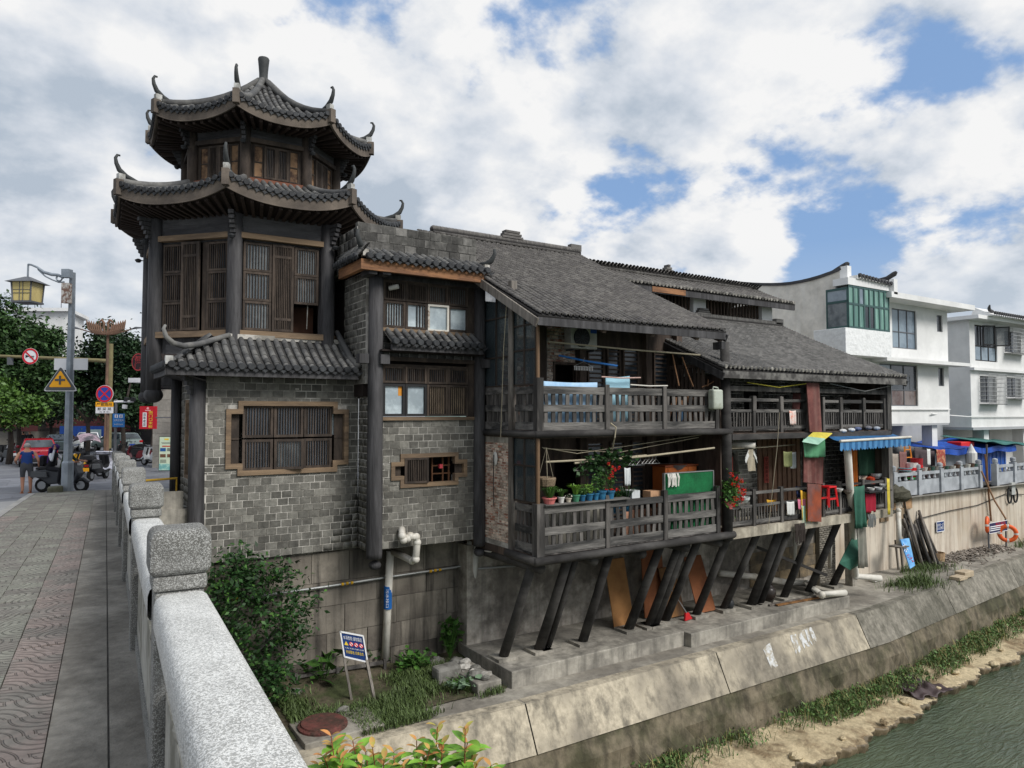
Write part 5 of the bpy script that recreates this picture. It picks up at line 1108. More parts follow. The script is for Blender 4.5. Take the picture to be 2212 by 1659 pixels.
MB().beam((31.55,17.3,7.5),(31.55,19.5,7.85),.3,.2).build('ridge_cap',m_tcap,h1); MB().tube([(31.55,18.0,7.62),(31.55,17.5,7.66),(31.55,17.15,7.82),(31.55,17.05,7.9)],[.1,.11,.12,.06],8).build('gable_horn',m_tcap,h1); MB().box(31.4,31.7,17.1,19.5,6.9,7.58).build('wall_fin',m_white,h1)
# ground storey, set back
MB().box(27.0,42.0,20.3,20.5,-2,1.05).build('ground_wall',m_greyw,h1)
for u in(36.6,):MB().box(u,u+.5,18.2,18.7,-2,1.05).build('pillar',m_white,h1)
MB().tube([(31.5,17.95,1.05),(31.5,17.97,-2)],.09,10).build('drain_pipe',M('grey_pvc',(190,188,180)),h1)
MB().box(27.2,31.5,18.0,20.3,1.0,1.12).build('floor_slab',m_greyw,h1); MB().box(27.0,28.9,18.9,25.8,-2,4.05).build('side_block',m_gwall,h1)
MB().tube([(28.9,17.93,z1_(885,1950)+.0),(xe-.1,17.93,z1_(885,1950)+.02)],.03,6).build('service_pipe',m_white,h1)
MB().tube([(xe-3.2,17.93,2.2),(xe-3.2,17.93,3.4)],.015,6).build('cable_pipe',m_mort,h1)
for i in range(6):MB().ball((33.2+i*.28,18.3,7.1),.22,8,6,(1,1,.7)).build('roof_rubble_sack',m_mort,h1)
# ---- second white house
h2=thing('white_grille_house','white house with caged windows and a tile fringe at the right edge','house',(50,22,-2))
f19=WF(19.0); x2=lambda x,y=800:px(x,y,Y=19.0).x; z2=lambda y,x:px(x,y,Y=19.0).z
XA=x2(2096); q=lambda cx,cy:((2900+.5407*cx)/1.8517,(1050+.5407*cy)/1.8517)
def wq(cx0,cx1,cy0,cy1):a=px(*q(cx0,cy1),Y=19.0); b=px(*q(cx1,cy0),Y=19.0); return(a.x,b.x,a.z,b.z)
wU,wG1,wL,wG2=wq(1852,2008,480,725),wq(2070,2185,520,660),wq(1890,2005,845,1035),wq(2085,2190,855,995)
zb=px(*q(1815,1220),Y=19.0).z; zt=px(*q(1815,440),Y=19.0).z+.1
slab(MB(),f19,XA,75,zb,zt,-.25,0,[wU,wG1,wL,wG2]).build('front_wall',m_white,h2); MB().box(XA,XA+.25,19.25,27,zb,zt).build('side_wall',m_white,h2); MB().box(XA+.3,74,20.2,20.3,zb,zt).build('inner_wall',m_greyw,h2)
MB().box(XA-.5,76,18.3,27,zt,zt+.2).build('roof_slab',m_white,h2); zm_=px(*q(1815,790),Y=19.0).z; MB().box(XA-.1,75,18.75,19,zm_-.05,zm_+.1).build('ledge',m_white,h2)
MB().box(XA-.05,75,18.9,27,zb-.15,zb).build('floor_slab',m_greyw,h2)
ev=MB().prism([(XA+.6,18.0,zt+.2),(XA+.6,19.0,zt+.75),(XA+.6,19.2,zt+.2)],(30,0,0)).build('tile_eave',m_white,h2)
T=[mat_axes((XA+.7+i*.26,17.97,zt+.34),(1,0,0),(0,1,0),(0,0,1))for i in range(60)]; pieces('eave_tile',eave_piece(.09,.26,.18),m_tcap,T,ev,60)
MB().tube([(XA+1.4,18.4,zt+.5),(XA+.8,18.3,zt+.52),(XA+.5,18.2,zt+.6),(XA+.35,18.1,zt+.74)],[.08,.09,.08,.04],8).build('roof_horn',m_tcap,h2)
win(h2,f19,wU,m_blackf,{'d':m_darkp,(0,0):m_skyp,(1,0):m_skyp,(2,0):m_skyp},3,(wU[2]+.85,),t=.07)
for du,a in((0.9,.5),(2.3,.9)):casement(h2,Fr(f19.p(wU[0]+du,.02,0),(math.cos(a),-math.sin(a),0)),0,.75,wU[2]+.9,wU[3],0,m_blackf,.06,0,g_dark,bars=False,name='open_sash')
for wn in(wG1,wL,wG2):
    win(h2,f19,wn,m_alg,m_darkp,2); u0,u1,z0,z1=wn; o=MB().fbox(f19,u0-.1,u1+.1,.0,.5,z0-.12,z0-.08).build('window_cage',m_grille,h2); mb=MB()
    for i in range(15):
        u=u0-.1+(u1-u0+.2)*i/14; mb.fbox(f19,u-.012,u+.012,.48,.5,z0-.1,z1+.1)
    for i in range(8):z=z0-.1+(z1-z0+.2)*i/7; mb.fbox(f19,u0-.1,u1+.1,.48,.5,z-.012,z+.012); [mb.fbox(f19,u,u+.02,0,.5,z-.012,z+.012)for u in(u0-.1,u1+.1)]
    mb.build('cage_bars',m_grille,o,kind='stuff')
MB().box(42,76,21,21.2,-2,zb).build('ground_wall',m_white,h2)
for u in(44.5,49.5,54.5,60):MB().box(u,u+.6,19.3,19.9,-2,zb).build('pillar',m_white,h2)
for a in(41.5,47.4):
    o=win(h2,WF(21.0),(a,a+1.6,-.2,1.2),m_alg,m_darkp,2,n=.02); mb=MB()
    for i in range(12):mb.fbox(WF(21.0),a+i*.14,a+i*.14+.02,.08,.1,-.2,1.2)
    mb.build('window_bars',m_grille,o,kind='stuff')
MB().tube([(36,17.9,1.55),(41.8,18.9,1.4),(60,18.93,1.35)],.03,6).build('service_pipe',m_white,h2)
# ================================================================ retaining wall and terrace fence
m_ret=M('stained_retaining_wall',(200,190,174),c2=(170,156,136),v=.15,s=2,b=.3,streak=.6,sc=(126,104,86),ms=.25,mix=.55)
rw=tag(MB().box(25.65,80,16.5,17.0,WALK-.1,-2.0).build('retaining_wall',m_ret),'beige retaining wall with brown rain streaks below the terrace','wall')
for i in range(9):MB().box(25.7+i*.62,26.28+i*.62,16.46-(i%3)*.012,16.55,-2.5-(i%2)*.4,-2.05-(i%2)*.4).build('stone_block',M('orange_rubble',(176,140,104),c2=(120,104,84),v=.3,s=4,b=.6,rnd=.2),rw)
m_fst=M('grey_carved_stone',(168,172,176),c2=(146,150,154),v=.12,s=8,b=.3,ms=2,r=.8)
def stone_fence(xs,label):
    X=[px(x,1030,Y=16.65).x for x in xs]; th=thing('stone_fence',label,'fence',(sum(X)/len(X),16.65,-2))
    for x in X:
        o=MB().box(x-.13,x+.13,16.52,16.78,-2,-.92).build('fence_post',m_fst,th); MB().lathe((x,16.65,-.92),[(.09,0),(.09,.03),(.13,.06),(.13,.1),(.115,.12),(.13,.15),(.12,.23),(.04,.27)],12).build('post_knob',m_fst,o)
    for a,b in zip(X[:-1],X[1:]):
        MB().box(a+.13,b-.13,16.58,16.72,-1.13,-1.0).build('top_rail',m_fst,th); MB().box(a+.13,b-.13,16.60,16.70,-1.98,-1.36).build('panel',m_fst,th)
        for k in(.33,.67)if b-a<1.6 else(.25,.5,.75):c=a+(b-a)*k; MB().lathe((c,16.65,-1.36),[(.05,0),(.08,.06),(.05,.14),(.06,.23)],8).build('baluster',m_fst,th)
    return th
stone_fence([1929,1982,2030,2073,2114],'grey carved stone fence crowded with pots above the retaining wall'); stone_fence([2150,2189,2230,2275],'shorter grey stone fence right of the gap in the terrace edge')
# ---- shed under blue tarpaulin
m_blue=M('blue_sheet_metal',(40,84,160),v=.15,s=3,b=.1,r=.5,c2=(30,66,136)); m_tarp=M('blue_tarpaulin',(36,84,176),v=.2,s=5,b=.5,r=.5,c2=(24,60,136)); m_corr=M('corrugated_steel',(178,184,190),v=.1,s=3,b=.05,r=.45,metal=.5)
q2=lambda cx,cy:((3300+.452*cx)/1.8517,(1650+.452*cy)/1.8517)
YS=18.0; pS=lambda cx,cy,Y=YS:px(*q2(cx,cy),Y=Y)
sh=thing('terrace_shed','corrugated metal shed with blue door under a blue tarpaulin roof','shed',(pS(1300,500).x,18.5,-2))
a,b,c=pS(930,300).x,pS(1325,300).x,pS(1590,300).x; zt_=pS(1200,320).z
o=MB().box(a,b,YS+.05,YS+.1,-2,zt_).build('shed_wall',m_corr,sh); mb=MB(); n=int((b-a)/.12)
for i in range(n):mb.box(a+i*.12,a+i*.12+.06,YS,YS+.05,-2,zt_)
mb.build('corrugations',m_corr,o,kind='stuff')
MB().box(b,c,YS-.05,YS+.05,-2,zt_-.05).build('blue_wall',m_blue,sh); mb=MB()
for i in range(8):u=b+.1+i*(c-b-.3)/7; mb.box(u,u+.03,YS-.09,YS-.05,-2,zt_-.1)
mb.build('door_bars',M('pale_blue_bar',(110,140,190)),sh,kind='stuff')
MB().grid(lambda u,v:(a-.2+(c-a+.4)*u,YS-.45+2.3*v,zt_+.35-.3*(1-v)*(1 if v<.99 else .5)+.05*math.sin(u*19)+.04*math.sin(u*7+v*9)),30,8).build('tarpaulin',m_tarp,sh,solid=.02)
MB().grid(lambda u,v:(a-.2+(c-a+.4)*u,YS-.45-.04*math.sin(u*40)*v,zt_+.05+.05*math.sin(u*19)-.28*v),40,3).build('tarpaulin_skirt',m_tarp,sh,solid=.015)
g0=pS(1290,250); g1=pS(1740,300)
gt=thing('green_canopy','sagging green tarpaulin canopy on poles beside the blue shed','canopy',((g0.x+g1.x)/2,18,-2)); m_gt=M('green_tarpaulin',(70,122,118),v=.25,s=4,b=.4,c2=(50,96,90))
MB().grid(lambda u,v:(g0.x+(g1.x-g0.x+.3)*u,17.3+2.2*v,g0.z-.05-.35*u+.25*v+.06*math.sin(u*14)),20,6).build('canopy_sheet',m_gt,gt,solid=.02)
for u in(g0.x+.2,g1.x+.2):MB().cyl((u,17.35,-2),(u,17.35,g0.z-.15-.3*(u-g0.x)/(g1.x-g0.x)),.05,None,8).build('canopy_pole',m_pale_w,gt)
MB().grid(lambda u,v:(g1.x-.5+.7*u,17.45+.05*math.sin(u*9),g1.z-1.2*v),8,6).build('hanging_sheet',M('clear_sheeting',(186,190,188),v=.1,alpha=.6,r=.3),gt)
# ================================================================ things on and around the balconies
def q1(cx,cy):return((1850+.5123*cx)/1.8517,(900+.5123*cy)/1.8517)  # measured on enlargements
def q2b(cx,cy):return((1850+.4973*cx)/1.8517,(1650+.4973*cy)/1.8517)
def q4(cx,cy):return((2800+.4219*cx)/1.8517,(1650+.4219*cy)/1.8517)
m_sheet=M('light_blue_bedsheet',(150,186,218),v=.12,s=4,b=.25,c2=(170,200,226),ms=1.5,r=.9)
m_sheet2=M('pale_aqua_bedsheet',(158,200,216),v=.12,s=4,b=.25,r=.9)
m_bamboo=M('bamboo_pole',(168,158,136),v=.2,s=5,b=.1,st=(.5,1,1)); m_metalp=M('thin_metal',(150,150,148),v=.1,r=.4,metal=.6,b=0)
m_pvc=M('white_pvc_pipe',(204,200,190),c2=(168,160,144),v=.12,s=3,b=.1,r=.5,ms=1.2,mix=.6)
def cloth(name,a,b,drop,label,cat,mat,wob=.03,freq=14,th=None,sag=.02,group=None,slack=0.0):
    """cloth hung from line a-b falling by drop"""
    a,b=Vector(a),Vector(b); n=(b-a).cross(Vector((0,0,1))).normalized()
    mb=MB(); mb.grid(lambda u,v:a.lerp(b,u)+n*wob*math.sin(u*freq+v*1.5)*(.3+v)+Vector((0,0,-drop*v*(1+slack*math.sin(u*5))-sag*math.sin(math.pi*u))),18,8)
    o=mb.build(name,mat,None,smooth=True,solid=.008); return tag(o,label,cat,group)
yb=13.72
cloth('bed_sheet',px(1172,823,Y=yb),px(1290,826,Y=yb),1.0,'large light blue bed sheet drying behind the upper plank railing','bed sheet',m_sheet,.02,9)
cloth('bed_sheet',px(1308,814,Y=yb+.15),px(1360,812,Y=yb+.15),1.2,'narrow pale aqua sheet hung beside the large blue bed sheet','bed sheet',m_sheet2,.02,9)
def rod(name,a,b,r,mat,label,cat='pole'):return tag(MB().tube([a,Vector(a).lerp(Vector(b),.5)+Vector((0,0,-.02)),b],r,8).build(name,mat),label,cat)
rod('bamboo_pole',px(*q1(665,910),Y=14.0),px(*q1(1855,1015),Y=13.35),.022,m_bamboo,'long pale bamboo drying pole across the upper balcony')
rod('blue_pole',px(*q1(750,1018),Y=14.6),px(*q1(1210,1100),Y=13.7),.025,M('blue_plastic',(62,130,206),v=.1,r=.5),'bent blue plastic pole hanging over the upper balcony')
rod('drying_rod',px(*q1(1085,1185),Y=13.7),px(*q1(1390,1192),Y=13.7),.018,M('pinkish_rod',(190,160,150)),'pinkish drying rod above the narrow aqua sheet')
rod('drying_rod',px(*q1(1310,1247),Y=13.6),px(*q1(1600,1255),Y=13.6),.018,m_pvc,'white rod lying along the upper plank railing')
# air conditioner
p=px(*q1(960,880),Y=14.9); ac=thing('air_conditioner','white air conditioner outdoor unit under the eave of the plank balcony house','air conditioner',(p.x,15.1,p.z-.32))
MB().box(p.x-.45,p.x+.45,14.95,15.26,p.z-.30,p.z+.30).build('casing',M('aged_white_casing',(226,226,220),v=.06,s=4,c2=(184,182,172),r=.5,b=.02),ac,bevel=.02)
MB().tube([(p.x-.1,14.945,p.z),(p.x-.1,14.90,p.z)],.26,20).build('fan_guard',M('dark_fan_guard',(52,54,58),v=.15,r=.5),ac); MB().tube([(p.x-.1,14.9,p.z),(p.x-.1,14.885,p.z)],.06,12).build('fan_hub',M('grey_hub',(80,84,90)),ac)
mb=MB()
for i in range(12):an=i*math.pi/6; mb.beam((p.x-.1+.06*math.cos(an),14.89,p.z+.06*math.sin(an)),(p.x-.1+.26*math.cos(an),14.89,p.z+.26*math.sin(an)),.008,.008)
mb.build('fan_spokes',m_alg,ac,kind='stuff'); MB().box(p.x+.22,p.x+.42,14.93,14.95,p.z+.14,p.z+.28).build('badge',M('blue_badge',(60,100,190)),ac)
mb=MB()
for x in(-.35,.35):mb.beam((p.x+x,14.95,p.z-.33),(p.x+x,15.3,p.z-.33),.03,.05)
mb.build('bracket',m_alg,ac)
# clothes hanger with pegs
def hanger(p,w_,name,label,mat,pegs=0,group=None):
    p=Vector(p); o=MB().tube([p+Vector((-w_/2,0,-.12)),p+Vector((0,0,0)),p+Vector((w_/2,0,-.12)),p+Vector((-w_/2,0,-.12))],.006,5).tube([p,p+Vector((0,0,.05)),p+Vector((.03,0,.08)),p+Vector((.03,0,.11))],.005,5)
    for i in range(pegs):x=-w_/2+w_*(i+.5)/pegs; o.box(p.x+x-.01,p.x+x+.01,p.y-.008,p.y+.008,p.z-.22,p.z-.12)
    return tag(o.build(name,mat),label,'hanger',group)
hanger(px(*q1(945,1068),Y=14.0),.62,'peg_hanger','dark peg hanger with many clips below the bent blue pole',m_metalp,12)
for i,cx in enumerate((1330,1370,1400,1430,1475,1500,1530,1555)):hanger(px(*q2b(cx,385-(cx>1450)*12),Y=13.75),.3,'clothes_hanger','empty clothes hanger on the lower bamboo pole',m_metalp,0,'empty hangers on the lower bamboo pole')
hanger(px(*q2b(950,425),Y=13.8),.36,'clothes_hanger','lone white hanger at the left end of the lower bamboo pole',m_pvc)
rod('bamboo_pole',px(*q2b(670,398),Y=13.85),px(*q2b(1480,345),Y=13.85),.026,m_bamboo,'upper of two bamboo poles over the lower balcony')
rod('bamboo_pole',px(*q2b(900,408),Y=13.75),px(*q2b(2025,285),Y=13.6),.026,m_bamboo,'lower longer bamboo pole over the lower balcony holding hangers')
for a,b,c in(((640,280),(920,330),(1920,180)),((650,290),(1250,322),(1900,200))):tag(MB().tube([px(*q2b(*v),Y=13.8)for v in(a,b,c)],.009,5).build('clothes_line',m_bamboo),'slack pale clothes line %s the lower balcony'%('strung across the front of' if a[0]==640 else 'second strung slightly below the first over'),'rope')
tag(MB().tube([px(*q2b(1190,85),Y=13.3),px(*q2b(1235,120),Y=13.3),px(*q2b(1225,200),Y=13.32),px(*q2b(1205,300),Y=13.6)],.018,6).build('hanging_strap',m_bamboo),'pale strap hanging from the upper balcony log above the vine','strap')
tag(MB().tube([px(*q1(345,590),X=9.3),px(*q1(322,950),X=9.3),px(*q1(298,1659),X=9.3)],.01,5).build('hanging_rope',m_bamboo),'thin white rope hanging down the glazed corner beside the brick bay','rope')
cloth('towel',px(*q2b(1300,442),Y=13.75),px(*q2b(1348,442),Y=13.75),.45,'white towel hanging from the lower bamboo pole','towel',M('white_towel',(200,204,204),v=.1,b=.3),.02)
# green turf panel, mop, drawers
a,b=px(*q2b(1622,495),Y=13.64),px(*q2b(2008,490),Y=13.64)
tp=thing('turf_panel','bright green artificial turf panel standing behind the lower railing','panel',((a.x+b.x)/2,13.64,-1.6))
MB().box(a.x,b.x,13.62,13.66,-1.6,a.z).build('turf',M('green_turf',(24,104,60),c2=(18,84,48),v=.35,s=16,b=.8,bs=40,r=.9,ms=2),tp); mb=MB(); mb.box(a.x-.03,a.x,13.6,13.68,-1.6,a.z+.02); mb.box(b.x,b.x+.03,13.6,13.68,-1.6,a.z+.02); mb.box(a.x,b.x,13.6,13.68,a.z,a.z+.025); mb.build('edge_trim',m_metalp,tp)
def mop(p,w_,d,label,mat,cat='mop'):
    mb=MB(); rs=np.random.RandomState(int(abs(p[0])*10))
    for i in range(26):x=p[0]+rs.uniform(-w_,w_)/2; mb.tube([(x,p[1]-.02,p[2]),(x+rs.normal()*.01,p[1]-.06,p[2]-d*.3),(x+rs.normal()*.02,p[1]-.05,p[2]-d*rs.uniform(.8,1))],[.014,.016,.012],5)
    return tag(mb.build('mop_head',mat),label,cat)
p=px(*q2b(1688,490),Y=13.6); mop((p.x,13.6,p.z),.4,.36,'white fringed mop head drying on the green turf panel',M('white_yarn',(206,202,194),v=.15))
p=px(*q2b(1712,490),Y=14.6); dr=thing('drawer_chest','orange brown drawer chest at the right of the lower balcony','chest',(p.x,14.6,-1.72)); MB().box(p.x-.6,p.x+.65,14.4,14.9,-1.72,p.z+.22).build('body',M('orange_lacquer_wood',(168,92,44),v=.2,s=4,b=.1,r=.45),dr); MB().box(p.x-.64,p.x+.69,14.36,14.94,p.z+.22,p.z+.26).build('top',M('dark_lacquer_top',(120,60,32),v=.2,r=.4),dr)
for i in range(3):MB().box(p.x-.5+i*.4,p.x-.18+i*.4,14.385,14.4,p.z,p.z+.18).build('drawer_front',MATS['orange_lacquer_wood'],dr)
p=px(*q2b(1700,430),Y=14.6); tag(MB().lathe((p.x,14.6,p.z-.1),[(.22,0),(.36,.14),(.38,.15),(.33,.13),(.2,.03)],16).build('wash_basin',M('grey_enamel',(130,130,128),v=.15)),'grey basin standing on the orange drawer chest','basin')
# hanging basket, striped panels of cardboard
p=px(*q2b(675,540),Y=13.65); hbk=thing('hanging_basket','woven basket hanging at the glazed corner of the lower balcony','basket',(p.x,13.65,p.z-.2)); MB().lathe((p.x,13.65,p.z-.18),[(.14,0),(.2,.04),(.23,.2),(.21,.24),(.15,.1)],12).build('bowl',M('wicker',(120,104,84),v=.4,s=20,b=.9,bs=30),hbk)
mb=MB(); [mb.tube([(p.x+.2*math.cos(a_),13.65+.2*math.sin(a_),p.z+.04),(p.x,13.65,p.z+.75)],.006,4)for a_ in(0,2.1,4.2)]; mb.build('cords',m_bamboo,hbk)
tag(MB().box(px(1350,1130,Y=14.3).x,px(1500,1130,Y=14.3).x+.6,14.3,14.33,-1.7,-1.0).build('pink_board',M('pink_board',(196,146,120),v=.1)),'salmon pink board standing on the lower balcony floor behind the slats','board')
tag(MB().box(10.0,12.0,14.1,14.14,-1.7,-.72).build('grey_board',M('pale_grey_board',(150,146,134),v=.2,s=3,streak=.3)),'pale grey board standing behind the left slats of the lower railing','board')
for cx,cy,w_,h,c,lb in((1385,665,.28,.25,(196,200,200),'white cardboard box on the lower balcony near the turf panel'),(1545,660,.38,.2,(178,140,108),'open brown cardboard box beside the green turf panel')):
    p=px(*q2b(cx,cy),Y=13.8); tag(MB().box(p.x-w_/2,p.x+w_/2,13.75,14.05,-.72,p.z+h/2).build('cardboard_box',M('card_%d'%c[0],c,v=.1),bevel=.005),lb,'box')
# flower pots on the ledge
MB_=MB().box(9.6,12.2,13.36,13.62,-.55,-.515).build('pot_ledge',m_wood,hb)
m_leaf=M('leaf_green',(72,108,44),c2=(48,82,34),v=.3,s=9,b=0,r=.55,ms=3,rnd=.3); m_leaf_d=M('leaf_dark',(46,76,36),c2=(32,58,28),v=.3,s=9,b=0,r=.55,ms=3,rnd=.35); m_leaf_l=M('leaf_light',(112,150,56),c2=(84,122,44),v=.3,s=9,b=0,r=.5,ms=3,rnd=.3)
m_red=M('red_petal',(214,40,36),v=.15,s=9,b=0,rnd=.15); m_soilp=M('pot_soil',(60,48,38),v=.3)
def pot(p,r,h,mat,label,plant='bush',ph=.25,group=None,leafm=None,seed=0,nleaf=120):
    p=Vector(p); th=thing('potted_plant',label,'potted plant',p,group); rs=np.random.RandomState(seed+int(abs(p.x)*100))
    MB().lathe(p,[(r*.68,0),(r*.9,h*.75),(r*1.05,h*.8),(r*1.05,h),(r*.92,h),(r*.85,h*.82)],14).build('pot',mat,th,smooth=False)
    MB().lathe(p+Vector((0,0,h*.82)),[(r*.88,0),(r*.5,.015)],10).build('soil',m_soilp,th)
    top=np.array(p)+np.array([0,0,h]); lm=leafm or m_leaf
    if plant=='grass':
        mb=MB()
        for i in range(60):
            a=rs.uniform(0,6.28); L_=ph*rs.uniform(.7,1.2); d=np.array([math.cos(a),math.sin(a),0]); b0=top+d*r*rs.uniform(0,.5); s=np.array([-d[1],d[0],0])*.011
            b1=b0+d*L_*.35+np.array([0,0,L_*.75]); b2=b0+d*L_*.8+np.array([0,0,L_*.7]); mb.add([b0-s,b0+s,b1+s,b1-s,b2],[(0,1,2,3),(3,2,4)])
        mb.build('foliage',lm,th)
    elif plant=='none':pass
    else:
        n=nleaf; v=rs.normal(size=(n,3)); v/=np.linalg.norm(v,axis=1)[:,None]; rad=rs.uniform(.25,1,n)[:,None]**.5
        pts=top+np.array([0,0,ph*.55])+v*rad*np.array([r*1.25,r*1.1,ph*.55]); leaves('foliage',lm,pts,.055 if plant!='big' else .1,th)
        mb=MB(); [mb.tube([top+rs.normal(size=3)*[.02,.02,0],top+np.append(rs.normal(size=2)*r*.5,ph*.8)],[.006,.003],4)for _ in range(6)]; mb.build('stems',m_leaf_d,th)
        if plant=='flower':
            for i in range(11):
                c=top+np.array([0,0,ph*.55])+rs.normal(size=3)*np.array([r*.7,r*.6,ph*.35])+np.array([0,-.05,0]); leaves('flower',m_red,c+rs.normal(size=(12,3))*.018,.04,th,.3,.8)
m_bluep=M('blue_glazed_pot',(52,112,146),v=.12,s=6,r=.4,b=0,c2=(40,92,124),ms=4); m_greenp2=M('green_glazed_pot',(70,124,96),v=.12,r=.4,b=0); m_whitep=M('white_pot',(206,204,198),v=.08,r=.45,b=0); m_pinkp=M('pink_clay_pot',(196,112,108),v=.12,r=.6,b=0)
zl=-.515
def lx(cx):return px(*q2b(cx,730),Y=13.48).x
pot((lx(698),13.48,zl),.17,.15,m_pinkp,'wide pink pot of spiky grass at the left end of the ledge','grass',.3,None,m_leaf)
pot((lx(793),13.48,zl),.085,.14,m_whitep,'white pot with a small spiky plant next to the pink pot','grass',.2)
pot((lx(852),13.48,zl),.075,.1,M('cream_pot',(190,180,162),v=.1),'small cream pot left of the green pot','bush',.1,None,M('pale_bloom',(206,200,186)),0,20)
pot((lx(910),13.48,zl),.11,.17,m_greenp2,'green glazed pot with a broad curling leaf on the ledge','grass',.28,None,m_leaf_l)
for i,(cx,r,h,pl2,ph,lb,lm)in enumerate(((963,.09,.15,'bush',.14,'blue glazed pot with low foliage right of the green pot',m_leaf),(1018,.11,.17,'bush',.2,'third blue glazed pot from the right end, with a leafy bush',m_leaf_l),(1071,.09,.17,'bush',.42,'narrow blue glazed pot with a tall bush',m_leaf),(1118,.13,.22,'bush',.45,'large blue glazed pot with a rounded bush',m_leaf),(1188,.12,.2,'flower',.6,'rightmost blue glazed pot with red flowers on the ledge',m_leaf))):
    pot((lx(cx),13.48,zl),r,h,m_bluep,lb,pl2,ph,None,lm,i,200)
# vine over the bamboo poles
vp=[]; rs=np.random.RandomState(8)
for cx,cy,n,s in((1060,400,60,45),(1130,385,70,50),(1220,345,70,50),(1270,380,60,45),(1340,365,30,35),(960,470,25,30),(1060,430,30,35),(1115,480,14,14),(1110,560,10,12)):
    for _ in range(n):vp.append(px(*q2b(cx+rs.normal()*s,cy+rs.normal()*s*.6),Y=13.7+rs.uniform(-.15,.2)))
vine=thing('climbing_vine','leafy green vine climbing over the bamboo poles of the lower balcony','vine',px(*q2b(1115,600),Y=13.7)); leaves('leaves',m_leaf_d,[tuple(v)for v in vp],.13,vine,.2,.85)
MB().tube([px(*q2b(*v),Y=13.7)for v in((1118,640),(1108,520),(1118,420),(1200,385),(1330,365))],.008,5).build('stem',m_leaf_d,vine); MB().tube([px(*q2b(*v),Y=13.7)for v in((1000,600),(985,520),(965,470),(1050,410))],.006,5).build('stem',m_leaf_d,vine)
for cx,cy,lb,lm in((1330,650,'dark spiky potted plant behind the rail right of the red flowers',m_leaf_d),(1240,640,'leafy dark plant behind the rail under the red flowers',m_leaf_d)):pot((px(*q2b(cx,cy),Y=13.9).x,13.95,-.95),.13,.2,m_bluep,lb,'grass',.5,None,lm)
# geranium on the end post
gp=px(*q4(320,760),Y=13.35); ger=thing('geranium_bush','hanging geranium bush with red blooms at the corner of the long timber house','plant',(gp.x,gp.y,gp.z-.6)); rs=np.random.RandomState(4)
pts=[px(*q4(300+rs.normal()*45,745+rs.normal()*75),Y=13.35+rs.uniform(-.2,.2))for _ in range(420)]; leaves('foliage',m_leaf,[tuple(v)for v in pts],.09,ger,.2,.9)
for cx,cy in((345,632),(300,592),(392,650),(312,680),(360,702),(415,735),(375,748),(340,815),(315,875),(395,830),(420,770),(400,805)):
    c=px(*q4(cx,cy),Y=13.12); leaves('bloom',m_red,np.array(c)+rs.normal(size=(26,3))*.03,.05,ger,.3,.85)
MB().lathe(gp+Vector((-.1,.1,-.45)),[(.1,0),(.15,.22),(.16,.22),(.1,.2)],12).build('pot',m_pinkp,ger)
# jerry can on the balcony end
p=px(*q1(1978,1355),Y=13.3); jc=thing('plastic_jerrycan','dirty white plastic jerrycan hanging at the balcony end','jerrycan',(p.x,13.3,p.z-.3)); MB().box(p.x-.2,p.x+.2,13.2,13.42,p.z-.3,p.z+.25).build('body',M('dirty_white_plastic',(178,184,172),c2=(142,146,132),v=.12,s=4,r=.5,b=.05,ms=2),jc,bevel=.05)
MB().tube([(p.x-.12,13.3,p.z+.24),(p.x-.1,13.3,p.z+.32),(p.x+.08,13.3,p.z+.3),(p.x+.1,13.3,p.z+.24)],.02,6).build('handle',MATS['dirty_white_plastic'],jc)
for i,(c0,c1,lb)in enumerate((((1690,1255),(1640,1010),'brown broom stick leaning at the right end of the upper balcony'),((1715,1030),(1800,1260),'thin pale stick leaning against the right post of the upper balcony'),((1870,1265),(1960,1222),'reddish plank end sticking out over the upper railing'),((1915,1260),(1918,1205),'short upright lath at the right end of the upper railing'))):rod('stick',px(*q1(*c0),Y=13.7),px(*q1(*c1),Y=13.8),.018,M('brown_stick',(130,96,70),v=.2),lb,'stick')
for i,X in enumerate(np.linspace(14.0,15.6,8)):tag(MB().beam((X,13.9,1.15),(X+.5-.12*i,14.1,1.95+.08*(i%3)),.05,.05).build('stored_lath',M('brown_stick',(130,96,70))),'timber lath stored behind the right slats of the upper railing','lath','laths stored on the upper balcony')
tag(MB().lathe((14.75,14.1,1.15),[(.15,0),(.17,.5),(.06,.6),(.05,.68)],12).build('blue_drum',M('blue_drum_plastic',(90,130,170),v=.1,r=.5)),'blue plastic drum behind the upper railing slats','drum')
fan=thing('standing_fan','grey standing fan behind the left part of the upper railing','fan',(px(1240,870,Y=14.3).x,14.3,1.15)); fx_=px(1240,870,Y=14.3).x; MB().tube([(fx_,14.25,1.98),(fx_,14.15,1.98)],.22,16).build('cage',m_alg,fan); MB().cyl((fx_,14.3,1.15),(fx_,14.3,1.95),.02,None,8).build('stem',m_metalp,fan)
# ================================================================ things on the long timber house
def board(name,quad_,Y,th_,mat,label,cat='board'):
    P=[px(*v,Y=Y)for v in quad_]; return tag(MB().prism(P,(0,th_,0)).build(name,mat),label,cat)
m_maroon=M('maroon_painted_board',(120,74,68),c2=(98,58,54),v=.2,s=5,b=.2,ms=2,streak=.4,sc=(150,120,110))
q3=lambda cx,cy:((2700+.4521*cx)/1.8517,(1050+.4521*cy)/1.8517)
board('maroon_board',[q3(1165,1065),q3(1275,1065),q3(1300,1500),q3(1195,1500)],13.3,.03,m_maroon,'tall maroon board standing on the upper spindle balcony up to the eave')
board('maroon_board',[q3(1050,1155),q3(1120,1160),q3(1080,1480),q3(1030,1480)],14.0,.03,m_maroon,'narrow maroon board leaning behind the upper spindle railing')
board('maroon_board',[q4(988,345),q4(1172,345),q4(1165,680),q4(982,660)],13.34,.03,m_maroon,'wide maroon board hung below the green flag on the lower balcony')
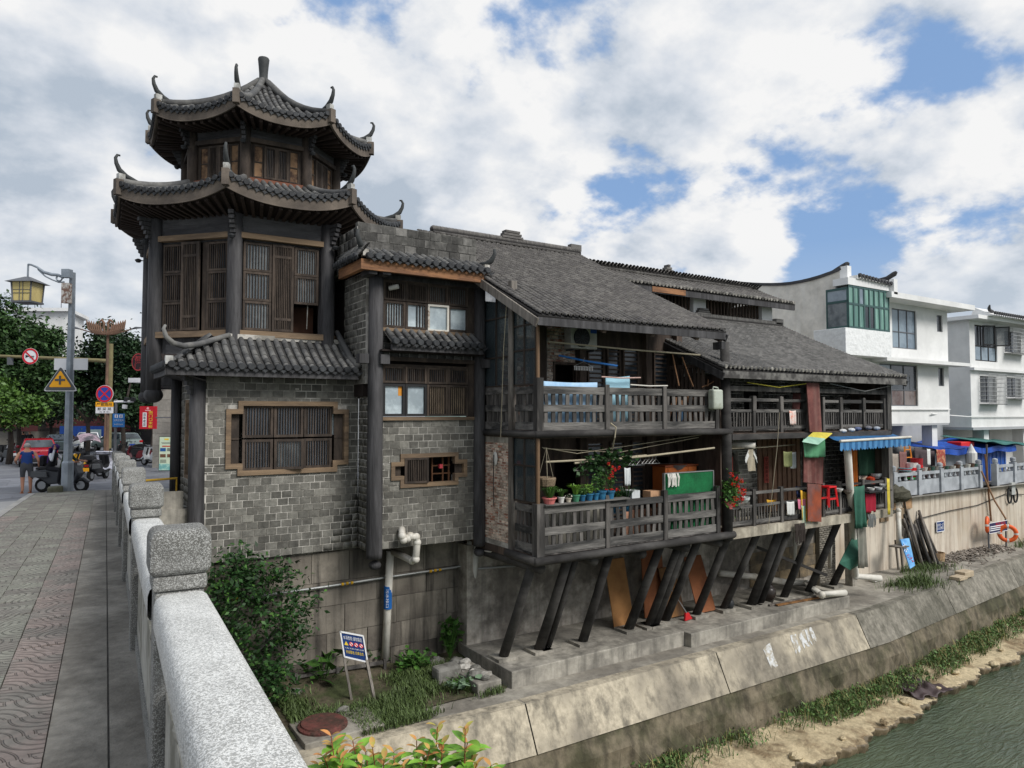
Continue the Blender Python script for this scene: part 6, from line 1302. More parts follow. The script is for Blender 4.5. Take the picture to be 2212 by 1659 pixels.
board('maroon_board',[q4(1020,672),q4(1150,682),q4(1152,1038),q4(1025,1030)],13.30,.03,M('worn_maroon_board',(112,76,70),c2=(140,70,46),v=.25,s=5,b=.2,ms=1.6),'worn maroon board below the wide maroon board reaching under the slab')
m_gp=M('green_plastic_cloth',(88,146,108),v=.2,s=6,b=.4,r=.4)
a,b=px(*q4(978,250),Y=13.22),px(*q4(1180,250),Y=13.22); cloth('green_plastic',a,b,.55,'wrinkled green plastic sheet above the wide maroon board','sheet',m_gp,.03,20)
P=[px(*q4(*v),Y=y)for v,y in(((1080,190),13.3),((1255,200),13.2),((1120,305),12.9),((975,280),13.0))]
fl=thing('folded_poster','yellow and green folded poster board tied above the maroon boards','poster',P[3]); MB().prism([P[0],P[1],P[1].lerp(P[2],.5),P[0].lerp(P[3],.5)],(0,.02,.02)).build('yellow_half',M('yellow_print',(200,184,76),v=.15,c2=(170,160,60)),fl); MB().prism([P[0].lerp(P[3],.5),P[1].lerp(P[2],.5),P[2],P[3]],(0,.02,.02)).build('green_half',M('pale_green_print',(150,186,166),v=.15,c2=(110,150,130)),fl)
# blue awning with scalloped valance
m_aw=M('blue_awning',(48,104,152),c2=(38,84,128),v=.15,s=5,b=.2,r=.6,ms=2); m_aw_l=M('awning_lit_fold',(76,130,176),v=.12,b=.1)  # paler copy for alternate valance strips: light on the folds put into colour
A0,A1=px(*q4(1200,215),Y=13.5),px(*q4(1830,205),Y=13.5); B0,B1=px(*q4(1330,272),Y=12.6),px(*q4(2000,232),Y=12.6)
aw=thing('blue_awning','faded blue awning with a scalloped folded valance over the outdoor kitchen','awning',((A0.x+B1.x)/2,13,A0.z-.6))
MB().grid(lambda u,v:A0.lerp(A1,u).lerp(B0.lerp(B1,u),v)+Vector((0,0,-.05*math.sin(math.pi*v))),12,6).build('canopy',m_aw,aw,solid=.01); MB().tube([B0,B1],.04,8).build('front_bar',m_pvc,aw)
n=26
for i in range(n):
    a,b=B0.lerp(B1,i/n),B0.lerp(B1,(i+1)/n); d=.26
    MB().add([a+Vector((0,0,-.03)),b+Vector((0,0,-.03)),b+Vector((0,.01,-d+.03*math.cos(i*2.1))),a.lerp(b,.5)+Vector((0,0,-d-.05)),a+Vector((0,.01,-d+.03*math.cos(i*2.1-2.1)))],[(0,1,2,3,4)]).build('valance_strip',m_aw if i%2 else m_aw_l,aw)
# big white downpipe
def pipe(pts,r,mat,label,name='drain_pipe',rings=True):
    th=thing(name,label,'pipe',pts[-1]); MB().tube(pts,r,12).build('pipe_run',mat,th,smooth=True)
    if rings:
        for a in pts[1:-1]:MB().ball(a,r*1.18,10,6).build('elbow',mat,th,smooth=True)
    return th
yP=12.9
a=px(*q4(1395,310),Y=12.8); e=px(*q4(1474,1550),Y=14.6); 
pipe([a,a.lerp(e,.45),e,e+Vector((.8,-.45,-.1))],.115,m_pvc,'thick white downpipe running from the blue awning to the walkway')
# laundry
def shirt(p,label):
    th=thing('shirt',label,'shirt',p); mb=MB(); w_,h=.28,.62; n=10
    mb.grid(lambda u,v:p+Vector(((u-.5)*w_*(1.0 if v>.25 else .85),.03*math.sin(u*8+v*3),-v*h)),n,n); mb.build('body',M('khaki_cloth',(168,158,138),v=.12,b=.3),th,solid=.02)
    for s in(-1,1):MB().grid(lambda u,v:p+Vector((s*(w_*.40+u*.14),.02*math.sin(v*4),-.02-u*.22-v*.16)),4,4).build('sleeve',M('white_cloth',(206,206,202),v=.1,b=.3),th,solid=.02)
shirt(px(*q4(485,350),Y=13.5),'beige shirt with white sleeves hanging in front of the brick wall')
cloth('towel',px(*q4(790,368),Y=13.6),px(*q4(872,368),Y=13.6),.46,'olive green towel on the line of the long timber house','towel',M('olive_towel',(142,146,100),v=.15,b=.4),.01)
cloth('towel',px(*q4(850,372),Y=13.66),px(*q4(910,372),Y=13.66),.5,'white towel behind the olive green towel','towel',M('white_towel',(200,204,204)),.01)
cloth('towel',px(*q4(820,842),Y=13.46),px(*q4(890,842),Y=13.46),.4,'white cloth over the lower spindle railing','towel',M('white_cloth',(206,206,202)),.02)
cloth('towel',px(*q4(925,822),Y=13.44),px(*q4(1000,818),Y=13.44),.3,'pink cloth over the lower spindle railing','towel',M('pink_cloth',(206,120,146),v=.15),.02)
cloth('towel',px(*q4(960,880),Y=13.42),px(*q4(995,880),Y=13.42),.62,'mint green cloth hanging below the pink cloth','towel',M('mint_cloth',(160,196,170),v=.15),.02)
cloth('jacket',px(*q4(950,735),Y=13.45),px(*q4(1045,760),Y=13.45),.9,'yellow jacket hung on the lower railing beside the maroon boards','jacket',M('yellow_cloth',(206,158,52),v=.15,b=.3),.05)
cloth('trousers',px(*q4(905,700),Y=13.6),px(*q4(1040,690),Y=13.6),.35,'dark blue trousers lying along the lower handrail','trousers',M('navy_cloth',(40,50,84),v=.2,b=.3),.05)
cloth('cloth',px(*q4(630,825),Y=13.7),px(*q4(715,825),Y=13.7),.2,'yellow cloth on the lower balcony left of the white cloth','cloth',M('yellow_cloth',(206,158,52)),.04)
cloth('towel',px(*q4(845,-20),Y=13.46),px(*q4(905,-20),Y=13.46),.42,'white and orange towel over the upper spindle railing','towel',M('patterned_towel',(220,204,196),c2=(214,120,90),v=.1,s=5,ms=5,mix=.6),.02)
cloth('towel',px(*q4(1565,770),Y=13.4),px(*q4(1662,762),Y=13.4),.62,'dark red towel on the railing under the blue awning','towel',M('crimson_towel',(150,24,46),v=.15,b=.4),.015)
p=px(*q4(940,1050),Y=13.32); mop((p.x,13.32,p.z),.52,.62,'dark brown mop head hanging from the edge of the white slab',M('dark_yarn',(62,54,50),v=.2)); p=px(*q4(1615,962),Y=13.3); mop((p.x,13.3,p.z),.4,.45,'grey mop head hanging at the right end of the slab',M('grey_yarn',(120,122,120),v=.2))
# red stools, bowls
p=px(*q4(1212,700),Y=13.3); stl=thing('red_stool','bright red plastic stool hung upside on the lower railing','stool',(p.x,13.3,p.z-.55)); m_rp=M('red_plastic',(206,32,36),v=.08,r=.35,b=0)
MB().box(p.x-.2,p.x+.2,13.12,13.46,p.z-.04,p.z+.02).build('seat',m_rp,stl,bevel=.02)
for sx in(-1,1):
    for sy in(-1,1):MB().beam((p.x+sx*.17,13.29+sy*.13,p.z-.02),(p.x+sx*.23,13.29+sy*.17,p.z-.62),.06,.05).build('leg',m_rp,stl)
mb=MB(); mb.box(p.x-.2,p.x+.2,13.13,13.16,p.z-.4,p.z-.34); mb.box(p.x-.2,p.x+.2,13.42,13.45,p.z-.4,p.z-.34); mb.build('brace',m_rp,stl)
for cx,cy,r,c,lb in((1320,735,.12,(204,204,200),'white enamel pot on the lower railing right of the red stool'),(1400,750,.14,(120,112,104),'grey pan with red base on the lower railing beside the downpipe'),(1620,730,.12,(206,206,202),'white bowl at the left of the rack under the awning'),(1690,725,.13,(200,202,202),'white bowl in the middle of the rack under the awning'),(1740,695,.13,(208,208,206),'topmost white bowl stacked on the rack under the awning'),(1670,600,.2,(196,198,198),'wide enamel basin on the stove under the awning'),(420,825,.16,(190,196,196),'pale basin on a stool behind the geranium')):
    p=px(*q4(cx,cy),Y=13.35 if cx!=1670 else 13.9); tag(MB().lathe((p.x,p.y,p.z-r*.5),[(r*.5,0),(r*.9,r*.5),(r,r*.95),(r*.9,r*.92),(r*.4,r*.15)],14).build('bowl',M('bowl_%d_%d'%c[:2],c,v=.08,r=.4,b=0),smooth=False),lb,'bowl')
tag(MB().box(px(*q4(1565,740),Y=13.35).x,px(*q4(1780,730),Y=13.35).x,13.2,13.5,px(*q4(1650,745),Y=13.35).z-.02,px(*q4(1650,745),Y=13.35).z+.02).build('dish_rack',m_blackf),'black wire dish rack on the railing under the awning','rack')
st=px(*q4(1620,650),Y=13.9); sv=thing('cooking_stove','cluttered dark cooking bench under the blue awning','stove',(st.x,13.9,-1.66)); MB().box(st.x-.9,st.x+.75,13.7,14.3,-1.66,st.z-.1).build('bench',m_blackf,sv); MB().lathe((st.x-.3,13.95,st.z-.1),[(.18,0),(.28,.12),(.29,.13),(.1,.03)],14).build('wok',m_alg,sv); MB().lathe((st.x+.15,14.0,st.z-.1),[(.14,0),(.15,.2),(.03,.26)],12).build('pot',M('red_orange_pot',(190,70,40),v=.1),sv)
# curtains under the awning
cloth('curtain',px(*q4(1490,335),Y=14.0),px(*q4(1730,325),Y=14.0),.95,'dark green curtain under the blue awning','curtain',M('dark_green_cloth',(30,62,46),v=.2,b=.4),.05,22)
cloth('curtain',px(*q4(1495,500),Y=14.12),px(*q4(1725,495),Y=14.12),.75,'pale printed curtain below the dark green curtain','curtain',M('printed_cloth',(186,166,146),c2=(200,190,180),v=.15,ms=3,b=.3),.05,22)
cloth('curtain',px(*q4(1425,320),Y=13.9),px(*q4(1490,322),Y=13.9),1.7,'narrow orange curtain beside the white downpipe','curtain',M('orange_cloth',(196,108,40),v=.2,b=.3),.04,16)
cloth('tarpaulin',px(*q4(1450,700),Y=13.3),px(*q4(1560,690),Y=13.3),1.35,'green tarpaulin hanging beside the white downpipe','tarpaulin',M('green_tarp_cloth',(52,96,80),v=.2,b=.4),.06,12)
cloth('plastic_sheet',px(*q4(1480,920),Y=13.5),px(*q4(1570,915),Y=13.5),1.9,'grey translucent plastic sheet below the green tarpaulin','plastic sheet',M('grey_sheeting',(140,138,128),v=.15,alpha=.75,b=.3),.05,12)
mb=MB(); P=[px(*q4(*v),Y=y)for v,y in(((1440,1190),14.0),((1555,1200),13.9),((1520,1440),13.9),((1420,1495),13.7),((1320,1430),13.8))]
mb.add(P+[sum(P,Vector())/5+Vector((0,-.25,0))],[(i,(i+1)%5,5)for i in range(5)]); tag(mb.build('tarpaulin',MATS['green_tarp_cloth'],None,solid=.02),'sagging green tarpaulin bundle between prop and white downpipe','tarpaulin')
# couplets and hanging pipe
m_cpl=M('faded_red_paper',(186,92,80),v=.12,b=.1); m_ink=M('black_ink',(30,26,24),v=.05,b=0)
for cx0,cx1,cy0,cy1,tx,lb in((278,316,420,610,'进\n取\n人\n生\n春','red couplet strip on the brick left of the lattice door'),(618,655,418,668,'学\n以\n致\n用\n放\n晚','red couplet strip on the brick right of the lattice door')):
    a,b=px(*q4(cx0,cy1),Y=14.75),px(*q4(cx1,cy0),Y=14.75); o=thing('couplet',lb,'couplet',(a.x,14.75,a.z)); MB().box(a.x,b.x,14.77,14.785,a.z,b.z).build('paper',m_cpl,o); letter(tx,m_ink,o,((a.x+b.x)/2,14.77,(a.z+b.z)/2),(1,0,0),(0,0,1),(b.x-a.x)*.7,(b.z-a.z)*.92)
pipe([px(*q4(230,300),Y=14.2),px(*q4(525,315),Y=13.5)],.09,m_pvc,'white pipe hung horizontally under the upper floor of the long timber house','hung_pipe',False)
rod('drying_rod',px(*q4(235,345),Y=13.7),px(*q4(900,305),Y=13.8),.018,m_bamboo,'grey drying rod under the upper floor of the long timber house')
tag(MB().tube([px(*q3(640,1062),Y=13.3),px(*q3(920,1105),Y=13.3),px(*q3(1160,1072),Y=13.3)],.012,5).build('yellow_cable',M('yellow_cable',(176,166,60))),'slack yellow cable under the eave of the long timber house','cable')
tag(MB().tube([px(*q3(1370,1070),Y=13.3),px(*q3(1680,1140),Y=13.3),px(*q3(1930,1085),Y=13.3)],.012,5).build('grey_cable',m_metalp),'slack grey cable under the right part of the eave','cable')
tag(MB().tube([px(*q4(755,0),Y=13.2),px(*q4(730,350),Y=13.2),px(*q4(645,1130),Y=13.3)],.008,5).build('hanging_rope',m_bamboo),'thin white rope falling across both spindle balconies','rope')
cloth('yellow_strap',px(*q4(1770,620),Y=13.2),px(*q4(1795,625),Y=13.2),1.2,'yellow strap trailing from the kitchen corner post','strap',M('yellow_strap',(206,186,70)),.01)
for i,(cx,cy,c)in enumerate(((1440,170,(196,198,200)),(1500,160,(90,100,130)),(1360,180,(200,200,198)),(1600,150,(110,110,116)),(1680,155,(150,156,164)))):
    p=px(*q4(cx,cy),Y=13.38); tag(MB().ball((p.x,13.4,p.z+.02),.13,8,6,(1.2,.8,.5)).build('cloth_bundle',M('bundle_%d'%c[0],c,v=.2,b=.4)),'%s cloth bundle lying outside the upper spindle railing'%['white','blue grey','small white leftmost','dark grey','pale blue rightmost'][i],'bundle')
# ================================================================ under the houses: boards, jars, broom, drains
def lean_board(x0,x1,yb,yt,Yb,Yt,mat,label,x0t=None):
    zb_=-4.47; a=px(x0,yb,Z=zb_); b=px(x1,yb-(x1-x0)*.18,Z=zb_); Yb=(a.y+b.y)/2; H_=px(x0,yt,Y=Yt).z
    return tag(MB().prism([(a.x,Yb,zb_),(b.x,Yb,zb_),(b.x-.06,Yt,H_),(a.x-.04,Yt,H_)],(0,.03,.01)).build('leaning_board',mat),label,'board')
m_ply=M('orange_plywood',(160,116,72),c2=(138,98,60),v=.15,s=3,b=.1,ms=.8); m_ply2=M('brown_veneer',(132,82,52),c2=(110,66,42),v=.15,s=3,b=.1,ms=.8); m_ply3=M('stained_plywood',(136,98,60),c2=(84,62,44),v=.25,s=4,b=.15,ms=1,streak=.7)
lean_board(1326,1372,1357,1208,15,15.8,m_ply,'orange plywood sheet leaning on the wall behind the props'); lean_board(1392,1440,1335,1190,15,15.8,m_ply2,'dark brown veneer sheet leaning behind the paired props'); lean_board(1444,1482,1335,1225,15,15.7,m_ply3,'stained plywood sheet with drip marks beside the broom'); lean_board(1507,1548,1325,1200,15,15.7,m_ply2,'reddish brown sheet leaning right of the broom')
p=px(1487,1340,Z=-4.5); br=thing('broom','red headed broom leaning between the props','broom',p); MB().prism([p+Vector((-.13,0,0)),p+Vector((.17,0,.02)),p+Vector((.08,.05,.2)),p+Vector((-.05,.05,.2))],(0,.06,0)).build('head',M('red_bristles',(176,30,34),v=.2,b=.5),br); MB().tube([p+Vector((.0,.06,.2)),p+Vector((-.25,.8,1.2))],.013,6).build('handle',m_metalp,br)
def jar(x,y,r,h,mat,label,name='glazed_jar'):
    p=px(x,y,Z=-4.5); tag(MB().lathe(p,[(r*.6,0),(r,h*.5),(r*.9,h*.8),(r*.6,h*.92),(r*.7,h),(r*.55,h),(r*.5,h*.9)],16).build(name,mat,smooth=True),label,'jar')
m_gl=M('dark_brown_glaze',(44,38,34),v=.2,s=5,r=.25,b=.1); jar(1659,1300,.26,.55,m_gl,'dark brown glazed jar between the props on the plinth'); jar(1576,1318,.14,.36,M('black_plastic_pot',(40,42,44),v=.1,r=.5),'stack of small black plastic pots on the plinth','plastic_pot')
mpl=thing('loose_plank','pair of loose brown planks lying on the plinth edge','plank',px(1720,1300,Z=-4.5)); a,b=px(1660,1307,Z=-4.48),px(1790,1283,Z=-4.48); MB().beam(a,b,.12,.05).build('plank',m_pale_w,mpl); MB().beam(a+Vector((.2,-.15,0)),b+Vector((-.5,-.12,0)),.1,.04).build('plank',m_ply3,mpl)
pts=[px(1555,1238,Y=16.2),px(1630,1246,Y=16.1),px(1700,1258,Y=15.7),px(1742,1260,Y=15.4),px(1775,1285,Z=-4.3),px(1825,1280,Z=-4.4)]
pipe(pts,.105,m_pvc,'large white drain pipe running along the wall behind the right props')
pipe([px(1718,1150,Y=15.6),px(1716,1245,Y=15.9)],.07,m_pvc,'short white vertical pipe behind the right props','drain_pipe'); pipe([px(1795,1150,Y=15.2),px(1792,1225,Y=15.6)],.06,m_pvc,'thin white vertical pipe beside the last prop','drain_pipe')
# white trap pipe and downpipes at the brick bay
yw=15.75; P=lambda x,y,Y=yw:px(x,y,Y=Y)
pipe([P(868,1143,15.95),P(869,1158),P(872,1166),P(880,1163),P(886,1158),P(899,1160),P(901,1172),P(898,1208),P(890,1211,15.9),P(850,1192,16.6)],.085,m_pvc,'white curled trap pipe under the small cross window')
pw_=pipe([P(843,1190,16.7),P(838,1300,16.8),P(832,1425,16.85)],.095,m_pvc,'white downpipe with a blue label below the brick bay',rings=False)
p=P(838,1290,16.78); MB().cyl(p+Vector((0,0,-.28)),p+Vector((0,0,.28)),.102,None,14).build('blue_label',M('blue_label',(28,92,160),v=.05),pw_)
letter('污水排口',M('white_print',(225,225,225),v=.02,b=0),pw_,p+Vector((-.055,-.093,0)),(0,0,-1),(.86,-.5,0),.45,.07,.006)
pipe([P(1017,1168,16.6),P(1010,1260,16.8),P(1000,1350,16.9)],.1,M('grey_pvc',(190,188,180)),'grey downpipe at the corner below the brick bay',rings=False)
pipe([P(1030,1168,16.4),P(1023,1260,16.6),P(1018,1315,16.7),P(1008,1320,16.8)],.075,M('grey_pvc',(190,188,180)),'thinner grey pipe joining the corner downpipe')
gp_=pipe([P(470,1300,16.9),P(700,1268,16.9),P(850,1245,16.9),P(985,1225,16.9),P(1000,1222,16.85),P(1012,1230,16.6),P(1115,1222,16.2)],.03,M('galvanised_pipe',(150,152,150),v=.1,r=.45,metal=.5),'thin galvanised gas pipe crossing the foundation wall','gas_pipe')
for x,y in((740,1262),(750,1260),(760,1259),(930,1234),(940,1232),(950,1231),(500,1296),(512,1294)):a=P(x-2.5,y+.4,16.88); b=P(x+2.5,y-.4,16.88); MB().cyl(a,b,.036,None,8).build('yellow_band',M('yellow_band',(206,158,40)),gp_)
tag(MB().tube([P(1078,1090,15.2),P(1078,1180,15.2),P(1060,1192,15.6),P(1030,1188,16.3)],.018,6).build('white_conduit',m_pvc),'thin white conduit on the red brick corner','conduit')
p=Vector((9.43,15.3,.45)); ml=thing('wall_lamp_plate','white oval cable plate with a black cord on the red brick side wall','cable plate',p); MB().ball(p,.13,12,8,(.25,.8,1.4)).build('plate',m_whitep,ml); MB().tube([p+Vector((-.04,0,.1)),p+Vector((-.04,.02,-.6)),p+Vector((-.04,.0,-1.2))],.012,5).build('cord',m_blackf,ml)
# ================================================================ garden strip, signs, plants, river edge
m_wp=M('white_print',(225,225,225),v=.02,b=0); m_yp=M('yellow_print_ink',(226,196,60),v=.02,b=0); m_rp2=M('red_print_ink',(206,44,40),v=.02,b=0); m_signb=M('blue_sign_face',(30,62,120),v=.08,s=4,b=0,r=.45,c2=(24,52,104))
qg=lambda cx,cy:((800+.5859*cx)/1.8517,(2100+.5859*cy)/1.8517)
b0,b1=px(*qg(1040,1180),Z=-4.82),px(*qg(1205,1215),Z=-4.84); Ysg=b0.y
def sgp(cx,cy):return px(*qg(cx,cy),Y=Ysg)
A,B,C_,D=sgp(957,728),sgp(1112,757),sgp(1142,935),sgp(985,898)
ws=thing('warning_sign','leaning blue deep water warning sign on two posts in the garden strip','sign',(b0+b1)/2)
nrm_=(B-A).cross(D-A).normalized(); nrm_=nrm_ if nrm_.y<0 else-nrm_
MB().prism([A,B,C_,D],nrm_*-.03).build('board',m_signb,ws); u_=(B-A).normalized(); v_=(A-D).normalized(); cen=(A+B+C_+D)/4; W_,H_=(B-A).length,(A-D).length
def trim(th,A,B,C_,D,n,t,mat):
    mb=MB()
    for p,q in((A,B),(B,C_),(C_,D),(D,A)):mb.beam(p+n*.004,q+n*.004,t,t,n)
    mb.build('white_edge',mat,th)
trim(ws,A,B,C_,D,nrm_,.03,m_wp)
letter('水深危险 请勿靠近',m_wp,ws,cen+v_*H_*.32+nrm_*.004,u_,v_,W_*.82,H_*.16); letter('无视警告 后果自负',m_yp,ws,cen-v_*H_*.26+nrm_*.004,u_,v_,W_*.78,H_*.13); letter('小心落水  禁止游泳  禁止垂钓  禁止攀爬',m_wp,ws,cen-v_*H_*.1+nrm_*.004,u_,v_,W_*.84,H_*.06)
for i,f in enumerate((-.32,-.1,.12,.34)):
    c=cen+u_*W_*f+v_*H_*.08+nrm_*.006; r=H_*.09; mb=MB()
    if i==0:mb.add([c-u_*r-v_*r*.8,c+u_*r-v_*r*.8,c+v_*r],[(0,1,2)]); mb.build('triangle_icon',m_yp,ws)
    else:
        n_=16; mb.add([c+u_*r*math.cos(k*6.283/n_)+v_*r*math.sin(k*6.283/n_)for k in range(n_)]+[c+(u_*math.cos(k*6.283/n_)+v_*math.sin(k*6.283/n_))*r*.78 for k in range(n_)],[(k,(k+1)%n_,n_+(k+1)%n_,n_+k)for k in range(n_)]); mb.beam(c-u_*r*.6+v_*r*.6,c+u_*r*.6-v_*r*.6,.02,.004,nrm_); mb.build('ban_icon',m_rp2,ws)
        mb=MB(); mb.add([c-nrm_*.001+(u_*math.cos(k*6.283/n_)+v_*math.sin(k*6.283/n_))*r*.78 for k in range(n_)],[tuple(range(n_))]); mb.build('icon_ground',m_wp,ws)
for top,b in((D,b0),(C_,b1)):MB().beam(top-nrm_*.03+v_*.1,b-Vector((0,0,.15)),.06,.05).build('post',m_pale_w,ws)
# manhole on its slab
p=px(*qg(838,1350),Z=-4.72); mh=thing('manhole_cover','rusty red round manhole cover on a concrete collar','manhole',(p.x,p.y,-4.9))
MB().box(p.x-.55,p.x+1.1,p.y-.62,p.y+.5,-4.92,-4.78).build('collar',m_walk,mh,bevel=.02); MB().lathe((p.x,p.y,-4.79),[(.5,0),(.5,.05),(.44,.07),(.43,.1),(.1,.105)],28).build('lid',M('rusty_red_paint',(104,62,56),c2=(72,54,46),v=.3,s=9,b=.5,bs=40,ms=2.5),mh)
for i in range(16):a_=i*math.pi/8; MB().lathe((p.x+.47*math.cos(a_),p.y+.47*math.sin(a_),-4.735),[(.018,0),(.018,.015)],6).build('bolt',MATS['rusty_red_paint'],mh)
# stones and rubble
m_rock=M('grey_rock',(122,120,114),c2=(92,90,84),v=.25,s=5,b=.6,ms=2)
def rock(p,r,label,mat=m_rock,sq=(1.2,.9,.7),name='rock',cat='rock',seed=1):
    rs=np.random.RandomState(seed); mb=MB().ball(p,r,10,7,sq); mb.v=[tuple(np.array(v)+rs.normal(size=3)*r*.09)for v in mb.v]; return tag(mb.build(name,mat),label,cat)
for x,y,r,sq,lb in((943,1432,.2,(1.2,.8,.8),'rough grey rock behind the squared stone in the garden strip'),(1000,1470,.08,(1.6,1,.5),'small flat stone at the garden edge near the plinth'),(640,1500,.16,(1,.8,.9),'pale broken slab leaning by the bush under the bridge'),(740,1535,.1,(1.5,.6,1),'thin grey slab stuck in the grass below the warning sign')):rock(px(x,y,Z=-4.75),r,lb,m_rock,sq,seed=int(x))
p=px(966,1450,Z=-4.6); tag(MB().box(p.x-.34,p.x+.3,p.y-.2,p.y+.2,-4.85,-4.45).build('squared_stone',m_rock,bevel=.07),'squared grey stone lying in the garden strip','stone')
p0,p1=px(1000,1420,Z=-4.6),px(1085,1465,Z=-4.6); rb=tag(MB().box(8.35,9.0,14.3,16.0,-4.95,-4.62).build('rubble_curb',m_conc,bevel=.03),'low concrete curb with broken bricks at the plinth end','curb')
for i in range(9):rock((8.65+.12*math.sin(i*2),14.45+i*.17,-4.57),.09+.03*(i%3),'broken masonry lump on the concrete curb',m_mort if i%2 else m_rock,(1.3,1,.6),'masonry_lump','rubble',i)['group']='rubble on the curb'
# timber frame scrap by the wall
sfm=thing('scrap_frame','broken dark timber frame lying against the foundation wall','scrap timber',px(700,1470,Y=16.6)); a,b=px(638,1462,Y=16.7),px(830,1430,Y=16.7)
for dz in(0,-.25):MB().beam(a+Vector((0,0,dz)),b+Vector((0,0,dz)),.08,.07).build('rail',m_woodv,sfm)
for t in(0,.45,.8,1):c=a.lerp(b,t); MB().beam(c+Vector((0,-.03,.08)),c+Vector((0,-.05,-.55)),.07,.07).build('upright',m_woodv,sfm)
# ---- grass (uncountable)
def blades(name,mat,pts,h,label,wid=.012,lean=.5,seed=1):
    pts=np.asarray(pts); n=len(pts); rs=np.random.RandomState(seed); a=rs.uniform(0,6.283,n); d=np.stack([np.cos(a),np.sin(a),np.zeros(n)],1); s=np.stack([-d[:,1],d[:,0],np.zeros(n)],1)*wid; H=(h*rs.uniform(.5,1.25,n))[:,None]; z=np.array([[0,0,1.0]])
    m1=pts+z*H*.6+d*H*lean*.3; t=pts+z*H*.95+d*H*lean; V=np.stack([pts-s,pts+s,m1+s*.7,m1-s*.7,t],1).reshape(-1,3); k=np.arange(n)[:,None]*5
    F=np.concatenate([k+[0,1,2],k+[0,2,3],k+[3,2,4]],1).reshape(-1,3); o=link(name,np_mesh(name,V,F,mat,3),mat); return stuff(o,label,'grass')
m_grass=M('grass_green',(92,110,62),c2=(70,86,46),v=.3,s=3,b=0,r=.6,rnd=.35,ms=1.2); m_weed=M('weed_green',(72,104,52),c2=(96,120,66),v=.3,s=4,b=0,r=.6,rnd=.35,ms=1.5); m_dry=M('dry_grass',(150,140,92),v=.3,s=3,b=0,rnd=.3)
rs=np.random.RandomState(20); P_=[]
while len(P_)<9000:
    x,y=rs.uniform(4.3,9.0),rs.uniform(13.75,16.3); f=math.sin(x*1.7+1)*math.sin(y*2.1)+.55*(y<15.3)+rs.normal()*.25
    if f>.25 and not(y<14.1 and x>7.9-(14.1-y)*3)and not(x<5.4 and y<14.6):P_.append((x,y,WALK+.03+.15*max(0,(y-14.6)/2)))
blades('garden_grass',m_grass,P_,.16,'short green grass covering the garden strip',.01,.7)
P_=[]
def pk(X):  # grass density along the shelf
    return(.6+.4*math.sin(X*3.3)*math.sin(X*1.3+1))*(.95*math.exp(-((X-20.3)/2.7)**4)+.55*math.exp(-((X-12.4)/1.1)**2)+.3*math.exp(-((X-15)/.8)**2)+.75*math.exp(-((X-28)/3.5)**2)+.5*math.exp(-((X-36)/4)**2))
cen_=[(rs.uniform(10,42),rs.uniform(0,1))for _ in range(900)]
while len(P_)<16000:
    ci=rs.randint(900); X=cen_[ci][0]+rs.normal()*.16; t=abs(cen_[ci][1]+rs.normal()*.1)%1; y0=ye(X)-.6
    if rs.uniform()<pk(X)*(1-t*.8):P_.append((X,y0-t*(1.0 if X>17 else .75),SHELF+.13-.05*t))
P_=np.array(P_); blades('bank_grass',m_grass,P_[:7500],.24,'rank green grass along the foot of the embankment',.012,.8,2); blades('bank_grass',m_dry,P_[9000:10500],.36,'dry yellowish grass stalks along the foot of the embankment',.008,.6,3)
stuff(leaves('bank_weeds',m_weed,P_[9000:]+np.stack([rs.normal(size=len(P_)-9000)*.05,rs.normal(size=len(P_)-9000)*.05,rs.uniform(.02,.24,len(P_)-9000)],1),.1,None,.3,.5),'low leafy weeds along the foot of the embankment','weeds')
P_=[(X,16.35-abs(rs.normal())*.5,WALK)for X in np.concatenate([rs.normal(27.6,.7,900),rs.normal(30.2,.9,500),rs.normal(42,1.2,1500),rs.normal(47,1.5,900)])]
blades('walkway_grass',m_grass,[(x,y-.25-(1.2 if x<29 else .2),z+.01)for x,y,z in P_],.33,'grass tufts on the walkway below the retaining wall',.012,.7,5)
# moss strip at the river wall foot
# ---- garden plants
def bigleaf(p,r,n,label,size=.22,mat=m_leaf,h=.5,seed=1):
    rs=np.random.RandomState(seed); th=thing('broadleaf_plant',label,'plant',p); pts=[]
    mb=MB()
    for i in range(n):
        a=rs.uniform(0,6.28); L_=r*rs.uniform(.3,1); q=Vector(p)+Vector((math.cos(a)*L_,math.sin(a)*L_*.8,h*rs.uniform(.35,1.05))); pts.append(tuple(q)); mb.tube([p,Vector(p).lerp(q,.6)+Vector((0,0,.06)),q],[.012,.01,.006],5)
    mb.build('stems',m_leaf,th); leaves('leaves',mat,pts,size,th,.8,.95); return th
bigleaf(px(700,1480,Z=-4.8),.5,26,'broad leaved plant standing left of the warning sign',.3,m_leaf,.75,1); bigleaf(px(972,1420,Z=-4.75),.32,60,'upright leafy plant at the corner near the downpipe',.2,m_leaf,.95,2); bigleaf(px(893,1450,Z=-4.8),.5,110,'low heart leaved clump right of the white downpipe',.15,m_leaf,.45,3); bigleaf(px(1000,1490,Z=-4.85),.45,40,'grey green spreading plant in front of the squared stone',.17,M('leaf_greyish',(108,130,104),v=.25,b=0,rnd=.25),.3,4); bigleaf(px(810,1440,Z=-4.8),.4,40,'leafy weed at the foot of the labelled downpipe',.17,m_leaf_d,.5,5)
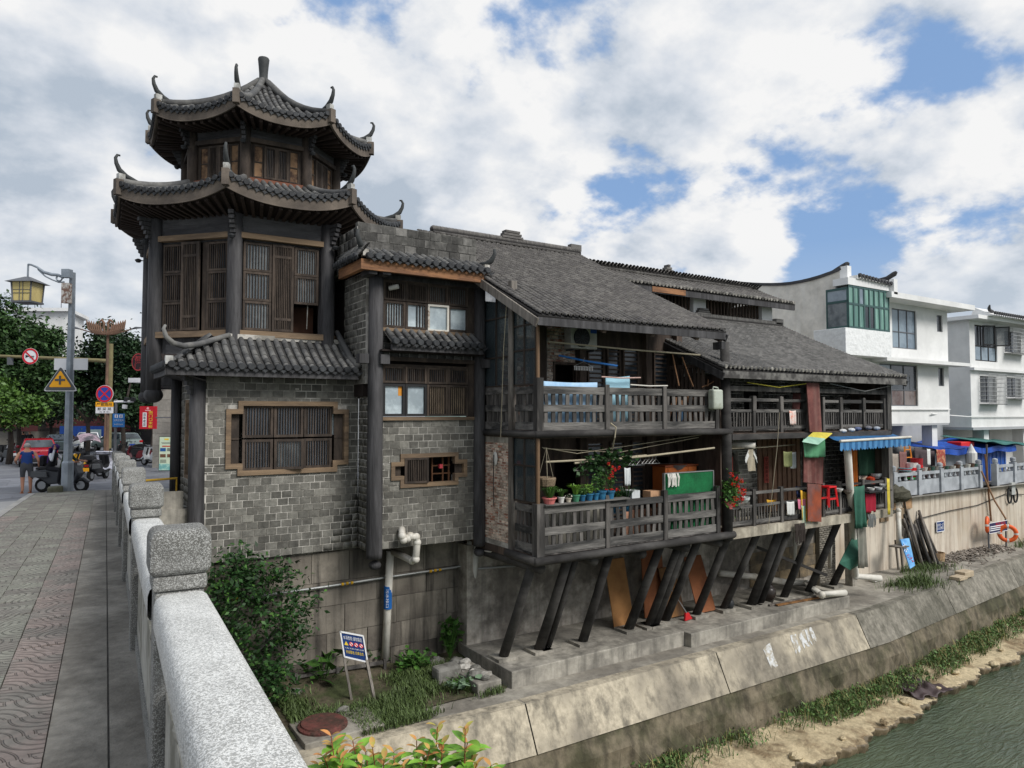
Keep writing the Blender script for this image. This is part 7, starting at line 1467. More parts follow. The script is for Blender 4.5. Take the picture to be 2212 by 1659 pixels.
# shrub filling the corner between bridge and wall
sbp=Vector((3.35,15.9,-4.85)); sb=thing('corner_shrub','tall dark green shrub between the bridge balustrade and foundation wall','shrub',sbp); rs=np.random.RandomState(30); mb=MB(); pts=[]
tips=[((470+40),1215),(540,1235),(600,1240),(500,1290),(560,1300),(620,1340),(520,1370),(580,1390),(630,1370),(550,1440),(600,1450),(480,1340),(470,1250),(590,1480),(530,1250),(480,1400),(645,1300)]
for x,y in tips:
    c=px(x,y,Y=15.9+rs.uniform(-.5,.5)); mb.tube([sbp+Vector((rs.normal()*.1,rs.normal()*.1,0)),sbp.lerp(c,.5)+Vector((-.15,0,.3)),c],[.03,.018,.006],5)
    for _ in range(270):pts.append(tuple(c+Vector((rs.normal()*.23,rs.normal()*.25,rs.normal()*.2-.05))))
mb.build('branches',m_log,sb); leaves('foliage',m_leaf_d,pts,.125,sb,.35,.5)
pts2=[tuple(Vector(v)+Vector((rs.normal()*.05,-.18,.12)))for v in pts[::7]]; leaves('young_foliage',m_leaf,pts2,.10,sb,.4,.5)
# shrub reaching up beside the bridge in the foreground
fs=thing('foreground_shrub','bright green shrub with orange young shoots at the bottom edge beside the bridge','shrub',px(900,1760,d=4.0)+Vector((0,0,-1.2))); rs=np.random.RandomState(44); base=px(900,1760,d=4.0)+Vector((0,0,-1.2)); mb=MB(); g_,o_,ty=[],[],[]
for x,y,d in((715,1590,3.9),(762,1600,4.1),(805,1615,4.0),(850,1625,4.1),(735,1640,3.8),(900,1600,4.2),(945,1570,4.1),(928,1620,4.0),(1005,1575,4.0),(1020,1630,4.05),(780,1650,3.9),(870,1655,3.95),(970,1640,4.1),(690,1655,4.0),(1060,1655,4.2),(725,1615,4.0),(750,1630,4.1),(790,1625,4.05),(830,1640,3.9),(700,1635,3.9),(915,1640,4.1),(955,1610,4.0),(1010,1605,4.1),(1030,1650,3.9)):
    tip=px(x,y,d=d); low=base.lerp(tip,.55)+Vector((rs.normal()*.08,rs.normal()*.08,-.1)); mb.tube([base,low,tip],[.012,.008,.003],5); ax=(tip-low).normalized()
    for k in range(13):
        t=k/12; c=low.lerp(tip,.45+.55*t); an_=k*2.4+x
        for s in(0,math.pi):(o_ if t>.86 else g_).append((c,an_+s,(.08 if t>.86 else .15)*rs.uniform(.8,1.2),t))
mb.build('stems',M('reddish_stem',(140,84,60),v=.2),fs)
def leafblade(L_,mat,nm):
    mbb=MB()
    for c,a_,ln,t in L_:
        d=Vector((math.cos(a_),math.sin(a_),-.05+.8*t*t)).normalized(); s=d.cross(Vector((0,0,1))).normalized(); n_=s.cross(d); w2=ln*.19
        prof=[(0,.1),(.25,.85),(.5,1),(.75,.7),(1,.02)]; vs=[]
        for q,wq_ in prof:m_=c+d*ln*q-Vector((0,0,ln*.25*q*q)); vs+=[m_-s*w2*wq_+n_*w2*.35*wq_,m_,m_+s*w2*wq_+n_*w2*.35*wq_]
        mbb.add(vs,[(i*3+j,i*3+j+1,i*3+j+4,i*3+j+3)for i in range(4)for j in range(2)])
    mbb.build(nm,mat,fs,smooth=True)
leafblade(g_,M('bright_leaf',(128,172,58),c2=(96,142,48),v=.2,s=12,b=0,r=.5,rnd=.2,ms=6),'leaves'); leafblade(o_,M('orange_young_leaf',(188,130,76),c2=(150,146,70),v=.2,s=12,b=0,r=.5,rnd=.2,ms=6),'young_leaves')
# ---- paint marks on the embankment, river cloth
m_paint=M('white_paint_patch',(196,198,198),c2=(160,152,136),v=.2,s=6,b=.3,ms=7,mix=.5)
for i,(x,w_,t0,t1)in enumerate(((1667,.42,.12,.75),(1726,.3,.1,.6),(1746,.3,.05,.5),(1757,.2,.02,.45),(1768,.18,.0,.42))):
    X=px(x,1370,Y=13.1).x; sl2=lambda X_,t:Vector((X_,ye(X_)+.012-.472*t-.008,WALK+.006-.936*t+.004)); rs=np.random.RandomState(i)
    out_=[sl2(X+(k_*w_/2)+rs.normal()*.03,t_+rs.normal()*.03)for k_,t_ in((-1,t0+.1),(-.4,t0),(.3,t0+.05),(1,t0),(.8,(t0+t1)/2),(.9,t1-.08),(.2,t1),(-.3,t1-.1),(-.8,t1))]
    MB().add(out_,[tuple(range(9))]).build('paint_mark',m_paint,emb)
p=px(2010,1490,Z=SHELF+.1); mb=MB(); mb.grid(lambda u,v:(p.x-.9+1.5*u,edge(p.x-.9+1.5*u)+1.0-1.25*v*(.6+.4*u)-.0,SHELF+.14+.05*math.sin(u*16+v*4)-.35*max(0,v-.72)**1+.03*math.sin(v*21)),26,14); tag(mb.build('stranded_cloth',M('wet_dark_cloth',(70,58,58),v=.25,s=6,b=.3,r=.5),None,smooth=True,solid=.02),'dark wet cloth washed up over the river shelf edge','cloth')
for i in range(12):X=12+i*1.9; rock((X,edge(X)+.3+.3*math.sin(i*3),SHELF+.06),.08+.04*(i%3),'pale stone lying near the edge of the river shelf',m_sand,(1.3,1,.6),'shelf_stone','stone',i+50)['group']='stones on the river shelf'
# ================================================================ along the retaining wall
qr=q2
bd=thing('pole_stack','bundle of old timber poles leaning against the retaining wall','timber stack',px(*qr(900,1360),Z=-4.9)); rs=np.random.RandomState(60)
for i in range(16):
    t=i/15; b_=px(*qr(830+200*t,1320+rs.uniform(0,60)),Z=-4.88); tp_=px(*qr(700+170*t+rs.normal()*10,870+rs.uniform(-25,120)),Y=16.42); r=rs.uniform(.045,.085)
    MB().tube([b_,tp_],[r,r*.8],8).build('pole',m_log if i%3 else m_pale_w,bd,smooth=True)
for i in range(6):b_=px(*qr(690+i*12,1330),Z=-4.85); MB().tube([b_,px(*qr(675+i*11,1000+12*i),Y=16.45)],.04,7).build('thin_pole',m_pale_w,bd)
rod('long_pole',px(*qr(760,1180),Z=-4.2),px(*qr(700,750),Y=16.35),.035,m_pale_w,'tall single pole rising above the timber pole stack')
P=[px(*qr(*v),Y=y)for v,y in(((668,1125),15.6),((745,1112),15.6),((797,1355),15.25),((755,1382),15.25))]; wb=thing('water_board','blue board with a white character leaning by the pole stack','board',P[3]); MB().prism(P,(0,.04,.0)).build('panel',M('sky_blue_board',(92,150,206),c2=(120,176,220),v=.2,s=5,b=.1,ms=2),wb); n_=(P[1]-P[0]).cross(P[3]-P[0]).normalized(); n_=n_ if n_.y<0 else-n_
uu=(P[1]-P[0]).normalized(); vv=(P[0]-P[3]).normalized(); letter('水',m_wp,wb,P[0].lerp(P[2],.3)+n_*.01,uu,vv,.3,.36); mb=MB(); rs=np.random.RandomState(2)
for i in range(9):c=P[0].lerp(P[2],.58+.035*i)+uu*rs.normal()*.07+n_*.008; mb.beam(c-uu*.05,c+uu*.05+vv*rs.normal()*.03,.02,.004,n_)
mb.build('red_scrawl',M('red_scrawl',(176,80,100)),wb)
stm=thing('timber_trestle','small timber trestle under the white elbow pipe','trestle',px(*qr(680,1390),Z=-4.9)); 
for cx in(650,690):p=px(*qr(cx,1390),Z=-4.88); MB().beam(p,p+Vector((0,.1,1.2)),.07,.07).build('leg',m_pale_w,stm)
p=px(*qr(665,1180),Y=15.6); MB().box(p.x-.3,p.x+.3,15.4,15.9,p.z-.05,p.z).build('top',m_pale_w,stm)
pipe([px(*qr(590,880),Y=16.2),px(*qr(650,868),Y=16.0),px(*qr(655,1180),Y=15.9)],.1,m_pvc,'white elbow pipe between the house end and the pole stack'); 
def wall_sign(a,b,Y,label,face):
    th=thing('wall_sign',label,'sign',((a.x+b.x)/2,Y,a.z)); MB().box(a.x,b.x,Y-.03,Y,a.z,b.z).build('board',m_signb,th); trim(th,Vector((a.x,Y-.03,b.z)),Vector((b.x,Y-.03,b.z)),Vector((b.x,Y-.03,a.z)),Vector((a.x,Y-.03,a.z)),Vector((0,-1,0)),.025,m_wp); return th
a,b=px(*qr(982,1058),Y=16.46),px(*qr(1044,958),Y=16.46); s1=wall_sign(a,b,16.46,'small blue lettered sign fixed on the retaining wall',None); letter('生命仅一次\n水火无情莫',m_wp,s1,((a.x+b.x)/2,16.43,(a.z+b.z)/2),(1,0,0),(0,0,1),(b.x-a.x)*.85,(b.z-a.z)*.62)
YS2=15.9; a,b=px(*qr(1448,1072),Y=YS2),px(*qr(1606,952),Y=YS2); s2=thing('water_warning_sign','dark blue warning sign on posts holding life rings','sign',((a.x+b.x)/2,YS2,-4.9)); MB().box(a.x,b.x,YS2-.03,YS2,a.z,b.z).build('board',M('navy_sign_face',(34,36,76),v=.08,b=0,r=.45),s2); trim(s2,Vector((a.x,YS2-.03,b.z)),Vector((b.x,YS2-.03,b.z)),Vector((b.x,YS2-.03,a.z)),Vector((a.x,YS2-.03,a.z)),Vector((0,-1,0)),.02,m_wp)
letter('水深危险\n禁止游泳\n禁止垂钓',m_rp2,s2,(a.x+(b.x-a.x)*.62,YS2-.03,(a.z+b.z)/2+.12),(1,0,0),(0,0,1),(b.x-a.x)*.55,(b.z-a.z)*.5); mb=MB()
for i in range(3):mb.box(a.x+.1,b.x-.2-.1*i,YS2-.036,YS2-.032,a.z+.1+.09*i,a.z+.14+.09*i)
mb.build('fine_print',m_wp,s2,kind='stuff')
for x in(a.x+.05,b.x-.03):MB().cyl((x,YS2+.03,-4.9),(x,YS2+.03,b.z+.08),.04,None,10).build('post',m_alg,s2)
m_ring=M('orange_life_ring',(226,96,40),v=.08,r=.5,b=.05)
def tor(c,R,r,rot,a,b,k=1.0):
    q=R-r+r*k*math.cos(b); m=r*k*.85*math.sin(b); return c+Vector((math.cos(rot)*q*math.cos(a)-math.sin(rot)*m,math.sin(rot)*q*math.cos(a)+math.cos(rot)*m,q*math.sin(a)))
def lifering(c,R,r,label,rot=0.0):
    th=thing('life_ring',label,'life ring',c+Vector((0,0,-R))); mb=MB(); mb.grid(lambda u,v:tor(c,R,r,rot,u*6.2832,v*6.2832),28,10); mb.build('ring',m_ring,th,smooth=True)
    for a_ in(0.0,1.571,3.142,4.712):
        mb=MB(); mb.grid(lambda u,v:tor(c,R,r,rot,a_+(u-.5)*.25,v*6.2832,1.06),3,10); mb.build('white_band',m_whitep,th)
    mb=MB(); mb.tube([c+Vector((-R*.3,-.05,R*.9)),c+Vector((0,0,R*1.4)),c+Vector((R*.5,-.04,R*.85))],.012,5); mb.build('rope',m_bamboo,th)
lifering(px(*qr(1617,1070),Y=YS2-.25),.43,.095,'orange life ring with white bands hung on the navy sign',-1.0); lifering(px(*qr(1436,990),Y=YS2+.1),.4,.09,'second life ring seen edge on behind the navy sign',.33)
tag(MB().tube([px(*qr(1385,520),Y=16.3),px(*qr(1500,780),Y=16.2),px(*qr(1600,940),Y=15.9)],.04,8).build('bamboo_pole',M('reddish_pole',(150,118,92),v=.2)),'long reddish pole slanting down from the fence gap','pole'); rod('bamboo_pole',px(*qr(1625,980),Y=16.2),px(*qr(1761,1170),Z=-4.8),.04,m_bamboo,'pale bamboo pole leaning right of the life ring'); rod('upright_pole',px(*qr(1418,372),Y=16.35),px(*qr(1470,960),Y=16.4),.045,M('brown_stick',(130,96,70)),'brown pole standing in the fence gap')
tag(MB().tube([px(*qr(*v),Y=16.42)for v in((850,935),(1100,870),(1350,820),(1600,720),(1761,725))],.02,5).build('black_cable',m_blackf),'black cable drooping along the retaining wall','cable')
cb=thing('cable_coil','grey junction box with coils of black cable on the retaining wall','junction box',px(*qr(1650,780),Y=16.45)); c=px(*qr(1660,690),Y=16.4); MB().box(c.x-.2,c.x+.2,16.35,16.48,c.z-.2,c.z+.4).build('box',M('pale_grey_box',(170,172,168),v=.1),cb)
for dx in(-.35,.3):mb=MB(); mb.grid(lambda u,v:(c.x+dx+(.22+.04*math.cos(v*6.283))*math.cos(u*6.283),16.4+.04*math.sin(v*6.283),c.z-.25+(.36+.04*math.cos(v*6.283))*math.sin(u*6.283)),20,6); mb.build('coil',m_blackf,cb)
# rubble spread on the walkway
V=[]; rs=np.random.RandomState(70); mb=MB()
for _ in range(900):
    x,y=rs.uniform(31.5,38.5),0; yy=16.4-abs(rs.normal())*.6*(1.2-(x-31)/12); s=rs.uniform(.03,.11); mb.beam((x,yy,WALK+.02+rs.uniform(0,.14)),(x+rs.normal()*s,yy+rs.normal()*s,WALK+.05+rs.uniform(0,.14)),s,s*.4)
stuff(mb.build('rubble',M('pale_rubble',(150,142,132),c2=(108,100,92),v=.3,s=5,b=.3,rnd=.35)),'strewn broken rubble below the retaining wall','rubble')
for i,(cx,cy,s)in enumerate(((1180,1465,.32),(1232,1440,.36))):p=px(*qr(cx,cy),Z=-4.85); tag(MB().box(p.x-s,p.x+s,p.y-.2,p.y+.2,-4.9,-4.9+.13+.1*i).build('loose_block',M('pale_block',(176,160,136),v=.2,b=.4),bevel=.02),['grey loose block on the walkway edge','pinkish loose block stacked beside the grey one on the walkway'][i],'block')
p=px(*qr(440,1475),Z=-4.8); tag(MB().box(p.x-.18,p.x+.18,p.y-.12,p.y+.12,-4.88,-4.68).build('foam_box',m_whitep,bevel=.02),'white foam box beside the end of the thick downpipe','box')
p=px(*qr(990,1330),Z=-4.85); tag(MB().lathe((p.x,p.y,-4.9),[(.28,0),(.33,.5),(.3,.5),(.27,.1)],14).build('wicker_basket',M('wicker_pale',(160,134,104),v=.3,s=14,b=.8)),'pale wicker basket at the foot of the pole stack','basket')
# ---- terrace clutter behind the fence
lad=thing('orange_ladder','orange stepladder standing behind the terrace fence','ladder',(pS(735,400).x,17.3,-2)); m_or=M('orange_fibreglass',(214,132,44),v=.1,r=.5,b=0); a,b=pS(690,420,17.3),pS(785,420,17.3); t0,t1=pS(722,225,17.3),pS(757,225,17.3)
for p,q_ in((a,t0),(b,t1)):MB().beam(Vector((p.x,17.2,-2)),Vector((q_.x,17.4,q_.z)),.07,.05).build('stile',m_or,lad)
for i in range(7):t=(i+.5)/7; p=Vector((a.x,17.2,-2)).lerp(Vector((t0.x,17.4,t0.z)),t); q_=Vector((b.x,17.2,-2)).lerp(Vector((t1.x,17.4,t1.z)),t); MB().beam(p,q_,.06,.04).build('rung',m_or,lad)
cloth('carpet',pS(985,325,17.2),pS(1062,325,17.2),1.0,'patterned red carpet hung in front of the corrugated shed','carpet',M('patterned_carpet',(150,70,58),c2=(196,160,120),v=.2,s=9,ms=6,mix=.55,b=.2),.02,6)
cloth('blanket',pS(790,310,17.5),pS(965,340,17.5),1.3,'dark brown blanket drooping behind the buckets','blanket',M('dark_brown_blanket',(72,62,64),v=.2,b=.3),.05,8); cloth('towel',pS(902,320,17.15),pS(930,322,17.15),.75,'small cream towel beside the red carpet','towel',M('white_cloth',(206,206,202)),.01); cloth('mat',pS(658,345,16.95),pS(720,345,16.95),1.0,'maroon mat hanging near the fence end','mat',M('maroon_mat',(120,84,80),v=.2),.01); cloth('mat',pS(590,360,17.0),pS(650,365,17.0),1.4,'grey brown rush mat at the corner post of the terrace','mat',M('rush_mat',(146,136,126),v=.25,s=9),.02)
for cx,cy,r,h,c,lb in((758,465,.3,.5,(206,200,196),'white and red paint bucket behind the fence'),(812,450,.26,.75,(150,30,36),'tall red and black sack bucket behind the fence'),(755,560,.26,.28,(64,190,96),'green bucket seen through the fence'),(700,500,.34,.15,(150,190,200),'pale blue basin on the fence rail'),(1228,255,.1,.1,(190,30,36),'red tub lying on the blue tarpaulin roof')):
    Y_=16.9 if cy!=255 else 18.2; p=pS(cx,cy+(30 if cy<500 else 0),Y_)
    if cy==255:tag(MB().box(p.x-.7,p.x+.7,18.0,18.7,p.z-.12,p.z+.16).build('red_tub',M('red_plastic',(206,32,36)),bevel=.04),lb,'tub'); continue
    bk2=thing('bucket',lb,'bucket',(p.x,Y_,p.z-h/2)); MB().lathe((p.x,Y_,p.z-h/2),[(r*.8,0),(r,h),(r*.9,h),(r*.75,.05)],14).build('body',M('bucket_%d_%d'%c[:2],c,v=.08,r=.45,b=0),bk2); MB().lathe((p.x,Y_,p.z-h/2+h*.35),[(r*.92,0),(r*.97,h*.25)],14).build('band',M('red_plastic',(206,32,36)),bk2)
rs=np.random.RandomState(80)
for i in range(16):
    cx=850+i*32; p=pS(cx,488,16.68); c=[(120,116,110),(190,188,180),(90,70,56),(60,90,80)][i%4]; rr=.09+.05*rs.uniform(); z0=-1.0
    tag(MB().lathe((p.x,16.68,z0),[(rr*.7,0),(rr,rr*1.4),(rr*.9,rr*1.4),(rr*.6,.03)],10).build('fence_pot',M('fpot_%d'%c[0],c,v=.15,b=0)),'%s small %s pot along the terrace fence rail'%(['first','second','third','fourth'][i//4],['grey','white','brown','green'][i%4]),'pot','pots lined up on the terrace fence')
p=pS(1296,410,17.4); tag(MB().lathe((p.x,17.4,-2),[(.25,0),(.25,1.6),(.18,1.7),(.02,2.05)],12).build('white_bag',m_whitep),'white pointed bag behind the terrace fence','bag')
p=px(*qr(640,720),Y=16.3); rock(Vector((p.x,16.25,p.z)),.55,'dark mossy lump of roots on top of the retaining wall end',M('mossy_roots',(72,70,58),v=.4,s=9,b=.9),(1.4,.6,.6),'root_lump','roots',3)
# ================================================================ street on the left
def stp(x,y,d=None):
    """street point seen at pixel x,y (foot on the street)"""
    z=-1.1
    for _ in range(8):p=px(x,y,Z=z); z=zs(p.y)
    return px(x,y,Z=z)
def at_d(x,d):
    p=px(x,900,d=d); return Vector((p.x,p.y,zs(p.y)))
FACE=0.0  # the street runs along +y
m_steel=M('galvanised_pole',(146,154,162),c2=(128,136,144),v=.08,s=5,b=.03,r=.45,metal=.3,ms=2); m_brownp=M('brown_painted_pole',(118,92,76),v=.2,s=5,b=.1,c2=(96,78,66)); m_bamp=M('olive_pole',(116,108,78),v=.2,s=5)
u_,v_=_RT.copy(),Vector((0,0,1)); nv=-_F0.copy()
def disc(c,r,mat,th,name,off=0.0,n=28):
    return MB().prism([c+u_*r*math.cos(k*6.2832/n)+v_*r*math.sin(k*6.2832/n)+nv*off for k in range(n)],nv*-.006).build(name,mat,th)
def ringd(c,r0,r1,mat,th,name,off=0.0,n=32):
    mb=MB(); P=[]
    for r in(r0,r1):P+=[c+u_*r*math.cos(k*6.2832/n)+v_*r*math.sin(k*6.2832/n)+nv*off for k in range(n)]
    mb.add(P,[(k,(k+1)%n,n+(k+1)%n,n+k)for k in range(n)]); return mb.build(name,mat,th)
def plate(c,w_,h,mat,th,name,off=0.0,t=.012):return MB().prism([c+u_*a*w_/2+v_*b*h/2+nv*off for a,b in((-1,-1),(1,-1),(1,1),(-1,1))],nv*-t).build(name,mat,th)
m_sred=M('sign_red',(190,28,44),v=.04,b=0,r=.4); m_swhite=M('sign_white',(214,214,216),v=.03,b=0,r=.4); m_sblue=M('sign_blue',(40,62,150),v=.04,b=0,r=.4); m_sblack=M('sign_black',(34,34,36),v=.04,b=0,r=.4); m_syel=M('sign_yellow',(236,166,26),v=.04,b=0,r=.4); m_sgrey=M('sign_dark_grey',(78,80,82),v=.04,b=0,r=.4)
# ---- lamp post with lantern, blank plate and junction sign
lp=px(145,1057,d=21.4); lp.z=zd(lp.y)if lp.y<25.2 else zs(lp.y); k_=21.4/FPX
lamp=thing('lantern_lamp_post','tall grey lamp post with a square lantern and scrolled arm at the footway end','lamp post',lp); L0=lambda x,y:px(x,y,d=21.4)
H_=L0(145,585).z
MB().tube([lp,Vector((lp.x,lp.y,L0(0,1000).z)),Vector((lp.x,lp.y,L0(0,995).z)),Vector((lp.x,lp.y,H_))],[.16,.16,.12,.085],8).build('pole',m_steel,lamp); MB().box(lp.x-.28,lp.x+.28,lp.y-.28,lp.y+.28,lp.z,lp.z+.04).build('base_plate',m_etile,lamp)
MB().beam(L0(145,600),L0(145,582),.22,.22,u_).build('head_box',m_steel,lamp); MB().beam(L0(144,655),L0(144,612),.2,.2,u_).build('fret_panel',M('fretwork_brown',(120,92,80),c2=(190,186,180),v=.2,s=14,ms=12,mix=.5),lamp)
MB().tube([L0(138,600),L0(125,594),L0(112,593),L0(95,588),L0(80,577),L0(68,572),L0(61,571)],[.035,.045,.05,.045,.035,.03,.03],8).build('arm',m_steel,lamp); MB().tube([L0(139,609),L0(127,610),L0(112,604),L0(98,597),L0(82,582)],.022,6).build('arm_scroll',m_steel,lamp)
MB().tube([L0(128+6*math.cos(a_),601+6*math.sin(a_))for a_ in np.linspace(0,5.2,14)],.025,6).build('arm_curl',m_steel,lamp); MB().tube([L0(61,571),L0(60,598)],.03,6).build('hanger',m_steel,lamp)
def lan(c,w0,w1,z0,z1):
    vs=[]
    for w_,z in((w0,z0),(w1,z1)):vs+=[Vector((c.x,c.y,0))+u_*a*w_+nv*b*w_+Vector((0,0,z))for a,b in((-1,-1),(1,-1),(1,1),(-1,1))]
    return vs
c=L0(60,625); zt,zb_=L0(60,612).z,L0(60,652).z; MB().add(lan(c,.26,.29,zb_,zt),MB.BF).build('lantern_glass',M('amber_lantern_glass',(196,178,116),v=.12,s=6,b=0,r=.35),lamp); MB().add(lan(c,.42,.06,zt,L0(60,598).z),MB.BF).build('lantern_roof',m_alg,lamp); MB().add(lan(c,.3,.3,zb_-.05,zb_),MB.BF).build('lantern_base',m_alg,lamp)
mb=MB()
for a,b in((-1,-1),(1,-1),(1,1),(-1,1)):mb.beam(Vector((c.x,c.y,zb_))+u_*a*.265+nv*b*.265,Vector((c.x,c.y,zt))+u_*a*.295+nv*b*.295,.04,.04)
for f in(-.05,.05):mb.beam(Vector((c.x,c.y,zb_))+u_*f+nv*.285,Vector((c.x,c.y,zt))+u_*f+nv*.295,.015,.01); mb.beam(Vector((c.x,c.y,(zb_+zt)/2+f))-u_*.28+nv*.285,Vector((c.x,c.y,(zb_+zt)/2+f))+u_*.28+nv*.285,.015,.01)
mb.build('lantern_bars',m_alg,lamp)
bs_=thing('blank_sign','blank white rectangular sign back on the lantern lamp post','sign',L0(147,798)); plate(L0(147,786)-nv*.14,73*k_,25*k_,m_swhite,bs_,'plate')
ts=thing('junction_sign','yellow triangular crossroads warning sign on the lamp post','sign',L0(140,845)); tc_=L0(140,820)+nv*.2
def tri(s,off,mat,nm):
    P=[tc_+u_*x*s*k_+v_*y*s*k_+nv*off for x,y in((-35,-24),(-31,-25.5),(31,-25.5),(35,-24),(33,-19),(3,25),(0,27),(-3,25),(-33,-19))]; return MB().prism(P,nv*-.01).build(nm,mat,ts)
tri(1.0,0,m_swhite,'edge'); tri(.93,.01,m_sgrey,'border'); tri(.66,.02,m_syel,'face'); mb=MB(); cc=tc_+nv*.034-v_*.02; mb.beam(cc-v_*10*k_,cc+v_*9*k_,4*k_,.004,nv); mb.beam(cc-u_*11*k_,cc+u_*11*k_,4*k_,.003,nv); mb.build('cross_mark',m_sgrey,ts); MB().beam(tc_-nv*.1-v_*.1,tc_-nv*.1+v_*.12,.3,.04,nv).build('clamp',m_steel,ts)
# stone block at the pole foot
p=px(118,1058,d=21.0); p.z=zs(p.y); tag((lambda m:(setattr(m,'v',[tuple(np.array(q)+np.random.RandomState(i).normal(size=3)*.018)for i,q in enumerate(m.v)]),m)[1])(MB().box(p.x-.2,p.x+.2,p.y-.22,p.y+.22,p.z,p.z+.3)).build('stone_block',M('mossy_stone',(98,96,84),c2=(70,72,58),v=.3,s=7,b=.7),bevel=.05),'rough mossy stone block at the foot of the lamp post','stone')
# ---- gantry with no-horn sign
D2=35.0; G0=lambda x,y:px(x,y,d=D2); k2=D2/FPX; gz_=at_d(236,D2)
gn=thing('sign_gantry','olive pole with a long horizontal arm crossing the street','gantry',gz_); MB().cyl(gz_,Vector((gz_.x,gz_.y,G0(0,742).z)),.13,.11,10).build('post',m_bamp,gn); MB().tube([G0(236,780),G0(120,774),G0(-30,768)],[.1,.08,.07],8).build('arm',m_bamp,gn); MB().beam(G0(22,772),G0(22,788),.22,.16,u_).build('camera_box',m_alg,gn)
nh=thing('no_horn_sign','round no horn sign with red ring hanging on the gantry arm','sign',G0(69,788)); c=G0(69,770)+nv*.12; disc(c,17.5*k2,m_swhite,nh,'plate'); ringd(c,17*k2,13.2*k2,m_sred,nh,'ring',.012)
mb=MB(); mb.beam(c+nv*.016+(-u_+v_)*9.5*k2,c+nv*.016+(u_-v_)*9.5*k2,3*k2,.003,nv); mb.build('slash',m_sred,nh); mb=MB(); a=c+nv*.013; mb.add([a-u_*10*k2+v_*3.5*k2,a-u_*10*k2-v_*3.5*k2,a-u_*4*k2-v_*.8*k2,a-u_*4*k2+v_*.8*k2],[(0,1,2,3)]); mb.beam(a-u_*5*k2,a+u_*9*k2,1.4*k2,.002,nv); mb.beam(a-u_*1*k2-v_*3*k2,a+u_*8*k2-v_*3*k2,1.2*k2,.002,nv); mb.build('horn_mark',m_sblack,nh)
# ---- ornamental twin street light
D3=32.0; S0=lambda x,y:px(x,y,d=D3); k3=D3/FPX; g3=at_d(229,D3); sl_=thing('ornamental_street_light','brown street light with bird wing scrollwork and two lamp arms','street light',g3)
MB().cyl(g3,Vector((g3.x,g3.y,S0(0,700).z)),.08,.05,8).build('pole',m_brownp,sl_)
for s in(-1,1):
    for j in range(7):
        a0_=(229+s*2,722-j*.8); f=.35+j*.1; MB().tube([S0(229+s*(2+3.2*j),723-.3*j),S0(229+s*(10+4.6*j),716-j*1.0),S0(229+s*(13+4.6*j),705-j*1.4),S0(229+s*(10+5.4*j),697-j*1.1)],[.05,.06,.045,.008],6).build('wing_feather',m_brownp,sl_)
    MB().tube([S0(229+s*2,722),S0(229+s*5,708),S0(229+s*4,698),S0(229+s*9,691),S0(229+s*14,695),S0(229+s*12,700)],[.05,.06,.06,.055,.05,.02],6).build('swan_neck',m_brownp,sl_); MB().tube([S0(229,722),S0(229+s*25,720),S0(229+s*55,711)],[.04,.035,.03],6).build('lamp_arm',m_brownp,sl_); MB().tube([S0(229+s*55,711),S0(229+s*65,708),S0(229+s*85,708)],[.05,.1,.03],8,True,.5).build('lamp_head',m_alg,sl_)
# ---- no stopping sign and plates
D4=30.0; T0=lambda x,y:px(x,y,d=D4); k4=D4/FPX; g4=at_d(233,D4); ns_=thing('no_stopping_sign','round blue no stopping sign with red cross above two street plates','sign',g4); MB().cyl(g4,Vector((g4.x,g4.y,T0(0,830).z)),.06,None,8).build('post',m_brownp,ns_)
c=T0(229,851)+nv*.1; disc(c,18.8*k4,m_swhite,ns_,'plate'); disc(c,15*k4,m_sblue,ns_,'face',.012); ringd(c,18*k4,14.2*k4,m_sred,ns_,'ring',.016); mb=MB(); [mb.beam(c+nv*(.02+.002*i)+(u_*s-v_)*10*k4,c+nv*(.02+.002*i)-(u_*s-v_)*10*k4,3*k4,.002,nv)for i,s in enumerate((1,-1))]; mb.build('cross',m_sred,ns_)
c1,c2_=T0(228.5,873.5)+nv*.1,T0(228.5,885.5)+nv*.1; plate(c1,38*k4,10.5*k4,m_syel,ns_,'street_plate'); plate(c2_,38*k4,14.5*k4,m_swhite,ns_,'street_plate'); letter('严管路段',m_sblack,ns_,c1,u_,v_,34*k4,7.2*k4,.006); letter('都 梁 路',m_sblack,ns_,c2_+v_*2.2*k4,u_,v_,30*k4,6.4*k4,.006); letter('(全 路 段)',m_sblack,ns_,c2_-v_*4.4*k4,u_,v_,22*k4,3.2*k4,.006)
# ---- public toilet sign, camera post
D5=37.0; k5=D5/FPX; W0=lambda x,y:px(x,y,d=D5); g5=at_d(250,D5); cp=thing('camera_post','white camera arm on a post behind the no stopping sign','camera post',g5); MB().cyl(g5,Vector((g5.x,g5.y,W0(0,862).z)),.07,None,8).build('post',m_alg,cp); MB().tube([W0(247,868),W0(288,867)],.06,8).build('arm',m_swhite,cp)
for x,y in((268,878),(272,862),(286,862)):MB().beam(W0(x-2,y),W0(x+5,y+1),.2,.2).build('camera',m_swhite if y>870 else m_sblack,cp)
tl=thing('toilet_sign','blue public toilet direction sign with white pictograms','sign',W0(258,922)); c=W0(258.5,908)+nv*.1; plate(c,26*k5,29*k5,M('bright_blue_sign',(44,112,178),v=.04,b=0,r=.4),tl,'plate'); letter('公共卫生间',m_swhite,tl,c+v_*.5*k5,u_,v_,21*k5,4.6*k5,.006); letter('↰ 前行50米',m_swhite,tl,c-v_*8.5*k5,u_,v_,19*k5,3.6*k5,.006)
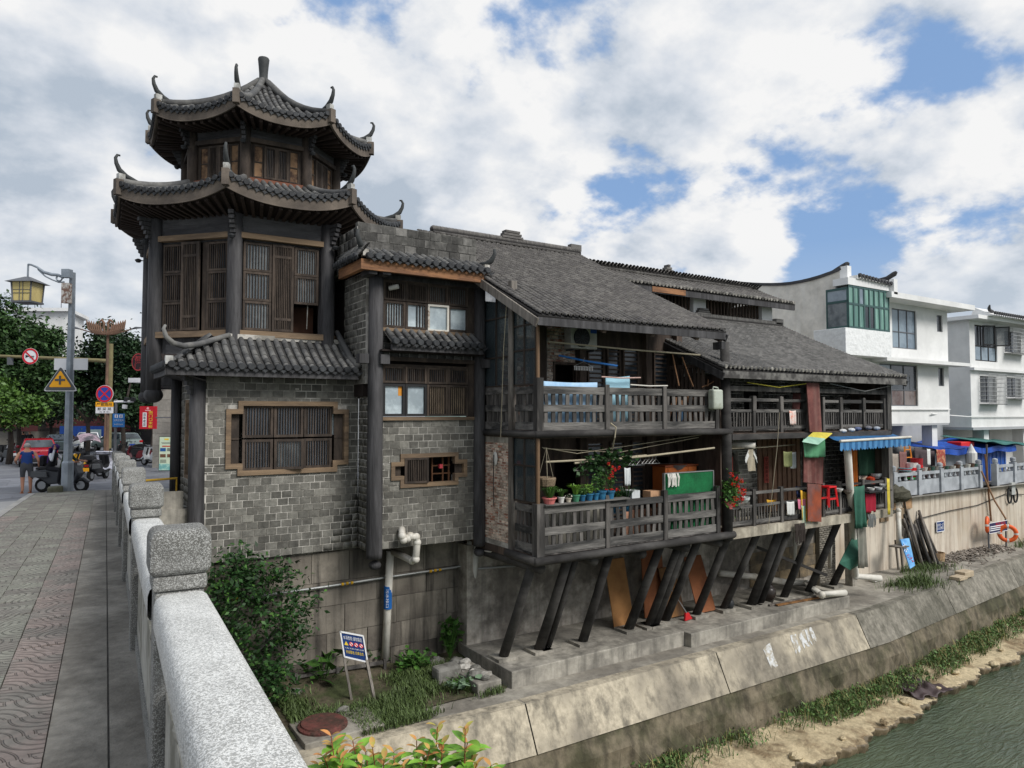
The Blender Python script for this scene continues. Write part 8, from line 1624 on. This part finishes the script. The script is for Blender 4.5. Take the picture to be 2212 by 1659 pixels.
for sx in(-5,5):plate(c+u_*sx*k5+v_*9*k5,7*k5,7*k5,m_swhite,tl,'pictogram',.004,.004); plate(c+u_*sx*k5+v_*8.5*k5,1.8*k5,4*k5,m_sblue,tl,'figure_mark',.012,.003); disc(c+u_*sx*k5+v_*11.3*k5,.9*k5,m_sblue,tl,'figure_head',.012,10)
# ---- shop pillar, red sign, poster, round emblem
D6=34.0; k6=D6/FPX; V0=lambda x,y,d=D6:px(x,y,d=d); g6=at_d(357,36.5); shp=thing('corner_shop','stone pillared shop front behind the pagoda tower','building',g6); m_ash=M('ashlar_stone',(148,144,136),v=.2,s=7,b=.3,rnd=.12)
for i in range(9):
    z0=g6.z+i*.58
    for hx in((-.45,.1),(.1,.55))if i%2 else((-.45,-.1),(-.1,.55)):a=g6+u_*hx[0]; b=g6+u_*hx[1]; MB().prism([a-nv*.35+Vector((0,0,z0-g6.z)),b-nv*.35+Vector((0,0,z0-g6.z)),b+nv*.35+Vector((0,0,z0-g6.z)),a+nv*.35+Vector((0,0,z0-g6.z))],(0,0,.57)).build('stone_block',m_ash,shp)
gw=g6-nv*3; MB().prism([gw-u_*1.2,gw+u_*12,gw+u_*12-nv*8,gw-u_*1.2-nv*8],(0,0,6.5)).build('shop_wall',m_greyw,shp); cv=V0(290,826,35); MB().prism([cv-u_*.3,cv+u_*1.2,cv+u_*1.2-nv*2,cv-u_*.3-nv*2],(0,0,.22)).build('canopy_edge',m_swhite,shp)
MB().prism([V0(374,935,35),V0(386,930,35),V0(386,860,35),V0(378,880,35)],nv*-.4).build('red_awning',m_sred,shp)
rs_=thing('red_shop_sign','red hanging shop sign with yellow and white lettering','sign',V0(319,927)); c=V0(319,902); plate(c,35.5*k6,49*k6,M('signboard_red',(176,26,40),v=.05,b=0,r=.45),rs_,'board',0,.12); letter('南\n门\n口\n米\n粉',m_yp,rs_,c+u_*6.5*k6-v_*4*k6,u_,v_,9*k6,37*k6,.008); plate(c-u_*6.5*k6-v_*4.5*k6,8.5*k6,31*k6,m_swhite,rs_,'name_strip',.006,.004); letter('百\n年\n老\n店',m_sblack,rs_,c-u_*6.5*k6-v_*4.5*k6,u_,v_,6*k6,27*k6,.014); disc(c+v_*20*k6,2.6*k6,M('pale_pink_mark',(222,160,160),b=0),rs_,'crest',.006); plate(c+v_*15.5*k6,12*k6,2*k6,MATS['pale_pink_mark'],rs_,'caption',.006,.003); MB().beam(c+u_*17*k6,c+u_*30*k6-nv*1,.06,.06).build('bracket',m_alg,rs_)
em=thing('round_emblem_sign','dark round sign with red square seal characters beside the tower','sign',V0(298,800)); c=V0(298.5,782); n=28
MB().prism([c+u_*14*k6*math.cos(q*6.2832/n)+v_*19*k6*math.sin(q*6.2832/n)for q in range(n)],nv*-.2).build('plate',M('emblem_dark',(42,30,34),v=.1,b=0),em); m_emr=M('emblem_red',(150,56,60),v=.08,b=0)
mb=MB(); P=[]
for r in(1.0,.88):P+=[c+u_*14*k6*r*math.cos(q*6.2832/n)+v_*19*k6*r*math.sin(q*6.2832/n)+nv*.01 for q in range(n)]
mb.add(P,[(q,(q+1)%n,n+(q+1)%n,n+q)for q in range(n)]); mb.build('rim',m_emr,em); letter('都\n门',m_emr,em,c,u_,v_,16*k6,27*k6,.02); MB().beam(c+u_*13*k6,c+u_*24*k6-nv*.5,.05,.05).build('bracket',m_alg,em)
D7=33.0; k7=D7/FPX; ps=at_d(361,D7); ad=thing('poster_stand','white framed poster stand with a pale green notice beside the pillar','poster stand',ps); c=ps+Vector((0,0,.86)); 
def pl7(cx,cy,w_,h,mat,nm,off):plate(c+u_*cx+v_*cy,w_,h,mat,ad,nm,off,.004)
pl7(0,0,.72,1.6,M('poster_frame',(62,62,64),b=0),'frame',-.02); pl7(0,0,.66,1.54,M('poster_paper',(206,216,190),v=.04,b=0,c2=(188,208,180),ms=1.5),'paper',.0); pl7(0,-.62,.66,.3,M('poster_teal',(120,180,176),v=.2,s=5,b=0,c2=(170,206,190),ms=5),'landscape_print',.006); pl7(0,.34,.4,.05,M('poster_red',(190,70,50),b=0),'red_heading',.006); pl7(-.16,.18,.26,.15,M('poster_blue',(40,90,150),v=.2,b=0),'photo_print',.006); pl7(-.16,-.1,.26,.15,M('poster_brown',(110,80,60),v=.4,s=14,b=0),'photo_print',.006); pl7(.17,-.1,.26,.15,MATS['poster_brown'],'photo_print',.006); pl7(.0,.66,.2,.07,m_yp,'gold_heading',.006)
mb=MB(); [mb.add([c+u_*x0+v_*y+nv*.007,c+u_*x1+v_*y+nv*.007,c+u_*x1+v_*(y+.014)+nv*.007,c+u_*x0+v_*(y+.014)+nv*.007],[(0,1,2,3)])for x0,x1,y in[(-.24,.24,.5),(-.22,.22,.46),*[(.03,.28,.24-.03*q)for q in range(5)],*[(-.28,.0,-.3-.04*q)for q in range(4)]]]; mb.build('text_lines',m_sgrey,ad,kind='stuff')
# ---- low gate by the tower
gt_=thing('concrete_gate_panel','grey concrete panel with a yellow rail between the balustrade and the tower','panel',(2.05,17.2,-1.2)); MB().box(1.62,2.5,17.15,17.23,-1.5,-.12).build('panel',m_conc,gt_); MB().tube([(1.6,18.2,.05),(2.5,18.2,.08),(2.5,18.2,-.6)],.03,8).build('yellow_rail',M('yellow_rail',(186,148,52),v=.1),gt_)
# ---- vehicles
m_tyre=M('tyre_rubber',(30,30,31),v=.15,b=.1,r=.9); m_rim=M('wheel_metal',(150,152,154),v=.1,r=.35,metal=.7,b=0); m_cglass=M('car_glass',(40,46,50),c2=(70,78,84),v=.15,s=2,r=.05,spec=.8,b=0); m_tail=M('tail_lamp',(150,20,24),r=.2,b=0,v=.05); m_chrome=M('chrome_trim',(190,190,192),r=.15,metal=.9,b=0); m_blkp=M('black_plastic',(34,34,36),v=.1,r=.5,b=.05); m_plateb=M('blue_plate',(40,70,150),b=0,v=.03)
def wheel(th,x,y,r,w_,ax=(1,0,0)):
    a=Vector(ax); c=Vector((x,y,r)); o=MB().tube([c-a*w_/2,c-a*w_*.35,c+a*w_*.35,c+a*w_/2],[r*.88,r,r,r*.88],18).build('wheel',m_tyre,th); MB().tube([c-a*(w_/2+.01),c+a*(w_/2+.01)],r*.58,12).build('rim',m_rim,o)
def car(label,loc,rz,paint,L_=4.2,W_=1.75,H_=1.5,hatch=True,name='parked_car',group=None):
    """rear at -y"""
    t=thing(name,label,'car',loc,group,rz,True); h=L_/2; w2=W_/2
    if hatch:prof=[(-h,.32),(-h-.02,.6),(-h+.03,.9),(-h+.12,1.0),(h*.45,.98),(h*.9,.8),(h,.55),(h,.3)]; roof=[(-h+.1,.98),(-h+.38,H_-.06),(-h+.75,H_),(h*.05,H_-.02),(h*.48,.96)]
    else:prof=[(-h,.35),(-h,.7),(-h+.08,.95),(-h+.75,1.0),(h*.42,.97),(h*.92,.78),(h,.55),(h,.3)]; roof=[(-h+.62,.98),(-h+1.25,H_-.05),(-h+1.8,H_),(h*.02,H_-.02),(h*.45,.96)]
    def shell(pf,wb,wt,zb,zt,nm,mat,bev=.04):
        mb=MB(); n=len(pf); vs=[]
        for s in(-1,1):
            for y,z in pf:k=(z-zb)/(zt-zb); vs.append((s*(wb+(wt-wb)*k),y,z))
        mb.add(vs,[tuple(range(n-1,-1,-1)),tuple(range(n,2*n))]+[(i,(i+1)%n,n+(i+1)%n,n+i)for i in range(n)]); return mb.build(nm,mat,t,bevel=bev)
    bd_=shell(prof,w2,w2-.06,.3,1.0,'body',paint,.06); shell(roof,w2-.07,w2-.24,.98,H_,'cabin',paint,.05)
    yr0,yr1=roof[0],roof[1]; ww0,ww1=w2-.16,w2-.3
    MB().prism([(-ww0,yr0[0]+.035,yr0[1]+.06),(ww0,yr0[0]+.035,yr0[1]+.06),(ww1,yr1[0]-.0,yr1[1]-.03),(-ww1,yr1[0]-.0,yr1[1]-.03)],(0,-.03,.012)).build('rear_window',m_cglass,t)
    f0,f1=roof[-1],roof[-2]; MB().prism([(-ww0,f0[0]-.06,f0[1]+.05),(ww0,f0[0]-.06,f0[1]+.05),(ww1,f1[0]+.03,f1[1]-.03),(-ww1,f1[0]+.03,f1[1]-.03)],(0,.03,.02)).build('windscreen',m_cglass,t)
    for s in(-1,1):
        MB().prism([(s*(w2-.085),roof[0][0]+.32,1.03),(s*(w2-.085),roof[-1][0]-.25,1.03),(s*(w2-.215),roof[-2][0]-.02,H_-.1),(s*(w2-.215),roof[1][0]+.15,H_-.1)],(s*.012,0,.0)).build('side_window',m_cglass,t)
        MB().box(min(s*(w2-.3),s*(w2-.02)),max(s*(w2-.3),s*(w2-.02)),-h-.015,-h+.12,.72,.9).build('tail_light',m_tail,t,bevel=.02); MB().box(min(s*(w2-.35),s*(w2-.05)),max(s*(w2-.35),s*(w2-.05)),h-.12,h+.01,.55,.68).build('headlight',m_chrome,t,bevel=.02); MB().ball((s*(w2+.05),roof[-1][0]-.35,1.02),.09,8,6,(1,.6,.8)).build('mirror',paint,t)
        for yy in(-h*.62,h*.62):wheel(t,s*(w2-.1),yy,.3,.2)
    MB().box(-w2+.03,w2-.03,-h-.05,-h+.1,.28,.5).build('bumper',m_blkp if hatch else paint,t,bevel=.03); MB().box(-.22,.22,-h-.06,-h-.045,.52,.64).build('number_plate',m_plateb,t); MB().lathe((0,-h-.03,.82),[(.05,0),(.05,.01)],10).build('badge',m_chrome,t)
    return t
m_redcar=M('red_car_paint',(150,14,34),v=.03,r=.2,spec=.6,b=0); m_silver=M('silver_green_paint',(130,142,140),v=.04,r=.25,metal=.5,b=0); m_wcar=M('white_car_paint',(212,214,216),v=.03,r=.25,b=0)
RZ=lambda deg=0:FACE+R_(deg)
car('red hatchback with a dark rear window seen from behind on the street',at_d(84,39),RZ(2),m_redcar,3.8,1.72,1.5)
car('silver grey sedan further up the street seen from behind',at_d(136,55),RZ(-10),m_silver,4.6,1.85,1.45,False)
car('white sedan far up the street below the trees',at_d(192,60),RZ(-4),m_wcar,4.6,1.85,1.5,False); car('pale grey car parked behind the no stopping sign',at_d(253,57),RZ(25),m_silver,4.4,1.8,1.5)
def scooter(label,loc,rz,body_m,name='scooter',box=True,plate_m=None):
    """front at +y"""
    t=thing(name,label,'scooter',loc,None,rz,True); wheel(t,0,.62,.23,.1); wheel(t,0,-.62,.23,.11)
    MB().tube([(0,.62,.23),(0,.5,.6),(0,.38,.95)],[.045,.05,.04],8).build('fork',m_blkp,t)
    mb=MB(); pf=[(-.95,.55),(-.85,.72),(-.5,.76),(.0,.72),(.12,.5),(.15,.3),(-.35,.26),(-.6,.42)]; mb.prism([(-.15,y,z)for y,z in pf],(.30,0,0)); mb.build('body',body_m,t,bevel=.05); mb=MB(); mb.prism([(-.17,y,z)for y,z in((.1,.26),(.42,.28),(.42,.34),(.1,.34))],(.34,0,0)); mb.build('footboard',m_blkp,t)
    mb=MB(); mb.prism([(-.19,y,z)for y,z in((.38,.3),(.46,.3),(.6,.62),(.46,1.0),(.38,.98),(.5,.62))],(.38,0,0)); mb.build('front_shield',body_m,t,bevel=.03); mb=MB(); mb.prism([(-.14,y,z)for y,z in((-.8,.74),(-.78,.82),(-.4,.86),(.0,.8),(.02,.74))],(.28,0,0)); mb.build('seat',m_blkp,t,bevel=.03)
    MB().prism([(-.07,y,z)for y,z in((.42,.38),(.7,.5),(.88,.36),(.84,.3),(.68,.42),(.46,.34))],(.14,0,0)).build('front_mudguard',body_m,t,bevel=.02); MB().tube([(-.34,.28,1.03),(-.1,.38,1.0),(.1,.38,1.0),(.34,.28,1.03)],.02,8).build('handlebar',m_blkp,t); MB().box(-.09,.09,.44,.54,.86,1.0).build('headlamp',m_chrome,t,bevel=.02)
    for s in(-1,1):MB().tube([(s*.25,.32,1.02),(s*.28,.33,1.18)],.008,5).ball((s*.3,.33,1.22),.055,8,6,(1,.4,.7)).build('mirror',m_blkp,t)
    MB().box(-.07,.07,-.98,-.93,.6,.68).build('tail_light',m_tail,t); MB().box(-.11,.11,-.99,-.975,.42,.56).build('number_plate',plate_m or m_swhite,t)
    if box:
        for s in(-1,1):MB().prism([(s*.16,y,z)for y,z in((-.88,.5),(-.86,.7),(-.38,.68),(-.34,.5))],(s*.1,0,0)).build('side_case',m_sgrey,t,bevel=.02)
    return t
def person(name,me,label,loc,rz,extra=None,cat='person'):
    t=thing(name,label,cat,loc,None,rz,True); link('body',me,None,t)
    if extra:extra(t)
    return t
c0=at_d(138,23.4); rz0=math.atan2(-u_.x,u_.y)+.05  # heading to the right of the picture
scooter('dark grey scooter with side cases carrying two riders behind the lamp post',c0,rz0,M('dark_grey_paint',(60,62,66),v=.05,r=.35,b=0),'ridden_scooter')
dvec=Vector((-math.sin(rz0),math.cos(rz0),0))
def hair(t):MB().ball((0,.14,1.47),.115,10,8,(1,1.05,1.0)).build('scarf' if 'purple' in t['label']else 'hair',MATS['purple_scarf']if 'purple' in t['label']else m_hair_k,t,smooth=True)
def pass_x(t):hair(t); MB().prism([(-.12,-.17,.86),(.12,-.17,.86),(.12,-.15,1.2),(-.12,-.15,1.2)],(0,-.14,0)).build('backpack',M('black_backpack',(32,32,36),v=.1,b=.1),t,bevel=.04); MB().grid(lambda a,b:(-.13+.26*a,.02-.05*b,1.45-.5*b),6,6).build('scarf_tail',MATS['purple_scarf'],t,solid=.05)
person('person',ME_RIDER,'person in an olive shirt driving the dark grey scooter',c0+dvec*.05,rz0,hair); person('person',ME_PASS,'passenger with purple head scarf and white sleeves on the dark grey scooter',c0-dvec*.38,rz0,pass_x)
pm=px(56,1070,d=23.0); pm.z=zs(pm.y)
def man_x(t):
    MB().ball((0,.075,1.545),.098,12,8,(.95,1.05,.9)).build('hair',m_hair_g,t,smooth=True)
    for s in(-1,1):MB().ball((s*.095,.08,1.51),.022,6,5,(.5,1,1.4)).build('ear',m_skin,t)
    MB().ball((0,.17,1.5),.018,6,5).build('nose',m_skin,t)
    for s,y in((-1,.06),(1,.12)):MB().box(s*.11-.05,s*.11+.05,y-.13,y+.14,.0,.03).build('sandal',M('brown_sandal',(140,84,44),v=.15),t,bevel=.01)
pman=person('person',ME_MAN,'grey haired person in a blue vest and grey shorts walking on the street',pm,RZ(4),man_x)
# parked scooters
p1,p2=at_d(190,30.5),at_d(215,28.8)
scooter('yellow parked scooter next to the quilt covered one',p1,RZ(55),M('yellow_paint',(206,156,32),v=.05,r=.35,b=0)); s2_=scooter('black scooter with a pale quilted lap cover and yellow plate',p2,RZ(-28),m_blkp,plate_m=m_syel)
MB().grid(lambda a,b:(-.42+.84*a,.62+.16*math.sin(b*3.1)-.2*(b>.6),1.12-.72*b+.03*math.sin(a*18)*math.sin(b*14)),14,10).build('quilt_cover',M('pale_quilt',(196,196,204),v=.1,s=9,b=.5,bs=14,c2=(176,178,190),ms=4),s2_,solid=.05); MB().box(-.17,.17,-.95,-.65,.84,1.04).build('top_box',m_blkp,s2_,bevel=.04)
p3=at_d(190,32); s3=scooter('scooter under a pink and grey rain canopy',p3,RZ(10),m_sgrey); MB().grid(lambda a,b:(-.4+.8*a,-.6+1.4*b,1.55+.28*math.sin(b*3.14)-.12*(2*a-1)**2),10,10).build('rain_canopy',M('pink_grey_cover',(160,140,150),v=.15,c2=(80,78,84),ms=2),s3,solid=.02)
for i,(x,d,a,c,lb)in enumerate(((16,42,25,m_sgrey,'leftmost parked scooter at the street edge'),(33,46,20,M('maroon_paint',(90,30,36),r=.4,b=0),'maroon scooter behind the leftmost one'),(99,52,0,m_blkp,'black scooter ahead of the red hatchback'),(175,62,5,M('yellow_paint',(206,156,32)),'far yellow scooter beside the silver sedan'),(190,56,3,m_blkp,'dark scooter with a red shirted rider'),(206,60,-3,m_wcar,'white scooter right of the red shirted rider'),(278,42,60,m_blkp,'black scooter parked under the toilet sign'),(290,48,70,m_blkp,'black scooter parked left of the red shop sign'),(333,38,35,m_wcar,'white scooter parked in front of the stone pillar'),(302,40,65,M('maroon_paint',(90,30,36)),'maroon scooter parked in the shade by the pillar'),(110,58,0,m_sgrey,'grey scooter with a dark clothed rider far up the street'))):
    sc2=scooter(lb,at_d(x,d),RZ(a),c,box=False)
    if i in(4,10):person('person',ME_FAR if i==4 else ME_FAR2,'rider in a dark red shirt on the dark scooter up the street' if i==4 else 'pale clothed rider on the grey scooter far up the street',at_d(x,d),RZ(a),hair)
for x,d,lb in((52,56,'left of two dark clothed people standing on the street'),(66,57,'right of two dark clothed people standing on the street')):person('person',ME_ST1,lb,at_d(x,d),RZ(150 if x>60 else 30))
# three wheeler
# ---- buildings, hoarding and trees behind
bw_=at_d(95,75); wbld=thing('white_town_building','white flat roofed town building rising behind the street trees','building',bw_); Q=lambda x,y,d:px(x,y,d=d)
a,b,c=Q(22,900,75),Q(140,900,75),Q(176,900,82); topz=Q(80,672,75).z
MB().prism([Vector((a.x,a.y,-1.6)),Vector((b.x,b.y,-1.6)),Vector((c.x,c.y,-1.6)),Vector((a.x,a.y,-1.6))-nv*9],(0,0,topz+1.6)).build('wall',m_white,wbld); up_=Vector((0,0,topz)); MB().prism([Vector((q.x,q.y,topz))+o_ for q,o_ in((a,-u_*.6+nv*.5),(b,u_*.5+nv*.5),(c,u_*.6),(a,-nv*9.5-u_*.6))],(0,0,.35)).build('roof_slab',m_white,wbld)
for x0,x1,y0,y1 in((108,122,730,755),(128,136,735,752),(60,75,740,760)):P=[Q(x,y,74.9)for x,y in((x0,y1),(x1,y1),(x1,y0),(x0,y0))]; o=MB().prism(P,nv*.06).build('window',m_alg,wbld); cc=sum(P,Vector())/4; MB().prism([cc+(q-cc)*.82+nv*.07 for q in P],nv*.01).build('pane',m_darkp,o)
for x in(60,75,88,132):q=Q(x,672,76); MB().cyl((q.x,q.y,topz),(q.x,q.y,topz+1.6),.04,None,5).build('roof_pole',m_alg,wbld)
row=thing('shop_row','dark shop row with hanging banners behind the street trees','building',at_d(130,70)); a,b=Q(-160,900,70),Q(330,900,70); MB().prism([Vector((a.x,a.y,-1.6)),Vector((b.x,b.y,-1.6)),Vector((b.x,b.y,-1.6))-nv*8,Vector((a.x,a.y,-1.6))-nv*8],(0,0,6.6)).build('wall',M('dark_shop_front',(74,68,64),v=.3,s=1,c2=(48,46,46),ms=.3),row)
for i,x in enumerate((8,35,62,120,150,175,205,230,262)):cc=Q(x,888+(i%3)*4,69); MB().prism([cc+u_*a_+v_*b_ for a_,b_ in((-.9,-1.6),(.9,-1.6),(.9,1.6),(-.9,1.6))],nv*-.04).build('banner',M('dark_maroon_banner',(70,34,34),v=.2),row); letter('福',M('banner_gold',(150,120,84),b=0),row,cc,u_,v_,1.1,1.2,.02)
for x,w_ in((20,1.0),(44,.6),(82,1.2),(95,.5),(140,.8)):cc=Q(x,945,69.8); MB().prism([cc+u_*a_*w_+v_*b_ for a_,b_ in((-1,-2),(1,-2),(1,.6),(-1,.6))],nv*.05).build('shop_opening',M('pale_shop_wall',(112,108,100),v=.15),row)
hd=thing('blue_hoarding','blue site hoarding with a pale poster across the far street','hoarding',at_d(180,66))
for i in range(12):cc=at_d(134+i*9.2,66); MB().prism([cc-u_*.19,cc+u_*.19,cc+u_*.19+v_*1.9,cc-u_*.19+v_*1.9],nv*-.05).build('panel',M('hoarding_blue',(24,58,122),v=.1,b=.05,rnd=.08),hd)
cc=at_d(203,65.5); MB().prism([cc-u_*.7+v_*.5,cc+u_*.7+v_*.5,cc+u_*.7+v_*1.6,cc-u_*.7+v_*1.6],nv*.02).build('poster',M('pale_poster',(120,138,140),v=.2,s=3,b=0),hd)
m_bark=M('tree_bark',(56,50,45),v=.3,s=6,b=.6); m_tl=M('tree_leaf',(64,90,48),c2=(44,68,36),v=.3,s=1.2,b=0,r=.55,rnd=.4,ms=.35); m_tl2=M('tree_leaf_dark',(48,70,40),c2=(32,52,30),v=.3,s=1.2,b=0,r=.55,rnd=.4,ms=.35); m_tl3=M('tree_leaf_fresh',(86,116,50),c2=(64,92,40),v=.25,s=1.2,b=0,r=.5,rnd=.35)
def tree(x,d,clumps,label,n=9000,mat=None,leaf=.26,seed=1):
    g=at_d(x,d); th=thing('street_tree',label,'tree',g,'street trees'); rs=np.random.RandomState(seed); k=d/FPX; cs=[(Q(cx,cy,d+rs.uniform(-2.2,2.2)),rx*k,ry*k)for cx,cy,rx,ry in clumps]
    fork=Vector((g.x,g.y,g.z+2.3)); mb=MB(); mb.tube([g,g.lerp(fork,.5)+Vector((.08,0,0)),fork],[.17,.14,.12],8)
    for c,rx,ry in cs:mb.tube([fork,fork.lerp(c,.5)+Vector((0,0,.35)),c],[.11,.07,.02],6)
    mb.build('trunk',m_bark,th); pts=[]; wts=np.array([rx*ry for _,rx,ry in cs]); wts/=wts.sum()
    for(c,rx,ry),w_ in zip(cs,wts):
        m=int(n*w_*.75); nsub=max(5,int(14*w_*len(cs))); sub=rs.normal(size=(nsub,3)); sub/=np.linalg.norm(sub,axis=1)[:,None]; sub*=rs.uniform(.45,1.0,(nsub,1))
        idx=rs.randint(0,nsub,m); q=sub[idx]+rs.normal(size=(m,3))*.2; pts.append(np.array(c)+q*np.array([rx,rx*.9,ry]))
        m2=int(n*w_*.25); q=rs.normal(size=(m2,3))*.45; pts.append(np.array(c)+q*np.array([rx,rx*.9,ry]))
    leaves('crown',mat or m_tl,np.concatenate(pts),leaf,th,.3,.55)
tree(40,44,[(10,720,70,65),(60,770,65,55),(95,735,38,36),(20,800,70,60),(80,830,60,50),(-30,760,60,70)],'large leafy tree at the far left beside the lantern',26000,m_tl,.27,1)
tree(22,40,[(25,880,45,35),(60,890,35,28),(5,850,30,30)],'lighter fresh green low tree under the far left tree',6000,m_tl3,.24,2)
tree(190,50,[(235,745,50,40),(190,790,60,45),(270,770,48,50),(160,840,50,45),(230,850,75,50),(285,830,45,60),(120,850,40,40)],'broad dark tree in the middle of the street view',28000,m_tl2,.27,3)
tree(265,46,[(290,800,36,60),(255,880,45,35),(300,880,40,45)],'dark tree close to the left side of the tower',13000,m_tl2,.25,4)
tree(110,58,[(110,880,60,35),(150,880,50,30),(70,870,40,35)],'dark tree low behind the junction sign',14000,m_tl2,.28,5)
tree(330,66,[(330,840,60,50),(300,810,40,50),(380,850,60,60)],'far dark tree behind the shop pillar',7000,m_tl2,.3,6)
# distant town and hills closing the horizon
mb=MB(); rs=np.random.RandomState(91); prev=0; n=120
def hz_(a):return 9+5*math.sin(a*7)+3*math.sin(a*17+1)+1.5*math.sin(a*41)
mb.grid(lambda u,v:(math.sin(-1.6+3.4*u)*(420+60*v),math.cos(-1.6+3.4*u)*(420+60*v),-2+hz_(u*3.4)*v),160,3); struct(mb.build('hills',M('hill_green',(92,106,100),v=.2,s=.05,b=0)))
